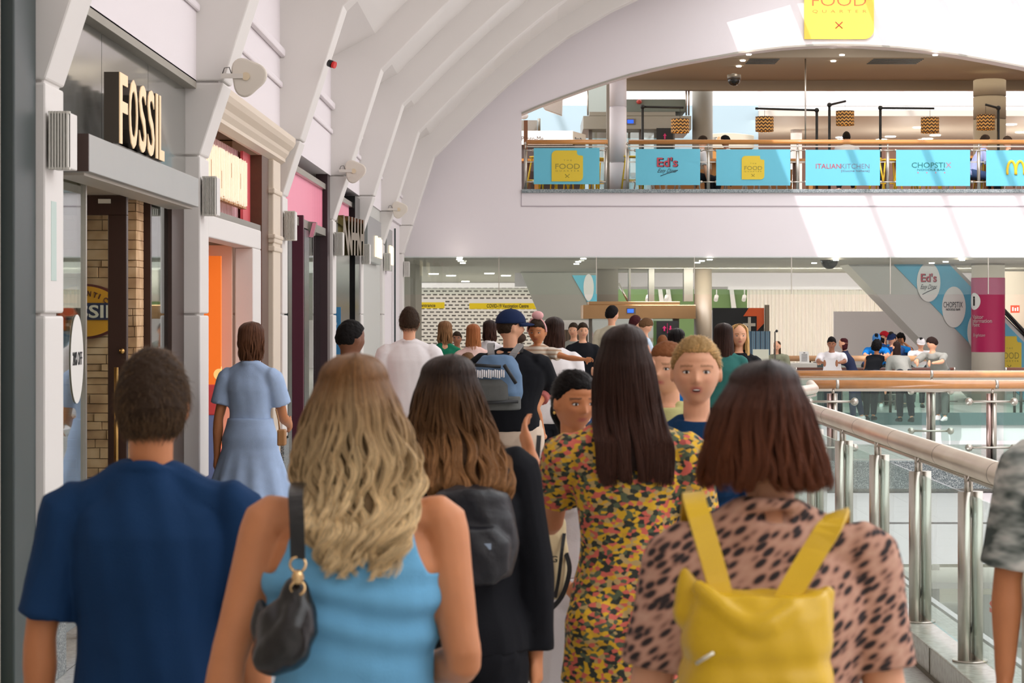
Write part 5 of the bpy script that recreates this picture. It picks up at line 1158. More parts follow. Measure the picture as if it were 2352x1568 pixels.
class Person:
    def __init__(s, e, h, fem=0, girth=1.0, sw=1.0, head=(0,0), lean=0, neckf=0, armL=None, armR=None, legL=(4,0,-2), legR=(-6,0,-14), skin='fair', vox=.012, hs=1.0, shrug=0):
        s.e, s.h, s.fem, s.vox, s.g, s.sw = e, h, fem, vox, girth, sw
        s.T = WOM_T if fem else MAN_T; s.skin = skin
        h_ = h
        s.lean = math.radians(lean); s.hipz = .53*h
        def leg(side, a):
            H = Vector((side*.052*h*girth, 0, .50*h)); f1, o1, f2 = [math.radians(q) for q in a]
            d1 = Vector((side*math.sin(o1), math.sin(f1), -math.cos(f1))).normalized(); K = H+d1*.235*h
            d2 = Vector((side*math.sin(o1)*.5, math.sin(f2), -math.cos(f2))).normalized(); A = K+d2*.225*h; return H, K, A
        s.legs = [leg(-1, legL), leg(1, legR)]
        low = min(l[2].z for l in s.legs)-.042*h; s.dz = -low
        for k in range(2): s.legs[k] = tuple(p+Vector((0,0,s.dz)) for p in s.legs[k])
        shw = (.098 if fem else .112)*h*sw
        s.arms = []
        for side, a in ((-1, armL or (-4,10,6,6)), (1, armR or (4,10,12,4))):
            S0 = s.up(Vector((side*shw, 0, (.780+shrug)*h)))
            f1, o1, f2, o2 = [math.radians(q) for q in a[:4]]
            D = lambda f, o: Vector((side*math.sin(o), math.sin(f)*math.cos(o), -math.cos(f)*math.cos(o)))
            E = S0+D(f1,o1)*.170*h; W = E+D(f2,o2)*.145*h; s.arms.append((S0, E, W, D(f2,o2)))
        yaw, pit = [math.radians(q) for q in head]
        s.M = Euler((pit-s.lean*.3, 0, yaw)).to_matrix(); s.hs = .066*h*hs if h > 1.3 else .108
        s.neck = s.up(Vector((0, .0, .835*h))); s.C = s.neck+Vector((0, .012*h+neckf, .165*h-s.hs-.003*h))
    def up(s, p):
        p = p+Vector((0,0,s.dz)); piv = Vector((0,0,s.hipz+s.dz))
        return piv+Matrix.Rotation(-s.lean, 3, 'X')@(p-piv) if s.lean and p.z > piv.z else p
    def rings(s, off=0, z0=0, z1=2, k=1.0, bust=1):
        """torso rings with offset"""
        R = []; T = s.T
        zs = [r[0] for r in T]; lo = max(z0, zs[0]); hi = min(z1, zs[-1]); n = 14
        for i in range(n+1):
            z = lo+(hi-lo)*i/n; rx = np.interp(z, zs, [r[1] for r in T]); ry = np.interp(z, zs, [r[2] for r in T])
            c = s.up(Vector((0, .0, z*s.h))); sx = s.sw if z > .7 else 1+(s.sw-1)*max(0,(z-.6)/.1)
            R.append((c.x, c.y, c.z, (rx*s.g*sx*s.h+off)*k, (ry*s.g*s.h+off)*k))
        return R
    def torso(s, mb, off=0, z0=0, z1=2, k=1.0):
        mb.rings(s.rings(off, z0, z1, k), 28, ex=2.25)
        if s.fem and z1 > .75:
            for sx in (-1,1): mb.ell(s.up(Vector((sx*.042*s.h, .045*s.h, .725*s.h))), (.038*s.h+off, .036*s.h+off, .038*s.h+off), nu=12, nv=8)
        if s.fem and z0 < .5:
            for sx in (-1,1): mb.ell(s.up(Vector((sx*.045*s.h*s.g, -.03*s.h, .495*s.h))), (.052*s.h*s.g+off, .045*s.h*s.g+off, .05*s.h+off), nu=12, nv=8)
    def arm(s, mb, i, off=0, t=1.0, flare=0, r0=None):
        S0, E, W, D = s.arms[i]; h = s.h; g = s.g**.8*(.92 if s.fem else 1)
        pts = [S0-Vector(((-1 if i == 0 else 1)*.02*h,0,-.003*h)), S0, S0.lerp(E,.35), S0.lerp(E,.75), E, E.lerp(W,.3), E.lerp(W,.7), W]
        rr = [.024,.0300,.0275,.0235,.0215,.0235,.018,.0145]
        if t < 1:
            L = [0,.03,.18,.38,.52,.66,.85,1.0]; k = 2
            P2, R2 = [], []
            for j in range(len(pts)):
                if L[j] < t: P2.append(pts[j]); R2.append(rr[j])
                else:
                    f = (t-L[j-1])/(L[j]-L[j-1]); P2.append(pts[j-1].lerp(pts[j], f)); R2.append(rr[j-1]+(rr[j]-rr[j-1])*f); break
            pts, rr = P2, R2
        n = len(pts); rr = [r*h*g+off+flare*(j/(n-1)) for j, r in enumerate(rr)]
        p, r = loftpts(pts, rr, 3); mb.tube(p, r, 14); mb.ell(p[0], (r[0],)*3, nu=10, nv=8)
    def hand(s, mb, i, curl=.35, spread=.0, k=1.0):
        S0, E, W, D = s.arms[i]; h = s.h; side = -1 if i == 0 else 1; D = D.normalized(); k = k*h/1.75
        pn = Vector((-side, .25, .1)); pn = (pn-D*pn.dot(D)).normalized()      # palm faces the thigh
        ax = D.cross(pn).normalized()
        if ax.y < 0: ax = -ax                                                     # towards the thumb (forward)
        P0 = W+D*.045*k
        mb.tube([W-D*.01, W+D*.03*k, W+D*.085*k], [(.02*k,.024*k)]*3, 10)
        Q = Matrix((ax, pn, D)).transposed(); mb.ell(W+D*.052*k, (.042*k, .017*k, .052*k), Q, 14, 10)
        for f, (o, L) in enumerate(((.031,.070),(.0105,.079),(-.0105,.073),(-.031,.058))):
            d = (D+ax*spread*(1.5-f)*.15).normalized(); p = W+D*.092*k+ax*o*k; pts = [p-D*.02*k, p]; a = 0
            for q in range(3): a += curl*(.6+.3*q); dd = (d*math.cos(a)+pn*math.sin(a)); p = p+dd*L*k*(.42,.32,.26)[q]; pts.append(p)
            mb.tube(pts, [.0088*k,.009*k,.0085*k,.0078*k,.0068*k], 8); mb.ell(pts[-1], (.0068*k,)*3, nu=8, nv=6)
        p = W+D*.025*k+ax*.030*k; d = (D*.7+ax*.75+pn*.35).normalized(); pts = [p, p+d*.03*k, p+d*.052*k+D*.008*k, p+d*.066*k+D*.022*k]
        mb.tube(pts, [.013*k,.0115*k,.0098*k,.0082*k], 8); mb.ell(pts[-1], (.0082*k,)*3, nu=8, nv=6)
    def leg(s, mb, i, off=0, t=1.0, flare=0, g=None):
        H, K, A = s.legs[i]; h = s.h; g = s.g if g is None else g
        pts = [H+Vector((0,0,.02*h)), H.lerp(K,.12), H.lerp(K,.5), K, K.lerp(A,.28), K.lerp(A,.65), A]; rr = [.050,.052,.042,.030,.031,.023,.0175]; L = [0,.1,.28,.5,.64,.83,1.0]
        if t < 1:
            P2, R2 = [], []
            for j in range(len(pts)):
                if L[j] < t: P2.append(pts[j]); R2.append(rr[j])
                else: f = (t-L[j-1])/(L[j]-L[j-1]); P2.append(pts[j-1].lerp(pts[j], f)); R2.append(rr[j-1]+(rr[j]-rr[j-1])*f); break
            pts, rr = P2, R2
        n = len(pts); rr = [r*h*g+off+flare*(j/(n-1)) for j, r in enumerate(rr)]
        p, r = loftpts(pts, rr, 3); mb.tube(p, r, 14); mb.ell(p[0], (r[0],)*3, nu=10, nv=8)
    def foot(s, mb, i, off=0):
        A = s.legs[i][2]; h = s.h; side = -1 if i == 0 else 1
        limb(mb, [A+Vector((0,-.018*h,-.018*h)), A+Vector((side*.004*h,.035*h,-.022*h)), A+Vector((side*.008*h,.085*h,-.030*h))], [.022*h+off,.021*h+off,.014*h+off], 10)
    def body(s, hands=(.35,.35), fingers=True, face=False, mouth=0, **kw):
        mb = MB(); h = s.h; s.torso(mb); mb.tube(*loftpts([s.neck-Vector((0,0,.03*h)), s.neck+Vector((0,0,.01*h)), s.C+Vector((0,-.012*h,-.02*h))], [.036*h,.0295*h*(1 if not s.fem else .88),.030*h*(1 if not s.fem else .88)]), 16)
        for sx in (-1,1): limb(mb, [s.neck+Vector((sx*.014*h,-.008*h,-.012*h)), s.arms[0 if sx < 0 else 1][0]+Vector((-sx*.014*h,0,.0))], [.024*h,.0265*h], 10, 2)
        head_mesh(mb, s.C, s.M, s.hs, s.fem, **kw)
        for i in (0,1):
            s.arm(mb, i)
            if fingers: s.hand(mb, i, hands[i])
            else: mb.ell(s.arms[i][2]+s.arms[i][3].normalized()*.04*h, (.018*h,.022*h,.045*h), nu=8, nv=6)
            s.leg(mb, i); s.foot(mb, i)
        me = remesh(mb, s.vox, 2, .5)
        n = len(me.vertices); co = np.empty(n*3); me.vertices.foreach_get('co', co); co = co.reshape(n,3)
        L = (co-np.array(s.C))@np.array(s.M)/s.hs; u, v, w = np.abs(L[:,0]), L[:,1], L[:,2]; fr = (v > .35)
        lip = fr*np.exp(-(u/.16)**4)*np.exp(-((w+.515)/(.075+.02*mouth))**4)
        cheek = .13*fr*np.exp(-((u-.38)/.16)**2-((w+.25)/.14)**2)
        brow = fr*(np.exp(-((w-(.19-.25*np.maximum(0,u-.34)))/.032)**4)*((u > .12)&(u < .48)))*.9
        lash = fr*np.exp(-((w-.035-(-.35*(u-.28)**2*4))/.022)**2)*((u > .17)&(u < .41))*.85
        at = me.attributes.new('tint', 'FLOAT_COLOR', 'POINT'); c = np.zeros((n,4)); c[:,0] = np.clip(lip*.85+cheek, 0, 1); c[:,1] = np.clip(brow+lash, 0, 1); c[:,3] = 1
        at.data.foreach_set('color', c.ravel()); k = SK[s.skin]; me.materials.append(skin_mat(s.skin, *k))
        o = link('body', me, s.e); o.location = (0,0,0)
        if face:
            W_ = mat('eye_white', C8(232,226,220), .25); I_ = mat('eye_dark', C8(46,32,26), .1); mo = mat('mouth_dark', C8(70,24,24), .5); te = mat('teeth', C8(236,230,222), .3)
            for sx in (-1,1):
                mb = MB(); Q = s.M@Euler((0,0,sx*-.22)).to_matrix(); c_ = s.C+s.M@Vector((sx*.28*s.hs, .665*s.hs, .0))
                mb.ell(c_, (.115*s.hs, .045*s.hs, .047*s.hs), Q, 14, 8); mb.ell(c_+s.M@Vector((-.0*s.hs, .032*s.hs, 0)), (.05*s.hs, .022*s.hs, .046*s.hs), Q, 12, 8, 1)
                pts = [c_+Q@Vector((a*.125*s.hs, (.03-.02*a*a)*s.hs, (.052-.05*a*a)*s.hs)) for a in (-1,-.5,0,.5,1)]; mb.tube(pts, .010*s.hs, 5, 1)
                q = mb.build('eye', [W_, I_], s.e, fix=True); q.location = (0,0,0)
            if mouth:
                mb = MB(); c_ = s.C+s.M@Vector((0, .80*s.hs, -.53*s.hs)); mb.ell(c_, (.12*s.hs, .035*s.hs, .045*s.hs), s.M, 14, 8); mb.ell(c_+s.M@Vector((0,.012*s.hs,.018*s.hs)), (.095*s.hs,.03*s.hs,.018*s.hs), s.M, 12, 6, 1); q = mb.build('mouth', [mo, te], s.e); q.location = (0,0,0)
        s.bodyo = o; return o
    def cloth(s, name, mb, m, pred=None, vox=None, smooth=3, disp=None, label=None):
        me = remesh(mb, vox or s.vox, smooth, .5, pred, disp=disp); me.materials.append(m); o = link(name, me, s.e); o.location = (0,0,0)
        if label: o['label'] = label
        if pred is not None: q = o.modifiers.new('t', 'SOLIDIFY'); q.thickness = .003; q.offset = 1
        return o
    def top(s, m, sleeve=.42, hem=.47, off=.012, flare=.01, loose=0, name='tshirt', zt=.822, folds=.003, sfl=.012, tz=-.016, coll=-.004, **kw):
        mb = MB(); R = s.rings(off, hem, zt); n = len(R)
        R = [(a,b,c,d+loose*(1-i/n)**.7*.9, e_+loose*(1-i/n)**.7) for i,(a,b,c,d,e_) in enumerate(R)]
        mb.rings(R, 28, ex=2.25)
        if s.fem and hem < .7:
            for sx in (-1,1): mb.ell(s.up(Vector((sx*.042*s.h, .045*s.h, .725*s.h))), (.038*s.h+off,)*3, nu=12, nv=8)
        for sx in (-1,1): limb(mb, [s.neck+Vector((sx*.026*s.h,-.006*s.h,tz*s.h)), s.arms[0 if sx < 0 else 1][0]+Vector((-sx*.014*s.h,0,.0))], [.025*s.h+off*.7,.028*s.h+off*.9], 10, 3)
        if zt > .81: mb.tube([s.neck-Vector((0,0,.07*s.h)), s.neck-Vector((0,0,.035*s.h)), s.neck-Vector((0,.002*s.h,.006*s.h))], [.041*s.h+off]*2+[(.034 if s.fem else .035)*s.h+off], 16); cr = .030*s.h+off*.6; mb.tube([s.neck+Vector((cr*1.12*math.cos(q), cr*math.sin(q)-.004*s.h, (coll-.010*math.sin(q))*s.h)) for q in [2*PI*k/20 for k in range(21)]], max(.008*s.h, s.vox*.9), 8)
        if sleeve:
            for i in (0,1): s.arm(mb, i, off, sleeve, sfl)
        sd = s.h*37
        return s.cloth(name, mb, m, disp=(lambda co: wob(co, 22, folds, sd, (1,1,.35))) if folds else None, **kw)
    def bottoms(s, m, t=.97, off=.012, flare=.012, name='trousers', waist=.55, **kw):
        mb = MB(); mb.rings(s.rings(off, .455, waist), 28, ex=2.25)
        if s.fem:
            for sx in (-1,1): mb.ell(s.up(Vector((sx*.045*s.h*s.g, -.03*s.h, .495*s.h))), (.052*s.h*s.g+off, .045*s.h*s.g+off, .05*s.h+off), nu=12, nv=8)
        for i in (0,1): s.leg(mb, i, off, t, flare)
        return s.cloth(name, mb, m, disp=lambda co: wob(co, 18, .002, 3, (1,1,.5)), **kw)
    def skirt(s, m, z0, flare=.06, waist=.62, off=.012, name='skirt', folds=0, **kw):
        mb = MB(); R = s.rings(off, .50, waist); b = R[0]; ext = []; n = 8
        for i in range(n):
            f = 1-i/n; z = z0*s.h+s.dz+(b[2]-z0*s.h-s.dz)*(i/n); ext.append((b[0], b[1], z, b[3]+flare*f, b[4]+flare*f))
        mb.rings(ext+R, 32)
        return s.cloth(name, mb, m, disp=(lambda co: folds*np.sin(np.arctan2(co[:,1]-b[1], co[:,0]-b[0])*11)*np.clip((b[2]-co[:,2])/.4,0,1)) if folds else None, **kw)
    def shoes(s, m, off=.006):
        mb = MB()
        for i in (0,1):
            mb = MB(); s.foot(mb, i, off); A = s.legs[i][2]; mb.rings([(A.x, A.y+.03*s.h, 0.0, .028*s.h, .075*s.h),(A.x, A.y+.03*s.h, .014*s.h, .028*s.h, .075*s.h)], 16)
            s.cloth('shoe', mb, m, vox=max(.008, s.vox*.8), smooth=1)
    def cap_hair(s, hm, thick=.10, sleek=0, lift=1.0, low=-.35, front=.42, fringe=0, strands=0, vol=.0, name='hair', top=0, side=1.0, ln=.03, curly=0, seed=1):
        """short hair: shell over the skull, hairline at the front, nape at the back"""
        mb = MB(); nu, nv = 40, 30; V = []; hs = s.hs
        rad = []
        for i in range(nv+1):
            ph = -PI/2+PI*i/nv
            for j in range(nu):
                a = 2*PI*j/nu; w = math.sin(ph); c = math.cos(ph); c = c**.9 if c > 0 else 0
                u, v = c*math.cos(a)*.675, c*math.sin(a)*.84
                if w < 0:
                    k = (-w)**1.6; u *= 1-.24*k; v *= (1-.40*k) if v < 0 else 1
                if v < 0: v *= 1.06
                # hairline: lowest allowed w as function of v
                hl = np.interp(v, [-.9,-.3,0,.3,.55,.85], [low,low+.05,-.05*side,.18,front,front+.06])
                t = thick*min(1, max(0, (w-hl)/.18))**.5 if w > hl else -.12
                t2 = 1+t*1.35; V.append(s.C+s.M@Vector((u*t2*hs, v*t2*hs, (w*(1+t+(vol+top*max(0,w)) *(w > hl)))*hs)))
        mb.add(V, [[i*nu+j, i*nu+(j+1)%nu, (i+1)*nu+(j+1)%nu, (i+1)*nu+j] for i in range(nv) for j in range(nu)], 0, True)
        me = remesh(mb, max(.004, s.vox*.7), 1, .5, disp=lambda co: wob(co, 150 if not curly else 90, .0018 if not curly else .006, seed)+wob(co, 60, .002 if not curly else .006, seed))
        me.materials.append(hm[1]); o = link(name, me, s.e); o.location = (0,0,0)
        if strands:
            R = np.random.default_rng(seed); N = strands; K = 6
            d = R.normal(size=(N*3,3)); d /= np.linalg.norm(d, axis=1)[:,None]
            v = d[:,1]; hl = np.interp(v, [-.9,-.3,0,.3,.55,.85], [low-.03,low,-.05*side,.18,front,front+.06]); d = d[d[:,2] > hl][:N]; N = len(d)
            base = d*np.array([.675,.86,1])*(1+thick*.8); base[:,2] += top*np.maximum(0,d[:,2])
            down = np.array([0,0,-1.])-d*(-d[:,2:3]); nd = np.linalg.norm(down, axis=1)[:,None]+1e-4; down = down/nd
            fwd = np.array([0,1.,0])-d*d[:,1:2]
            flow = down*np.clip(1.1-d[:,2:3],.1,1)+fwd*np.clip(d[:,2:3],0,1)*.9+R.normal(0,.22,(N,3))
            if sleek: flow = -fwd*1.2+down*.25+R.normal(0,.05,(N,3)); lift = .12
            L = ln/hs*R.uniform(.6,1.2,(N,1)); t = np.linspace(0,1,K)
            pos = base[:,None,:]+flow[:,None,:]*(L[:,:,None]*t[None,:,None])+d[:,None,:]*(L[:,:,None]*(lift*(.35*t-.45*t*t))[None,:,None]-(.28*(L[:,:,None]*t[None,:,None])**2 if sleek else 0))
            W = pos*hs@np.array(s.M).T+np.array(s.C); q = curves('hair_strands', W, .0007, hm[0], o); q.location = (0,0,0)
        return o
    def baseball_cap(s, m, badge=None, brim_yaw=0, m2=None):
        """hat on the head: its own thing"""
        hs = s.hs; e = empty('baseball_cap', s.e.location+Matrix.Rotation(s.e.rotation_euler.z,3,'Z')@(s.C+Vector((0,0,hs*.2))), '', 'cap'); e['_w'] = None; del e['_w']
        e.rotation_euler = s.e.rotation_euler; O = s.C+Vector((0,0,hs*.2)); mb = MB(); nu, nv = 28, 12; V = []
        for i in range(nv+1):
            ph = PI/2*i/nv
            for j in range(nu): a = 2*PI*j/nu; V.append(s.C-O+s.M@Vector((math.cos(ph)*math.cos(a)*.80*hs, (math.cos(ph)*math.sin(a)*.97-.02)*hs, (.22+math.sin(ph)*.90)*hs)))
        mb.add(V, [[i*nu+j, i*nu+(j+1)%nu, (i+1)*nu+(j+1)%nu, (i+1)*nu+j] for i in range(nv) for j in range(nu)], 0, True)
        mb.ell(s.C-O+s.M@Vector((0,0,1.12*hs)), (.05*hs,.05*hs,.04*hs)); o = mb.build('crown', m, e, fix=False); o.location = (0,0,0)
        q = o.modifiers.new('t','SOLIDIFY'); q.thickness = .004
        mb = MB(); P = []; n = 12
        vs = []
        for k in range(n+1):
            a = PI*k/n; vs.append(s.C-O+s.M@Vector((math.cos(a)*.74*hs, (.25+math.sin(a)*.62)*hs, .24*hs)))
            vs.append(s.C-O+s.M@Vector((math.cos(a)*.66*hs, (.35+math.sin(a)*1.15)*hs, (.14-.12*abs(math.cos(a)))*hs)))
        mb.add(vs, [[2*k,2*k+2,2*k+3,2*k+1] for k in range(n)], 0, True); o = mb.build('brim', m2 or m, e, fix=False); o.location = (0,0,0); q = o.modifiers.new('t','SOLIDIFY'); q.thickness = .006
        if badge:
            mb = MB(); c_ = s.C-O+s.M@Vector((0, .83*hs, .62*hs)); text(mb, badge, .3*hs, .28*hs, c_-s.M@Vector((-.15*hs,0,.14*hs)), s.M@Vector((-1,0,0)), s.M@Vector((0,-.5,1)), .012); o = mb.build('emblem', WHITE, e); o.location = (0,0,0)
        return e
def person(px, py, d, label, yaw=0, group=None, h=None, **kw):
    """px: screen column, py: screen row of the head top, d: distance"""
    h = h or HC+(CY-py)*d/F
    e = empty('person', (XX(px,d), d, 0), label, 'person', group); del e['_w']; e.rotation_euler = (0,0,math.radians(yaw))
    return Person(e, h, **kw)
def sil(d, P, rows, back=.0):
    """silhouette rows (y, xl, xr, depth behind, depth in front) in pixels -> local metres"""
    dd = d-.08; ox = P.e.location.x
    return [(ZZ(r[0],dd), XX(r[1],dd)-ox, XX(r[2],dd)-ox, r[3], r[4]) for r in rows]
def ribbon(mb, pts, wdir, w, t, mi=0):
    P, _ = loftpts(pts, [0]*len(pts), 5); wd = Vector(wdir).normalized(); n = len(P); vs = []
    for i, p in enumerate(P):
        tg = (P[min(i+1,n-1)]-P[max(i-1,0)]).normalized(); q = (wd-tg*wd.dot(tg)).normalized(); nn = tg.cross(q)
        for a, b in ((-1,-1),(1,-1),(1,1),(-1,1)): vs.append(p+q*a*w/2+nn*b*t/2)
    fs = [[i*4+j, i*4+(j+1)%4, i*4+4+(j+1)%4, i*4+4+j] for i in range(n-1) for j in range(4)]+[[0,1,2,3],[4*n-4,4*n-3,4*n-2,4*n-1]]
    mb.add(vs, fs, mi)
def fabric(name, c, rough=.85, var=.12, vs=14): return mat(name, c, rough, spec=.2, var=var, vscale=vs, bump=.15, bscale=220)
NAVY = fabric('navy_cotton', C8(26,58,104)); SKYT = fabric('light_blue_jersey', C8(116,182,224), var=.05); BLK = fabric('black_cotton', C8(18,19,24)); WHT = fabric('white_cotton', C8(232,226,226), var=.03)
BEI = fabric('beige_cotton', C8(214,192,172), var=.05); DEN = fabric('denim', C8(60,80,116)); GRY = fabric('grey_cotton', C8(150,150,142)); DKJ = fabric('dark_trousers', C8(34,36,44)); TEAL = fabric('teal_cotton', C8(48,104,98)); OLV = fabric('olive_tee', C8(190,186,128))
BLU = fabric('bright_blue', C8(20,128,214)); GRN = fabric('green_cotton', C8(24,118,86)); REDF = fabric('red_cotton', C8(182,28,40)); YELF = fabric('mustard', C8(226,186,96)); LBL = fabric('pale_blue_dress', C8(172,194,228)); NVD = fabric('navy_polka', C8(40,46,72)); CRM = fabric('cream_cotton', C8(206,196,172)); BRW = fabric('brown_wrap', C8(86,58,50)); NVT = fabric('navy_tee', C8(16,54,92)); NVT2 = fabric('dark_navy_tee', C8(22,54,92), var=.08)
HB = hair_mat('brown_short', C8(58,42,32), C8(104,80,56)); HBL = hair_mat('dark_blonde', C8(116,80,46), C8(244,214,164), .5, .38); HBR = hair_mat('brown_highlight', C8(46,32,25), C8(160,114,72), .55, .4); HDK = hair_mat('dark_brown', C8(44,28,22), C8(78,50,40), .4, .38)
HAU = hair_mat('dark_auburn', C8(38,28,27), C8(112,66,46), .45, .38); HBK = hair_mat('black_hair', C8(22,17,16), C8(34,26,24), .4, .32); HGO = hair_mat('golden', C8(196,152,94), C8(232,194,132), .3); HGI = hair_mat('ginger', C8(162,98,58), C8(190,124,76), .3); HRD = hair_mat('dark_red', C8(84,30,36), C8(104,40,44), .3); HLB = hair_mat('light_brown', C8(130,92,60), C8(166,124,84), .3)
def hz(P, rows, hm, **k):
    """default head-relative hair: rows (dz below top in units of head height, half width, back, front) times head size"""
    hh = 2*P.hs; C = P.C; top = C.z+P.hs*1.06
    T = [(top-r[0]*hh, C.x-r[1]*hh+r[4]*hh if len(r) > 4 else C.x-r[1]*hh, C.x+r[1]*hh+(r[4]*hh if len(r) > 4 else 0), r[2]*hh, r[3]*hh) for r in rows]
    return long_hair(P.e, (C.x, C.y), T, hm, **k)
LONG = [(0,0,0,0),(.30,.37,.50,.36),(.6,.38,.50,.22),(1.0,.40,.46,.10),(1.5,.42,.42,.06),(2.0,.36,.38,.04),(2.4,.28,.34,.02)]
def scale_rows(L, f): return [(r[0] if r[0] <= .6 else .6+(r[0]-.6)*f,)+tuple(r[1:]) for r in L]

# ---------------- foreground: man in navy tee
P = person(347, 800, 5.2, 'person in a navy t-shirt seen from behind, leftmost in the foreground, short brown hair', skin='tan', vox=.0075, shrug=.010, armL=(-3,12,4,2), armR=(-3,9,5,3), legL=(14,2,8), legR=(-12,2,-26), sw=1.0)
P.body(); P.top(NVT2, sleeve=.44, hem=.46, off=.012, loose=.014, folds=.008, sfl=.018, zt=.846, tz=-.006, coll=.004); P.bottoms(DKJ); P.shoes(BLACKM)
P.cap_hair(HB, thick=.085, low=-.50, front=.45, strands=12000, top=.08, ln=.024, side=1.0, lift=.6)
# ---------------- blonde in light blue tank
P = person(815, 812, 4.6, 'person in a light blue sleeveless dress seen from behind with long wavy dark blonde hair', fem=1, girth=1.14, sw=1.06, shrug=.024, skin='warm', vox=.007, armL=(-10,15,-2,8), armR=(-10,9,78,-25), legL=(-10,2,-22), legR=(12,2,6))
P.body(hands=(.4,.9))
ZL = [0,1.29,1.315,1.36,1.42,1.56,2]; XL = [.5,.5,.158,.136,.122,.100,.09]
mb = MB(); P.torso(mb, .010, .0, .835); 
for sx in (-1,1): limb(mb, [P.neck+Vector((sx*.06,-.0,-.06)), P.neck+Vector((sx*.055,0,-.015))], [.03,.03], 10, 2)
P.cloth('tank_dress', mb, SKYT, vox=.0055, pred=lambda co: (np.abs(co[:,0]) < np.interp(co[:,2], ZL, XL)), disp=lambda co: .007*np.sin(co[:,2]*80+np.sin(co[:,0]*12)*1.8)*np.exp(-((co[:,2]-1.22)/.10)**2)+wob(co,25,.0015,2))
P.skirt(SKYT, .36, flare=.0, waist=.56, off=.012, name='dress_skirt')
P.shoes(WHT)
T = sil(4.6, P, [(812,812,818,.01,.01),(870,722,885,.11,.09),(930,694,912,.125,.09),(990,678,935,.13,.07),(1050,658,958,.14,.05),(1110,668,968,.15,.04),(1170,690,955,.17,.03),(1230,722,938,.18,.03),(1280,742,920,.18,.02),(1325,765,895,.18,.01)])
long_hair(P.e, (P.C.x, P.C.y), T, HBL, N=15000, rad=.00075, wave=.020, wf=3.4, clumps=60, open_ang=135, lmin=.70, seed=3, zs=P.neck.z)
B_ = P
# handbag
def place(e_loc, label, cat, nm): e = empty(nm, e_loc, label, cat); return e
LEA = mat('black_leather', C8(20,19,20), .28, spec=.6, bump=.25, bscale=25)
d = 4.42; e = place(PX(650,1520,d), 'black leather crescent shoulder bag hanging at the side of the blue dress', 'bag', 'shoulder_bag')
mb = MB(); p = [PX(600,1478,d+.02), PX(618,1500,d), PX(652,1492,d-.02), PX(682,1440,d-.02), PX(690,1370,d-.01), PX(684,1330,d)]
pp, rr = loftpts(p, [.022,.045,.056,.050,.030,.010], 4); mb.tube(pp, [(r*1.0, r*.9) for r in rr], 16); mb.ell(PX(648,1462,d), (.055,.05,.075)); mb.ell(PX(676,1400,d),(.032,.035,.07)); mb.ell(PX(600,1440,d+.04),(.02,.03,.06))
me = remesh(mb, .006, 4, .6, disp=lambda co: wob(co, 45, .003, 1)); me.materials.append(LEA); link('bag_body', me, e)
mb = MB(); ribbon(mb, [PX(684,1282,d-.03), PX(682,1200,d-.06), PX(679,1140,d-.04), PX(684,1112,d+.06), PX(690,1130,d+.16), PX(690,1290,d+.17), PX(640,1400,d+.15), PX(600,1440,d+.06)], (1,0,0), .030, .004); mb.build('strap', LEA, e)
mb = MB(); c = PX(684,1296,d-.03)
for k, (rz_, off_) in enumerate(((.016,0),(.010,-.026),(.014,-.048))):
    mb.tube([c+Vector((rz_*math.cos(t), .004*math.sin(2*t), off_+rz_*math.sin(t))) for t in [2*PI*q/14 for q in range(15)]], .0032, 6, cap=False)
mb.ell(c+Vector((0,-.002,-.026)), (.012,.008,.016)); mb.build('gold_chain_ring', mat('pale_gold', C8(226,190,140), .2, 1), e)
# ---------------- brown haired person in black
P = person(1040, 812, 6.4, 'person in a black jacket with long brown highlighted hair, wearing a black backpack', fem=1, girth=1.05, sw=1.10, shrug=.022, skin='warm', vox=.008, armL=(2,8,8,4), armR=(4,11,4,0), legL=(10,2,2), legR=(-10,2,-26), yaw=0)
P.body(hands=(.5,.55)); P.top(BLK, sleeve=.97, hem=.50, off=.020, loose=.03, folds=.006, sfl=.010, name='jacket'); P.bottoms(BLK, off=.03, flare=.04); P.shoes(BLACKM)
T = sil(6.4, P, [(814,1030,1040,.01,.01),(860,962,1092,.11,.09),(905,945,1108,.12,.09),(960,937,1125,.12,.06),(1000,938,1145,.12,.04),(1050,955,1168,.22,.03),(1100,980,1180,.27,.02),(1160,1010,1172,.28,.01)])
long_hair(P.e, (P.C.x, P.C.y), T, HBR, N=12000, rad=.0008, wave=.016, wf=2.4, clumps=50, open_ang=140, lmin=.76, seed=5, zs=P.neck.z-.03)
d = 6.2; e = place(PX(1090,1330,d), 'soft black backpack on the back of the person in the black jacket', 'backpack', 'backpack')
mb = MB(); mb.rings([(XX(1085,d), d-.07, z, w_, .085) for z, w_ in ((ZZ(1330,d),.08),(ZZ(1315,d),.115),(ZZ(1240,d),.13),(ZZ(1180,d),.125),(ZZ(1130,d),.10),(ZZ(1112,d),.05))], 24, ex=2.6); mb.rings([(XX(1085,d), d-.15, z, w_, .04) for z, w_ in ((ZZ(1325,d),.07),(ZZ(1300,d),.11),(ZZ(1230,d),.115),(ZZ(1200,d),.07))], 20, ex=2.6)
me = remesh(mb, .008, 3, .6, disp=lambda co: wob(co, 28, .005, 4)); me.materials.append(mat('black_nylon', C8(19,20,27), .45, bump=.3, bscale=40)); link('pack_body', me, e)
mb = MB()
for sx, a in ((-1,1010),(1,1150)): ribbon(mb, [PX(a+ (20 if sx < 0 else -20),1125,d-.03), PX(a,1085,d+.05), PX(a,1062,d+.16), PX(a,1110,d+.26), PX(a+sx*10,1260,d+.2), PX(a,1320,d+.02)], (1,0,0), .05, .008)
mb.build('strap', MATS['black_nylon'], e)
mb = MB(); mb.box(XX(1112,d-.2), XX(1128,d-.2), d-.19, d-.185, ZZ(1245,d), ZZ(1232,d)); mb.build('reflective_patch', mat('patch_grey_blue', C8(150,166,186), .4), e)
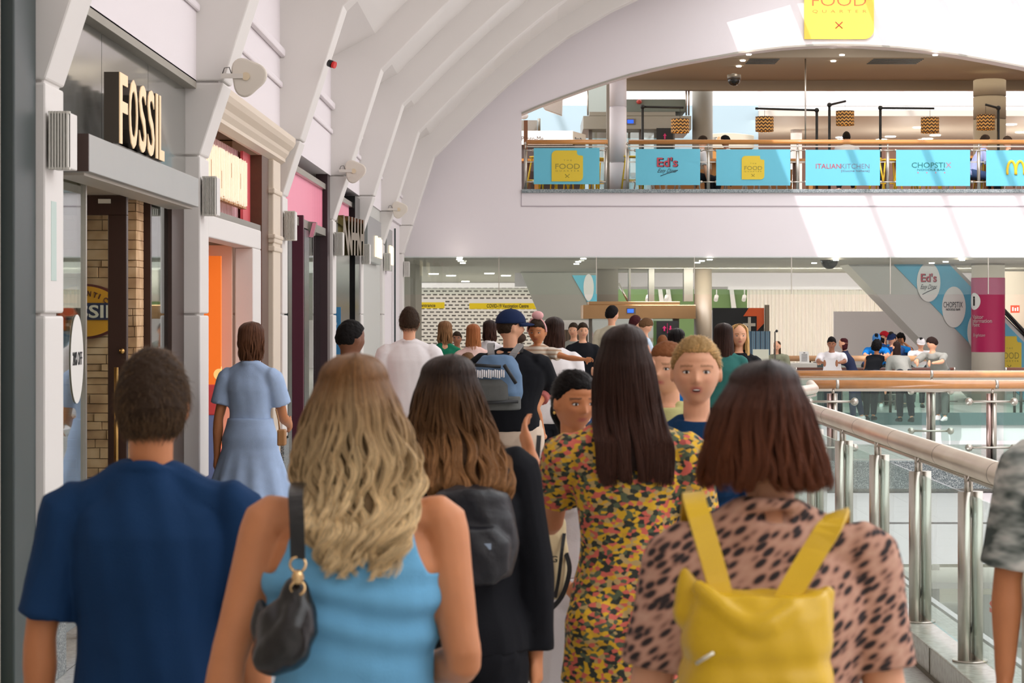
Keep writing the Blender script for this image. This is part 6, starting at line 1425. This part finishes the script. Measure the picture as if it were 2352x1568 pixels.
# ---------------- floral dress
FLOR = ramp_mat('floral_print', 'ShaderNodeTexVoronoi', [(0,C8(226,178,40)),(.28,C8(216,104,88)),(.42,C8(48,52,44)),(.58,C8(190,160,104)),(.66,C8(88,98,72)),(.78,C8(214,164,46)),(.92,C8(170,74,66))], 62, .8, out='Color', const=True, mapping=((1,1,1.5),(.3,.2,0)), Randomness=1.0)
P = person(1440, 745, 6.8, 'person in a yellow and coral floral dress seen from behind, the tallest in the foreground', fem=1, girth=.97, sw=1.08, skin='warm', vox=.008, armL=(38,8,145,14), armR=(2,7,18,2), legL=(10,1,2), legR=(-8,1,-22))
P.body(hands=(.4,.4))
mb = MB(); R = P.rings(.008, .50, .822); mb.rings(R, 28, ex=2.25); b = R[0]
ext = [(b[0], b[1], b[2]-.20*(1-k/5), b[3]+.012+.008*(1-k/5), b[4]+.014+.008*(1-k/5)) for k in range(6)]; mb.rings(ext, 28)
for sx in (-1,1): mb.ell(P.up(Vector((sx*.045*P.h, -.03*P.h, .495*P.h))), (.052*P.h+.02, .045*P.h+.02, .05*P.h+.02), nu=12, nv=8)
for sx in (-1,1): limb(mb, [P.neck+Vector((sx*.050,-.008,-.030)), P.arms[0 if sx < 0 else 1][0]+Vector((-sx*.025,0,.004))], [.054,.060], 10, 3)
for i in (0,1): P.arm(mb, i, .012, .30, .028)
P.cloth('floral_dress', mb, FLOR, disp=lambda co: wob(co, 24, .005, 2, (1,1,.5)))
P.shoes(WHT)
T = sil(6.8, P, [(744,1436,1444,.01,.01),(790,1382,1492,.11,.09),(840,1366,1508,.125,.09),(900,1362,1518,.13,.07),(960,1362,1530,.13,.05),(1020,1366,1546,.15,.04),(1075,1368,1550,.16,.03),(1118,1376,1548,.16,.03)])
long_hair(P.e, (P.C.x, P.C.y), T, HDK, N=12000, rad=.0008, wave=.005, wf=1.2, clumps=50, open_ang=140, lmin=.88, seed=6, zs=P.neck.z)
# ---------------- leopard print with yellow backpack
LEO = ramp_mat('leopard_print', 'ShaderNodeTexVoronoi', [(0,C8(32,27,29)),(.34,C8(52,42,42)),(.42,C8(140,102,88)),(.56,C8(190,144,124)),(1,C8(206,164,142))], 34, .85, out='Distance', const=False, mt='TEXTURE', mapping=((1.15,1,.45),(0,-.62,.2)), Randomness=.95)
P = person(1770, 830, 4.1, 'person in a leopard print top with a brown bob haircut, seen from behind', fem=1, girth=1.10, sw=1.0, shrug=.016, skin='fair', vox=.007, armL=(-6,13,6,20), armR=(-4,9,10,2), legL=(-10,2,-22), legR=(12,2,6))
P.body(hands=(.4,.4)); P.top(LEO, sleeve=.36, hem=.48, off=.010, loose=.012, folds=.004, sfl=.016, name='leopard_top', zt=.84, tz=-.004, coll=.010); P.bottoms(DKJ); P.shoes(BLACKM)
T = sil(4.1, P, [(828,1766,1774,.01,.01),(880,1686,1852,.11,.10),(940,1650,1880,.125,.10),(1000,1630,1898,.13,.08),(1050,1618,1914,.13,.07),(1090,1612,1926,.13,.06),(1118,1618,1925,.125,.05),(1138,1640,1912,.11,.04)])
long_hair(P.e, (P.C.x, P.C.y), T, HAU, N=14000, rad=.0008, wave=.007, wf=2.0, clumps=60, open_ang=145, lmin=.86, seed=8, flip=.012)
YLE = mat('yellow_leather', C8(214,172,18), .38, spec=.5, bump=.15, bscale=20, var=.08, vscale=7)
d = 3.86; e = place(PX(1735,1568,d)-Vector((0,0,.1)), 'yellow leather backpack worn over the leopard print top', 'backpack', 'backpack')
mb = MB(); mb.rings([(XX(cx,d), d-.05, ZZ(y_,d), hw/1295, dp) for y_, cx, hw, dp in ((1760,1730,120,.05),(1740,1730,170,.08),(1600,1730,182,.105),(1480,1732,172,.10),(1400,1735,160,.085),(1352,1738,150,.06))], 32, ex=2.9)
limb(mb, [PX(1588,1400,d-.03), PX(1578,1352,d-.03), PX(1572,1318,d-.03)], [.035,.026,.012], 10); limb(mb, [PX(1870,1430,d-.03), PX(1884,1390,d-.03), PX(1900,1362,d-.03)], [.035,.024,.012], 10)
limb(mb, [PX(1600,1345,d-.07), PX(1660,1400,d-.11), PX(1740,1442,d-.13), PX(1820,1400,d-.11), PX(1872,1372,d-.06)], [.012,.02,.022,.02,.012], 10)
me = remesh(mb, .006, 3, .6, disp=lambda co: wob(co, 30, .004, 7, (1,1,.6))-.008*np.exp(-((co[:,2]-ZZ(1500,3.86))/.02)**2)); me.materials.append(YLE); link('pack_body', me, e)
mb = MB(); ribbon(mb, [PX(1668,1420,d-.10), PX(1650,1340,d-.06), PX(1622,1240,d-.035), PX(1598,1160,d-.0), PX(1592,1135,d+.12), PX(1585,1200,d+.30), PX(1560,1400,d+.34)], (1,.1,.1), .040, .008); mb.build('strap', YLE, e)
mb = MB(); ribbon(mb, [PX(1786,1420,d-.10), PX(1815,1360,d-.07), PX(1868,1270,d-.035), PX(1915,1195,d+.0), PX(1925,1180,d+.12), PX(1925,1240,d+.30), PX(1930,1400,d+.34)], (1,.1,.3), .043, .008); mb.build('strap', YLE, e)
mb = MB(); mb.tube([PX(1598,1524,d-.15), PX(1640,1498,d-.155)], .004, 6); mb.build('zip', mat('zip_silver', C8(210,206,190), .25, 1), e)
# ---------------- smiling woman facing right
P = person(1314, 850, 7.9, 'smiling person with dark tied back hair turned right, in white with a tote bag', fem=1, yaw=-150, skin='warm', vox=.0055, head=(-6,-6), armL=(6,12,30,6), armR=(10,10,60,-10), legL=(6,1,0), legR=(-6,1,-14))
SK['warm2'] = SK['warm']; P.skin = 'tan'
P.body(face=True, hands=(.4,.5)); P.top(WHT, sleeve=.55, hem=.55, off=.012, name='blouse', folds=.004); P.bottoms(WHT, off=.025, flare=.05, name='white_trousers'); P.shoes(WHT)
P.cap_hair(HBK, thick=.05, low=-.45, front=.46, side=.7, strands=6000, ln=.05, sleek=1)
mb = MB(); hs = P.hs; limb(mb, [P.C+Vector((0,-.85*hs,.0)), P.C+Vector((-.02,-1.15*hs,-.5*hs)), P.C+Vector((-.05,-1.0*hs,-1.3*hs)), P.C+Vector((-.08,-.8*hs,-2.2*hs))], [.35*hs,.38*hs,.33*hs,.12*hs], 12)
me = remesh(mb, .006, 2, .5, disp=lambda co: wob(co, 60, .003, 2)); me.materials.append(HBK[1]); q = link('ponytail', me, P.e); q.location = (0,0,0)
mb = MB()
for sx in (-1,1): mb.ell(P.C+P.M@Vector((sx*.74*hs,.02*hs,-.36*hs)), (.006,.006,.006))
q = mb.build('earring', mat('gold_stud', C8(220,180,100), .2, 1), P.e); q.location = (0,0,0)
d = 7.45; e = place(PX(1275,1380,d), 'cream tote bag with dark straps hanging beside the white trousers', 'bag', 'tote_bag')
mb = MB(); mb.rings([(XX(1268,d), d, ZZ(y_,d), w_, dp) for y_, w_, dp in ((1375,.035,.03),(1362,.05,.045),(1300,.055,.05),(1230,.052,.04),(1190,.046,.02))], 22, ex=2.8)
me = remesh(mb, .007, 3, .6, disp=lambda co: wob(co, 30, .004, 3)); me.materials.append(fabric('tote_cream', C8(226,206,164))); link('bag_body', me, e)
mb = MB(); text(mb, 'BAG', .062, .022, PX(1238,1288,d-.065), (1,0,-.08), (.08,0,1), .002, bold=.02); mb.build('lettering', BLACKM, e)
mb = MB(); ribbon(mb, [PX(1296,1225,d-.03), PX(1290,1270,d-.07), PX(1283,1330,d-.06), PX(1275,1372,d-.05)], (1,0,0), .012, .004); ribbon(mb, [PX(1300,1270,d-.03), PX(1308,1310,d-.05), PX(1290,1370,d-.05), PX(1250,1412,d-.04), PX(1236,1420,d-.02)], (1,0,0), .016, .004); ribbon(mb, [PX(1250,1195,d), PX(1235,1080,d-.05), PX(1238,1000,d)], (1,0,0), .016, .004); mb.build('strap', BLACKM, e)
# ---------------- blonde facing the camera
P = person(1600, 772, 7.5, 'person with tied back blonde hair facing the camera, mouth open, in a navy top', fem=1, yaw=172, skin='fair', vox=.0055, head=(4,0), armL=(4,8,16,4), armR=(2,8,20,4), legL=(6,1,0), legR=(-6,1,-14))
P.body(face=True, mouth=1, fat=1); P.top(NVT, sleeve=.4, hem=.5, off=.012, zt=.845); P.bottoms(DEN); P.shoes(WHT)
P.cap_hair(HGO, thick=.06, low=-.40, front=.50, side=.6, strands=6000, ln=.05, sleek=1)
mb = MB(); mb.ell(P.C+Vector((0,-1.0*P.hs,.45*P.hs)), (.3*P.hs,.26*P.hs,.3*P.hs)); me = remesh(mb, .006, 1, .5, disp=lambda co: wob(co, 80, .003, 2)); me.materials.append(HGO[1]); q = link('hair_bun', me, P.e); q.location = (0,0,0)
# ---------------- person at the right edge
P = person(2530, 735, 6.0, 'person in a grey patterned short sleeved shirt cut off by the right frame edge', skin='tan', vox=.009, yaw=180, armL=(4,8,10,4), armR=(-4,9,6,3), legL=(10,2,2), legR=(-10,2,-24))
SHP = ramp_mat('grey_leaf_print', 'ShaderNodeTexNoise', [(.38,C8(66,76,72)),(.5,C8(150,154,148)),(.62,C8(206,204,196))], 9, .8, const=False, mapping=((1,1,2.2),(.4,.5,0)))
P.body(); P.top(SHP, sleeve=.46, hem=.46, off=.02, loose=.02, name='shirt', sfl=.02); P.bottoms(BEI, t=.5, name='shorts'); P.shoes(WHT); P.cap_hair(HB, thick=.1)

# ================================================================ MIDDLE DISTANCE
P = person(575, 735, 15.6, 'person walking in a long pale blue dress beside the shops, brown shoulder length hair', fem=1, yaw=-18, skin='tan', vox=.012, armL=(-8,10,2,4), armR=(20,6,75,-15), legL=(-12,1,-24), legR=(14,1,6))
P.body(); P.top(LBL, sleeve=.34, hem=.56, off=.014, name='blue_blouse', sfl=.03); P.skirt(LBL, .20, flare=.17, folds=.012, off=.032, name='blue_skirt'); P.shoes(WHT)
hz(P, [(0,0,0,0),(.3,.38,.50,.36),(.7,.40,.50,.2),(1.05,.38,.44,.08),(1.25,.30,.38,.04)], hair_mat('chestnut', C8(92,58,42), C8(122,80,56), .3), N=2500, rad=.0016, wave=.008, clumps=30)
e = place(PX(648,1018,15.3), 'small tan handbag carried beside the pale blue dress', 'bag', 'handbag')
mb = MB(); mb.box(XX(640,15.3), XX(658,15.3), 15.2, 15.32, ZZ(1022,15.3), ZZ(985,15.3)); mb.build('bag_body', mat('tan_leather', C8(176,126,78), .5), e, .01); mb = MB(); mb.tube([PX(642,986,15.26),PX(640,965,15.26),PX(634,940,15.3)], .006, 6); mb.build('strap', MATS['tan_leather'], e)
P = person(800, 735, 14.4, 'person with short black hair and a mustard top walking by the black shopfront', yaw=-50, skin='dark', vox=.012); P.body(); P.top(YELF); P.bottoms(DKJ); P.shoes(WHT); P.cap_hair(HBK, thick=.05, top=.03, low=-.42, side=.8)
P = person(940, 708, 20, 'person in a plain oversized white t-shirt seen from behind, standing left of centre', skin='fair', vox=.013, girth=1.0, armL=(-2,13,4,4), armR=(-2,12,6,4)); P.body(); P.top(WHT, sleeve=.5, hem=.475, off=.03, loose=.02, sfl=.03); P.bottoms(BEI, t=.55, off=.03, name='shorts'); P.shoes(WHT); P.cap_hair(HB, thick=.09, low=-.45, top=.08, strands=2500)
# capped man
P = person(1172, 712, 16.6, 'bearded person in a black t-shirt and navy cap carrying a small child', yaw=-14, skin='fair', vox=.011, girth=1.18, sw=1.12, head=(-58,0), armR=(42,10,112,-40), armL=(-2,12,6,4)); P.body(face=True)
P.top(BLK, sleeve=.42, hem=.51, off=.02, loose=.02); P.bottoms(BEI, t=.62, off=.03, flare=.03, name='shorts', waist=.56); P.shoes(WHT); P.cap_hair(HB, thick=.04, low=-.5)
mb = MB(); mb.ell(P.C+P.M@Vector((0,.48*P.hs,-.68*P.hs)), (.50*P.hs,.38*P.hs,.34*P.hs)); me = remesh(mb, .008, 1); me.materials.append(mat('beard', C8(66,46,34), .9)); q = link('beard', me, P.e); q.location = (0,0,0)
cp = P.baseball_cap(fabric('cap_navy', C8(24,38,72)), 'NY'); cp['label'] = 'navy baseball cap with white emblem on the bearded person'
MP = P
d = 16.3; e = place(PX(1142,935,d), 'grey and blue travel backpack with black trim worn by the capped person', 'backpack', 'backpack')
GRB = fabric('pack_grey', C8(88,88,86)); BLB = fabric('pack_blue', C8(98,122,150))
mb = MB(); mb.rings([(XX(1142,d), d-.17, ZZ(y_,d), hw/307, dp) for y_, hw, dp in ((936,36,.08),(926,56,.12),(900,60,.15),(860,58,.15),(835,50,.13),(815,34,.09))], 28, ex=2.6); me = remesh(mb, .01, 3, .6, disp=lambda co: wob(co, 18, .008, 4)); me.materials.append(BLB); link('pack_body', me, e)
mb = MB(); mb.rings([(XX(1124,d), d-.29, ZZ(y_,d), hw/307, dp) for y_, hw, dp in ((926,38,.05),(915,46,.07),(880,44,.08),(868,30,.05))], 24, ex=2.8); me = remesh(mb, .009, 2, .6); me.materials.append(GRB); link('front_pocket', me, e)
mb = MB(); mb.rings([(XX(1140,d), d-.18, ZZ(y_,d), 57/307, .15) for y_ in (938,906)], 28, ex=2.6); me = remesh(mb, .009, 2, .6); me.materials.append(GRB); link('base_panel', me, e)
mb = MB()
for k in range(14): xx = XX(1092+k*5,d-.4); mb.tube([(xx,d-.36,ZZ(846+(k%3),d)),(xx,d-.38,ZZ(862+(k%4),d))], .006, 5)
mb.build('fringe', WHT, e)
mb = MB()
for a, b_ in (((1090,838),(1150,842)),((1158,838),(1185,880)),((1092,926),(1190,922))): mb.tube([PX(*a,d-.37), PX(*b_,d-.33)], .014, 6)
mb.build('trim', BLACKM, e)
mb = MB()
for a in ((1126,794,1130,822),(1192,796,1170,824)): ribbon(mb, [PX(a[2],a[3]+6,d-.13), PX(a[0]*.5+a[2]*.5,(a[1]+a[3])/2,d-.12), PX(a[0],a[1],d+.0), PX(a[0]+3,a[1]-3,d+.14), PX(a[0],a[1]+30,d+.3)], (1,0,0), .05, .012)
mb.build('strap', fabric('strap_grey', C8(128,124,122)), e)
# toddler on the arm
e0 = empty('person', (XX(1236,16.75), 16.75, ZZ(730,16.75)-1.02), 'small child in a striped top held on the arm of the capped person, reaching right', 'person'); del e0['_w']; e0.rotation_euler = (0,0,math.radians(150))
P = Person(e0, 1.0, skin='tan', vox=.009, head=(15,-8), armL=(30,75,20,85), armR=(30,30,60,0), legL=(55,10,-20), legR=(50,14,-10), hs=1); P.hs = .098; P.C = P.neck+Vector((0,.01,.105)); P.body(face=True)
P.e.location.z = ZZ(732,16.75)-(P.C.z+P.hs)
STR = ramp_mat('striped_knit', 'ShaderNodeTexWave', [(0,C8(226,214,196)),(.5,C8(176,136,100)),(1,C8(230,220,206))], 5, .8, const=False, bands_direction='Z'); P.top(STR, sleeve=.25, off=.012, hem=.46); P.bottoms(fabric('child_shorts', C8(190,110,104)), t=.3, off=.015, name='shorts'); P.cap_hair(HB, thick=.09, low=-.4, side=.8)
mb = MB(); pts = [P.C+P.M@Vector((math.cos(t)*.72*P.hs*1.05, .15*P.hs, math.sin(t)*1.12*P.hs)) for t in [PI*k/12 for k in range(13)]]; mb.tube(pts, .008, 6); mb.ell(P.C+P.M@Vector((-.1*P.hs,.15*P.hs,1.3*P.hs)), (.05,.03,.035)); q = mb.build('headband', mat('pink_band', C8(236,176,176), .7), P.e); q.location = (0,0,0)
# white hoodie woman
P = person(1272, 728, 19.5, 'person in a white sweatshirt with long dark hair and a thin black bag strap', fem=1, yaw=-10, skin='fair', vox=.013, girth=1.1); P.body(); P.top(WHT, sleeve=.95, hem=.48, off=.035, loose=.03, name='sweatshirt'); P.bottoms(DKJ); P.shoes(WHT); hz(P, scale_rows(LONG,.8), HDK, N=1500, rad=.002, wave=.006, clumps=20)
mb = MB(); 
R_ = P.rings(.06, .55, .8); c = P.C
ribbon(mb, [P.neck+Vector((-.06,-.10,-.03)), P.up(Vector((0,-.165,1.25))), P.up(Vector((.13,-.16,1.0)))], (1,0,.3), .015, .004); q = mb.build('bag_strap', BLACKM, P.e); q.location = (0,0,0)
# small figures: spec table
def fig(px, py, d, label, yaw=0, fem=0, skin='fair', top=WHT, sl=.42, bot=DKJ, bt=.97, hair=HB, style='short', gr=None, cap=None, capm=None, vox=None, lean=0, h=None, topn='tshirt', bare=0, **k):
    vox = vox or max(.013, min(.02, d*.0007)); face = abs(((yaw+k.get('head',(0,0))[0])+180) % 360-180) > 60
    P = person(px, py, d, label, yaw=yaw, group=gr, h=h, fem=fem, skin=skin, vox=vox, lean=lean, **k); P.body(face=face, fingers=d < 25)
    P.top(top, sleeve=sl, hem=.48, off=.015, name=topn, zt=.80 if bare else .832, vox=vox*.9); 
    if bot is not None: P.bottoms(bot, t=bt, name='trousers' if bt > .6 else 'shorts', vox=vox*.9)
    P.shoes(WHT if hash(label)%2 else BLACKM)
    if style == 'short': P.cap_hair(hair, thick=.10, low=-.45, top=.06)
    elif style == 'curly': P.cap_hair(hair, thick=.30, low=-.8, side=2, curly=1, top=.1)
    elif style == 'long': hz(P, LONG, hair, N=1200 if d < 32 else 0, rad=.0001*d, wave=.006, clumps=20)
    elif style == 'mid': hz(P, scale_rows(LONG,.45), hair, N=1200 if d < 32 else 0, rad=.0001*d, wave=.006, clumps=20)
    elif style == 'bun':
        P.cap_hair(hair, thick=.08, low=-.4); mb = MB(); mb.ell(P.C+Vector((0,-.9*P.hs,.5*P.hs)), (.35*P.hs,)*3); me = remesh(mb, .012, 1); me.materials.append(hair[1]); q = link('hair_bun', me, P.e); q.location = (0,0,0)
    if cap:
        c_ = P.baseball_cap(cap); c_['label'] = capm
    return P
fig(1022, 737, 27, 'person in a green strappy top with blonde hair, seen from behind left of centre', fem=1, top=GRN, sl=0, bare=1, style='mid', hair=HLB, bot=DEN, bt=.4)
fig(1087, 744, 26.5, 'person with long straight ginger hair in a pale pink top seen from behind', fem=1, top=fabric('pale_pink', C8(232,196,186)), style='long', hair=HGI, bot=DEN)
fig(1124, 735, 28.5, 'person with dark hair in a white top behind the navy cap', fem=1, top=WHT, style='mid', hair=HDK, yaw=-20, sl=.9)
fig(1074, 812, 19, 'small child with light brown hair in front of the grey backpack', top=CRM, hair=HLB, vox=.012)
fig(1050, 762, 34, 'person facing the camera far off between the green top and ginger hair', yaw=175, skin='brown', top=CRM)
fig(1338, 742, 32, 'teenager in a black t-shirt with a white lanyard facing the camera', yaw=190, skin='fair', top=BLK, bot=DEN, hair=HB, armL=(20,8,80,-30))
fig(1318, 742, 34.5, 'teenager in a grey top just behind the black t-shirt', yaw=165, top=GRY, hair=HB)
fig(1405, 703, 34, 'tall person in a cream t-shirt with black hair near the lift', top=CRM, hair=HBK, yaw=-25, head=(-20,0))
fig(1457, 725, 36, 'person with short red hair near the lift', top=GRY, hair=HRD, yaw=-60, fem=1)
fig(1480, 731, 33, 'person in a pale blue t-shirt looking down beside the lift', top=fabric('pale_blue_tee', C8(190,206,222)), hair=HLB, yaw=-80, head=(0,-30), armR=(25,5,95,-10), armL=(25,5,95,-10))
fig(1552, 754, 22.5, 'person with black braids in a bright blue top seen from behind', fem=1, skin='dark', top=BLU, sl=0, bare=1, style='mid', hair=HBK, yaw=-35, bot=DEN)
fig(1521, 775, 31, 'person in a red shirt at the lift, short fair hair', top=REDF, hair=HGI, h=1.55, yaw=-20)
fig(1538, 785, 9.6, 'person in an olive t-shirt with tied ginger hair behind the floral dress', fem=1, top=OLV, style='bun', hair=HGI, yaw=150, vox=.009, bot=DEN, armR=(30,5,100,-20))
P = fig(1662, 742, 21.6, 'person with very long straight dark hair in a teal jacket, seen from behind', fem=1, top=TEAL, sl=.95, style='none', topn='jacket', girth=1.1)
hz(P, [(0,0,0,0),(.3,.40,.52,.36),(.7,.42,.52,.2),(1.2,.46,.5,.08),(1.8,.46,.48,.05),(2.6,.40,.44,.03),(3.1,.3,.4,.02)], HDK, N=3000, rad=.0022, wave=.002, clumps=30, lmin=.9)
P = fig(1697, 744, 22.0, 'person with long blonde hair facing the camera, hand raised to the chest, black top', fem=1, yaw=182, top=BLK, sl=.9, style='none', armR=(24,14,128,-34), vox=.010, girth=1.05)
hz(P, [(0,0,0,0),(.3,.40,.42,.34),(.7,.44,.42,.30),(1.2,.46,.40,.26),(1.8,.46,.38,.22),(2.2,.40,.34,.16)], HGO, N=3500, rad=.0022, wave=.003, clumps=30, open_ang=128, lmin=.85, zc=P.C.z+P.hs*.55)
# people leaning on the far rail and behind it
def leaner(px, py, d, label, **k):
    g = k.pop('gr', None); P = fig(px, py, d, label, h=1.68, lean=k.pop('lean', 38), armL=k.pop('armL',(62,8,70,-20)), armR=k.pop('armR',(62,8,70,-20)), **k)
    top_z = P.C.z+P.hs; P.e.location.z = min(0, ZZ(py,d)-top_z) if False else 0
    return P
G = None
def fig2(px, py, d, label, base=0, **k):
    """figure whose head top sits at the given row; stands on the floor with bent stance as needed"""
    want = ZZ(py, d); ln = k.pop('lean', None)
    hh = k.pop('h', 1.66)
    if ln is None:
        a = max(0, min(1, 1-(want-.53*hh)/(.47*hh))); ln = math.degrees(math.acos(max(.2, 1-a)))*.98
    return fig(px, py, d, label, h=hh, lean=ln, **k)
LA = dict(armL=(70,10,85,-25), armR=(70,10,85,-25))
fig2(1912, 786, 37.9, 'person in a white print t-shirt looking down at the far brown rail', yaw=170, skin='brown', top=WHT, hair=HBK, h=1.62, **LA)
fig2(1963, 790, 38.1, 'person with long dark red hair in a navy polka dot top at the far rail', yaw=70, fem=1, top=NVD, sl=0, hair=HRD, style='mid', bot=NVD, h=1.48, lean=24, **LA)
fig2(2000, 797, 38.2, 'person with long curly black hair and arm raised at the far rail', yaw=-25, fem=1, top=BLK, sl=0, hair=HBK, style='curly', h=1.55, armR=(95,10,130,10), skin='tan')
fig2(2078, 800, 37.6, 'person with loose dark brown hair seen from behind at the far rail', yaw=10, fem=1, top=GRY, hair=HDK, style='long', h=1.58)
fig2(2160, 790, 38.05, 'person in a grey t-shirt with curly dark hair leaning on the far rail, looking left', yaw=150, top=GRY, hair=HDK, bot=fabric('grey_trousers', C8(96,98,94)), h=1.66, head=(-60,-5), **LA)
fig2(2108, 790, 43.4, 'person in a white t-shirt and white cap with folded arms behind the pale rail', yaw=178, top=WHT, hair=HBK, h=1.6, cap=WHT, capm='white baseball cap on the person behind the pale rail', **LA)
fig2(1994, 768, 44.3, 'person in a red cap with long black hair behind the pale rail', yaw=-110, fem=1, top=NAVY, hair=HBK, style='mid', h=1.62, cap=REDF, capm='bright red baseball cap in the far group')
fig2(2014, 776, 43.6, 'person in a blue cap and blue shirt looking down behind the pale rail', yaw=170, top=BLU, hair=HBK, h=1.62, head=(0,-25), cap=fabric('cap_blue', C8(80,140,206)), capm='light blue baseball cap in the far group', **LA)
fig2(2025, 772, 45.6, 'person with short dark hair half hidden behind the blue cap', yaw=180, skin='brown', top=GRY, hair=HBK, h=1.64)
fig2(2046, 773, 44.4, 'person in a bright blue t-shirt with hands behind the head, seen from behind', yaw=-10, top=BLU, hair=HB, h=1.64, armL=(70,60,150,-40), armR=(70,60,150,-40), skin='tan')
fig2(2060, 776, 45.2, 'laughing person with dark hair beside the bright blue t-shirt', yaw=160, fem=1, top=NAVY, hair=HDK, style='mid', h=1.62)
fig2(2070, 775, 43.5, 'person in a navy t-shirt and navy cap in the far group', yaw=140, top=NAVY, hair=HBK, h=1.62, cap=MATS['cap_navy'], capm='navy baseball cap in the far group', **LA)
fig2(2084, 779, 46.2, 'person with a dark beanie like hairstyle at the right of the far group', yaw=150, top=NVT, hair=HBK, style='curly', h=1.62, skin='brown')
fig2(1802, 792, 40.2, 'person with long brown hair in a grey green top near the curtain', yaw=150, fem=1, top=fabric('sage', C8(140,140,116)), hair=HBR, style='long', h=1.5)
# seated people behind the gallery rail
def seated(px, py, d, label, **k):
    P = fig(px, py, d, label, h=1.72, legL=(82,6,0), legR=(82,6,0), **k); P.e.location.z = ZZ(py,d)-(P.C.z+P.hs); return P
seated(1588, 312, 43.6, 'person in a white top seated behind the gallery rail, leaning right', yaw=-75, top=WHT, hair=HB, lean=25)
seated(1688, 312, 43.7, 'person with black hair seated behind the gallery rail near the rounded kiosk', yaw=100, top=WHT, hair=HBK, lean=20, skin='brown')
seated(2232, 310, 43.5, 'person in a pale blue shirt seated in front of the beige gallery column', yaw=-80, top=fabric('lilac', C8(168,178,220)), hair=HB, lean=30, skin='tan', bot=DEN, bt=.5)
seated(2328, 314, 43.5, 'person in a black top seated at the far right of the gallery', yaw=100, top=BLK, hair=HB, lean=12)
seated(1950, 300, 44.5, 'person in a pale grey top standing behind the italian kitchen banner', yaw=0, top=fabric('pale_grey', C8(206,206,214)), hair=HBK, lean=40)
# ================================================================ CAMERA, LIGHT
cam = bpy.data.cameras.new('camera'); co = bpy.data.objects.new('camera', cam); COL.objects.link(co)
co.location = (0, 0, HC); co.rotation_euler = (PI/2, 0, 0); cam.sensor_width = 36; cam.lens = 36*F/2352
cam.shift_x = -(CX-1176)/2352; cam.shift_y = -(784-CY)/2352; cam.clip_end = 300; cam.clip_start = .5
cam.dof.use_dof = True; cam.dof.focus_distance = 22; cam.dof.aperture_fstop = 9
SC.camera = co
w = bpy.data.worlds.new('World'); SC.world = w; w.use_nodes = True
w.node_tree.nodes['Background'].inputs[0].default_value = (.97,.98,1.0,1); w.node_tree.nodes['Background'].inputs[1].default_value = 2.75
sd = Vector((.39, 1.0, -1.0)).normalized()
sl = bpy.data.lights.new('sun', 'SUN'); sl.energy = 3.0; sl.angle = .012; sl.color = (1,.90,.92)
so = bpy.data.objects.new('sun', sl); COL.objects.link(so); so.rotation_euler = sd.to_track_quat('-Z','Y').to_euler(); so.location = (8,10,14)
def area(name, loc, sx, sy, e, col=(1,.95,.88), rot=(0,0,0)):
    l = bpy.data.lights.new(name, 'AREA'); l.shape = 'RECTANGLE'; l.size = sx; l.size_y = sy; l.energy = e; l.color = col
    o = bpy.data.objects.new(name, l); COL.objects.link(o); o.location = loc; o.rotation_euler = rot; return o
area('curtain_fill_light', (7, 50.5, 2.85), 9, .5, 450, (1,.95,.9), (math.radians(60),0,0))  # added fill light aimed at the curtain to brighten it
area('gallery_ceiling_lamps', (5, 49.5, 2.9), 14, 12, 280)
area('rear_ceiling_lamps', (0, 66, 2.9), 8, 14, 330)
area('right_ceiling_lamps', (8, 66, 3.3), 12, 14, 500)
area('upper_gallery_lamps', (6, 45, 6.85), 12, 3, 130, (1,.88,.7))
area('upper_rear_lamps', (11, 63, 7.1), 10, 12, 420, (1,.9,.8))
area('lower_hall_lamps', (9, 50, -1.5), 12, 12, 500, (1,.96,.9))
for x_ in (7.5, 11, 14.5):
    l = bpy.data.lights.new('pendant', 'POINT'); l.energy = 160; l.color = (1,.92,.82); l.shadow_soft_size = .3; o = bpy.data.objects.new('pendant', l); COL.objects.link(o); o.location = (x_, 63, 5.6)
SC.view_settings.view_transform = 'Standard'; SC.view_settings.look = 'None'; SC.view_settings.gamma = 1
SC.view_settings.exposure = 0.0; SC.view_settings.use_curve_mapping = False
SC.cycles.adaptive_threshold = .035; SC.cycles.max_bounces = 8; SC.cycles.diffuse_bounces = 3; SC.cycles.glossy_bounces = 3; SC.cycles.transparent_max_bounces = 12; SC.cycles.transmission_bounces = 4
SC.cycles.caustics_reflective = False; SC.cycles.caustics_refractive = False; SC.cycles.sample_clamp_indirect = 5
for o in list(SC.objects):
    if '_w' in o: del o['_w']
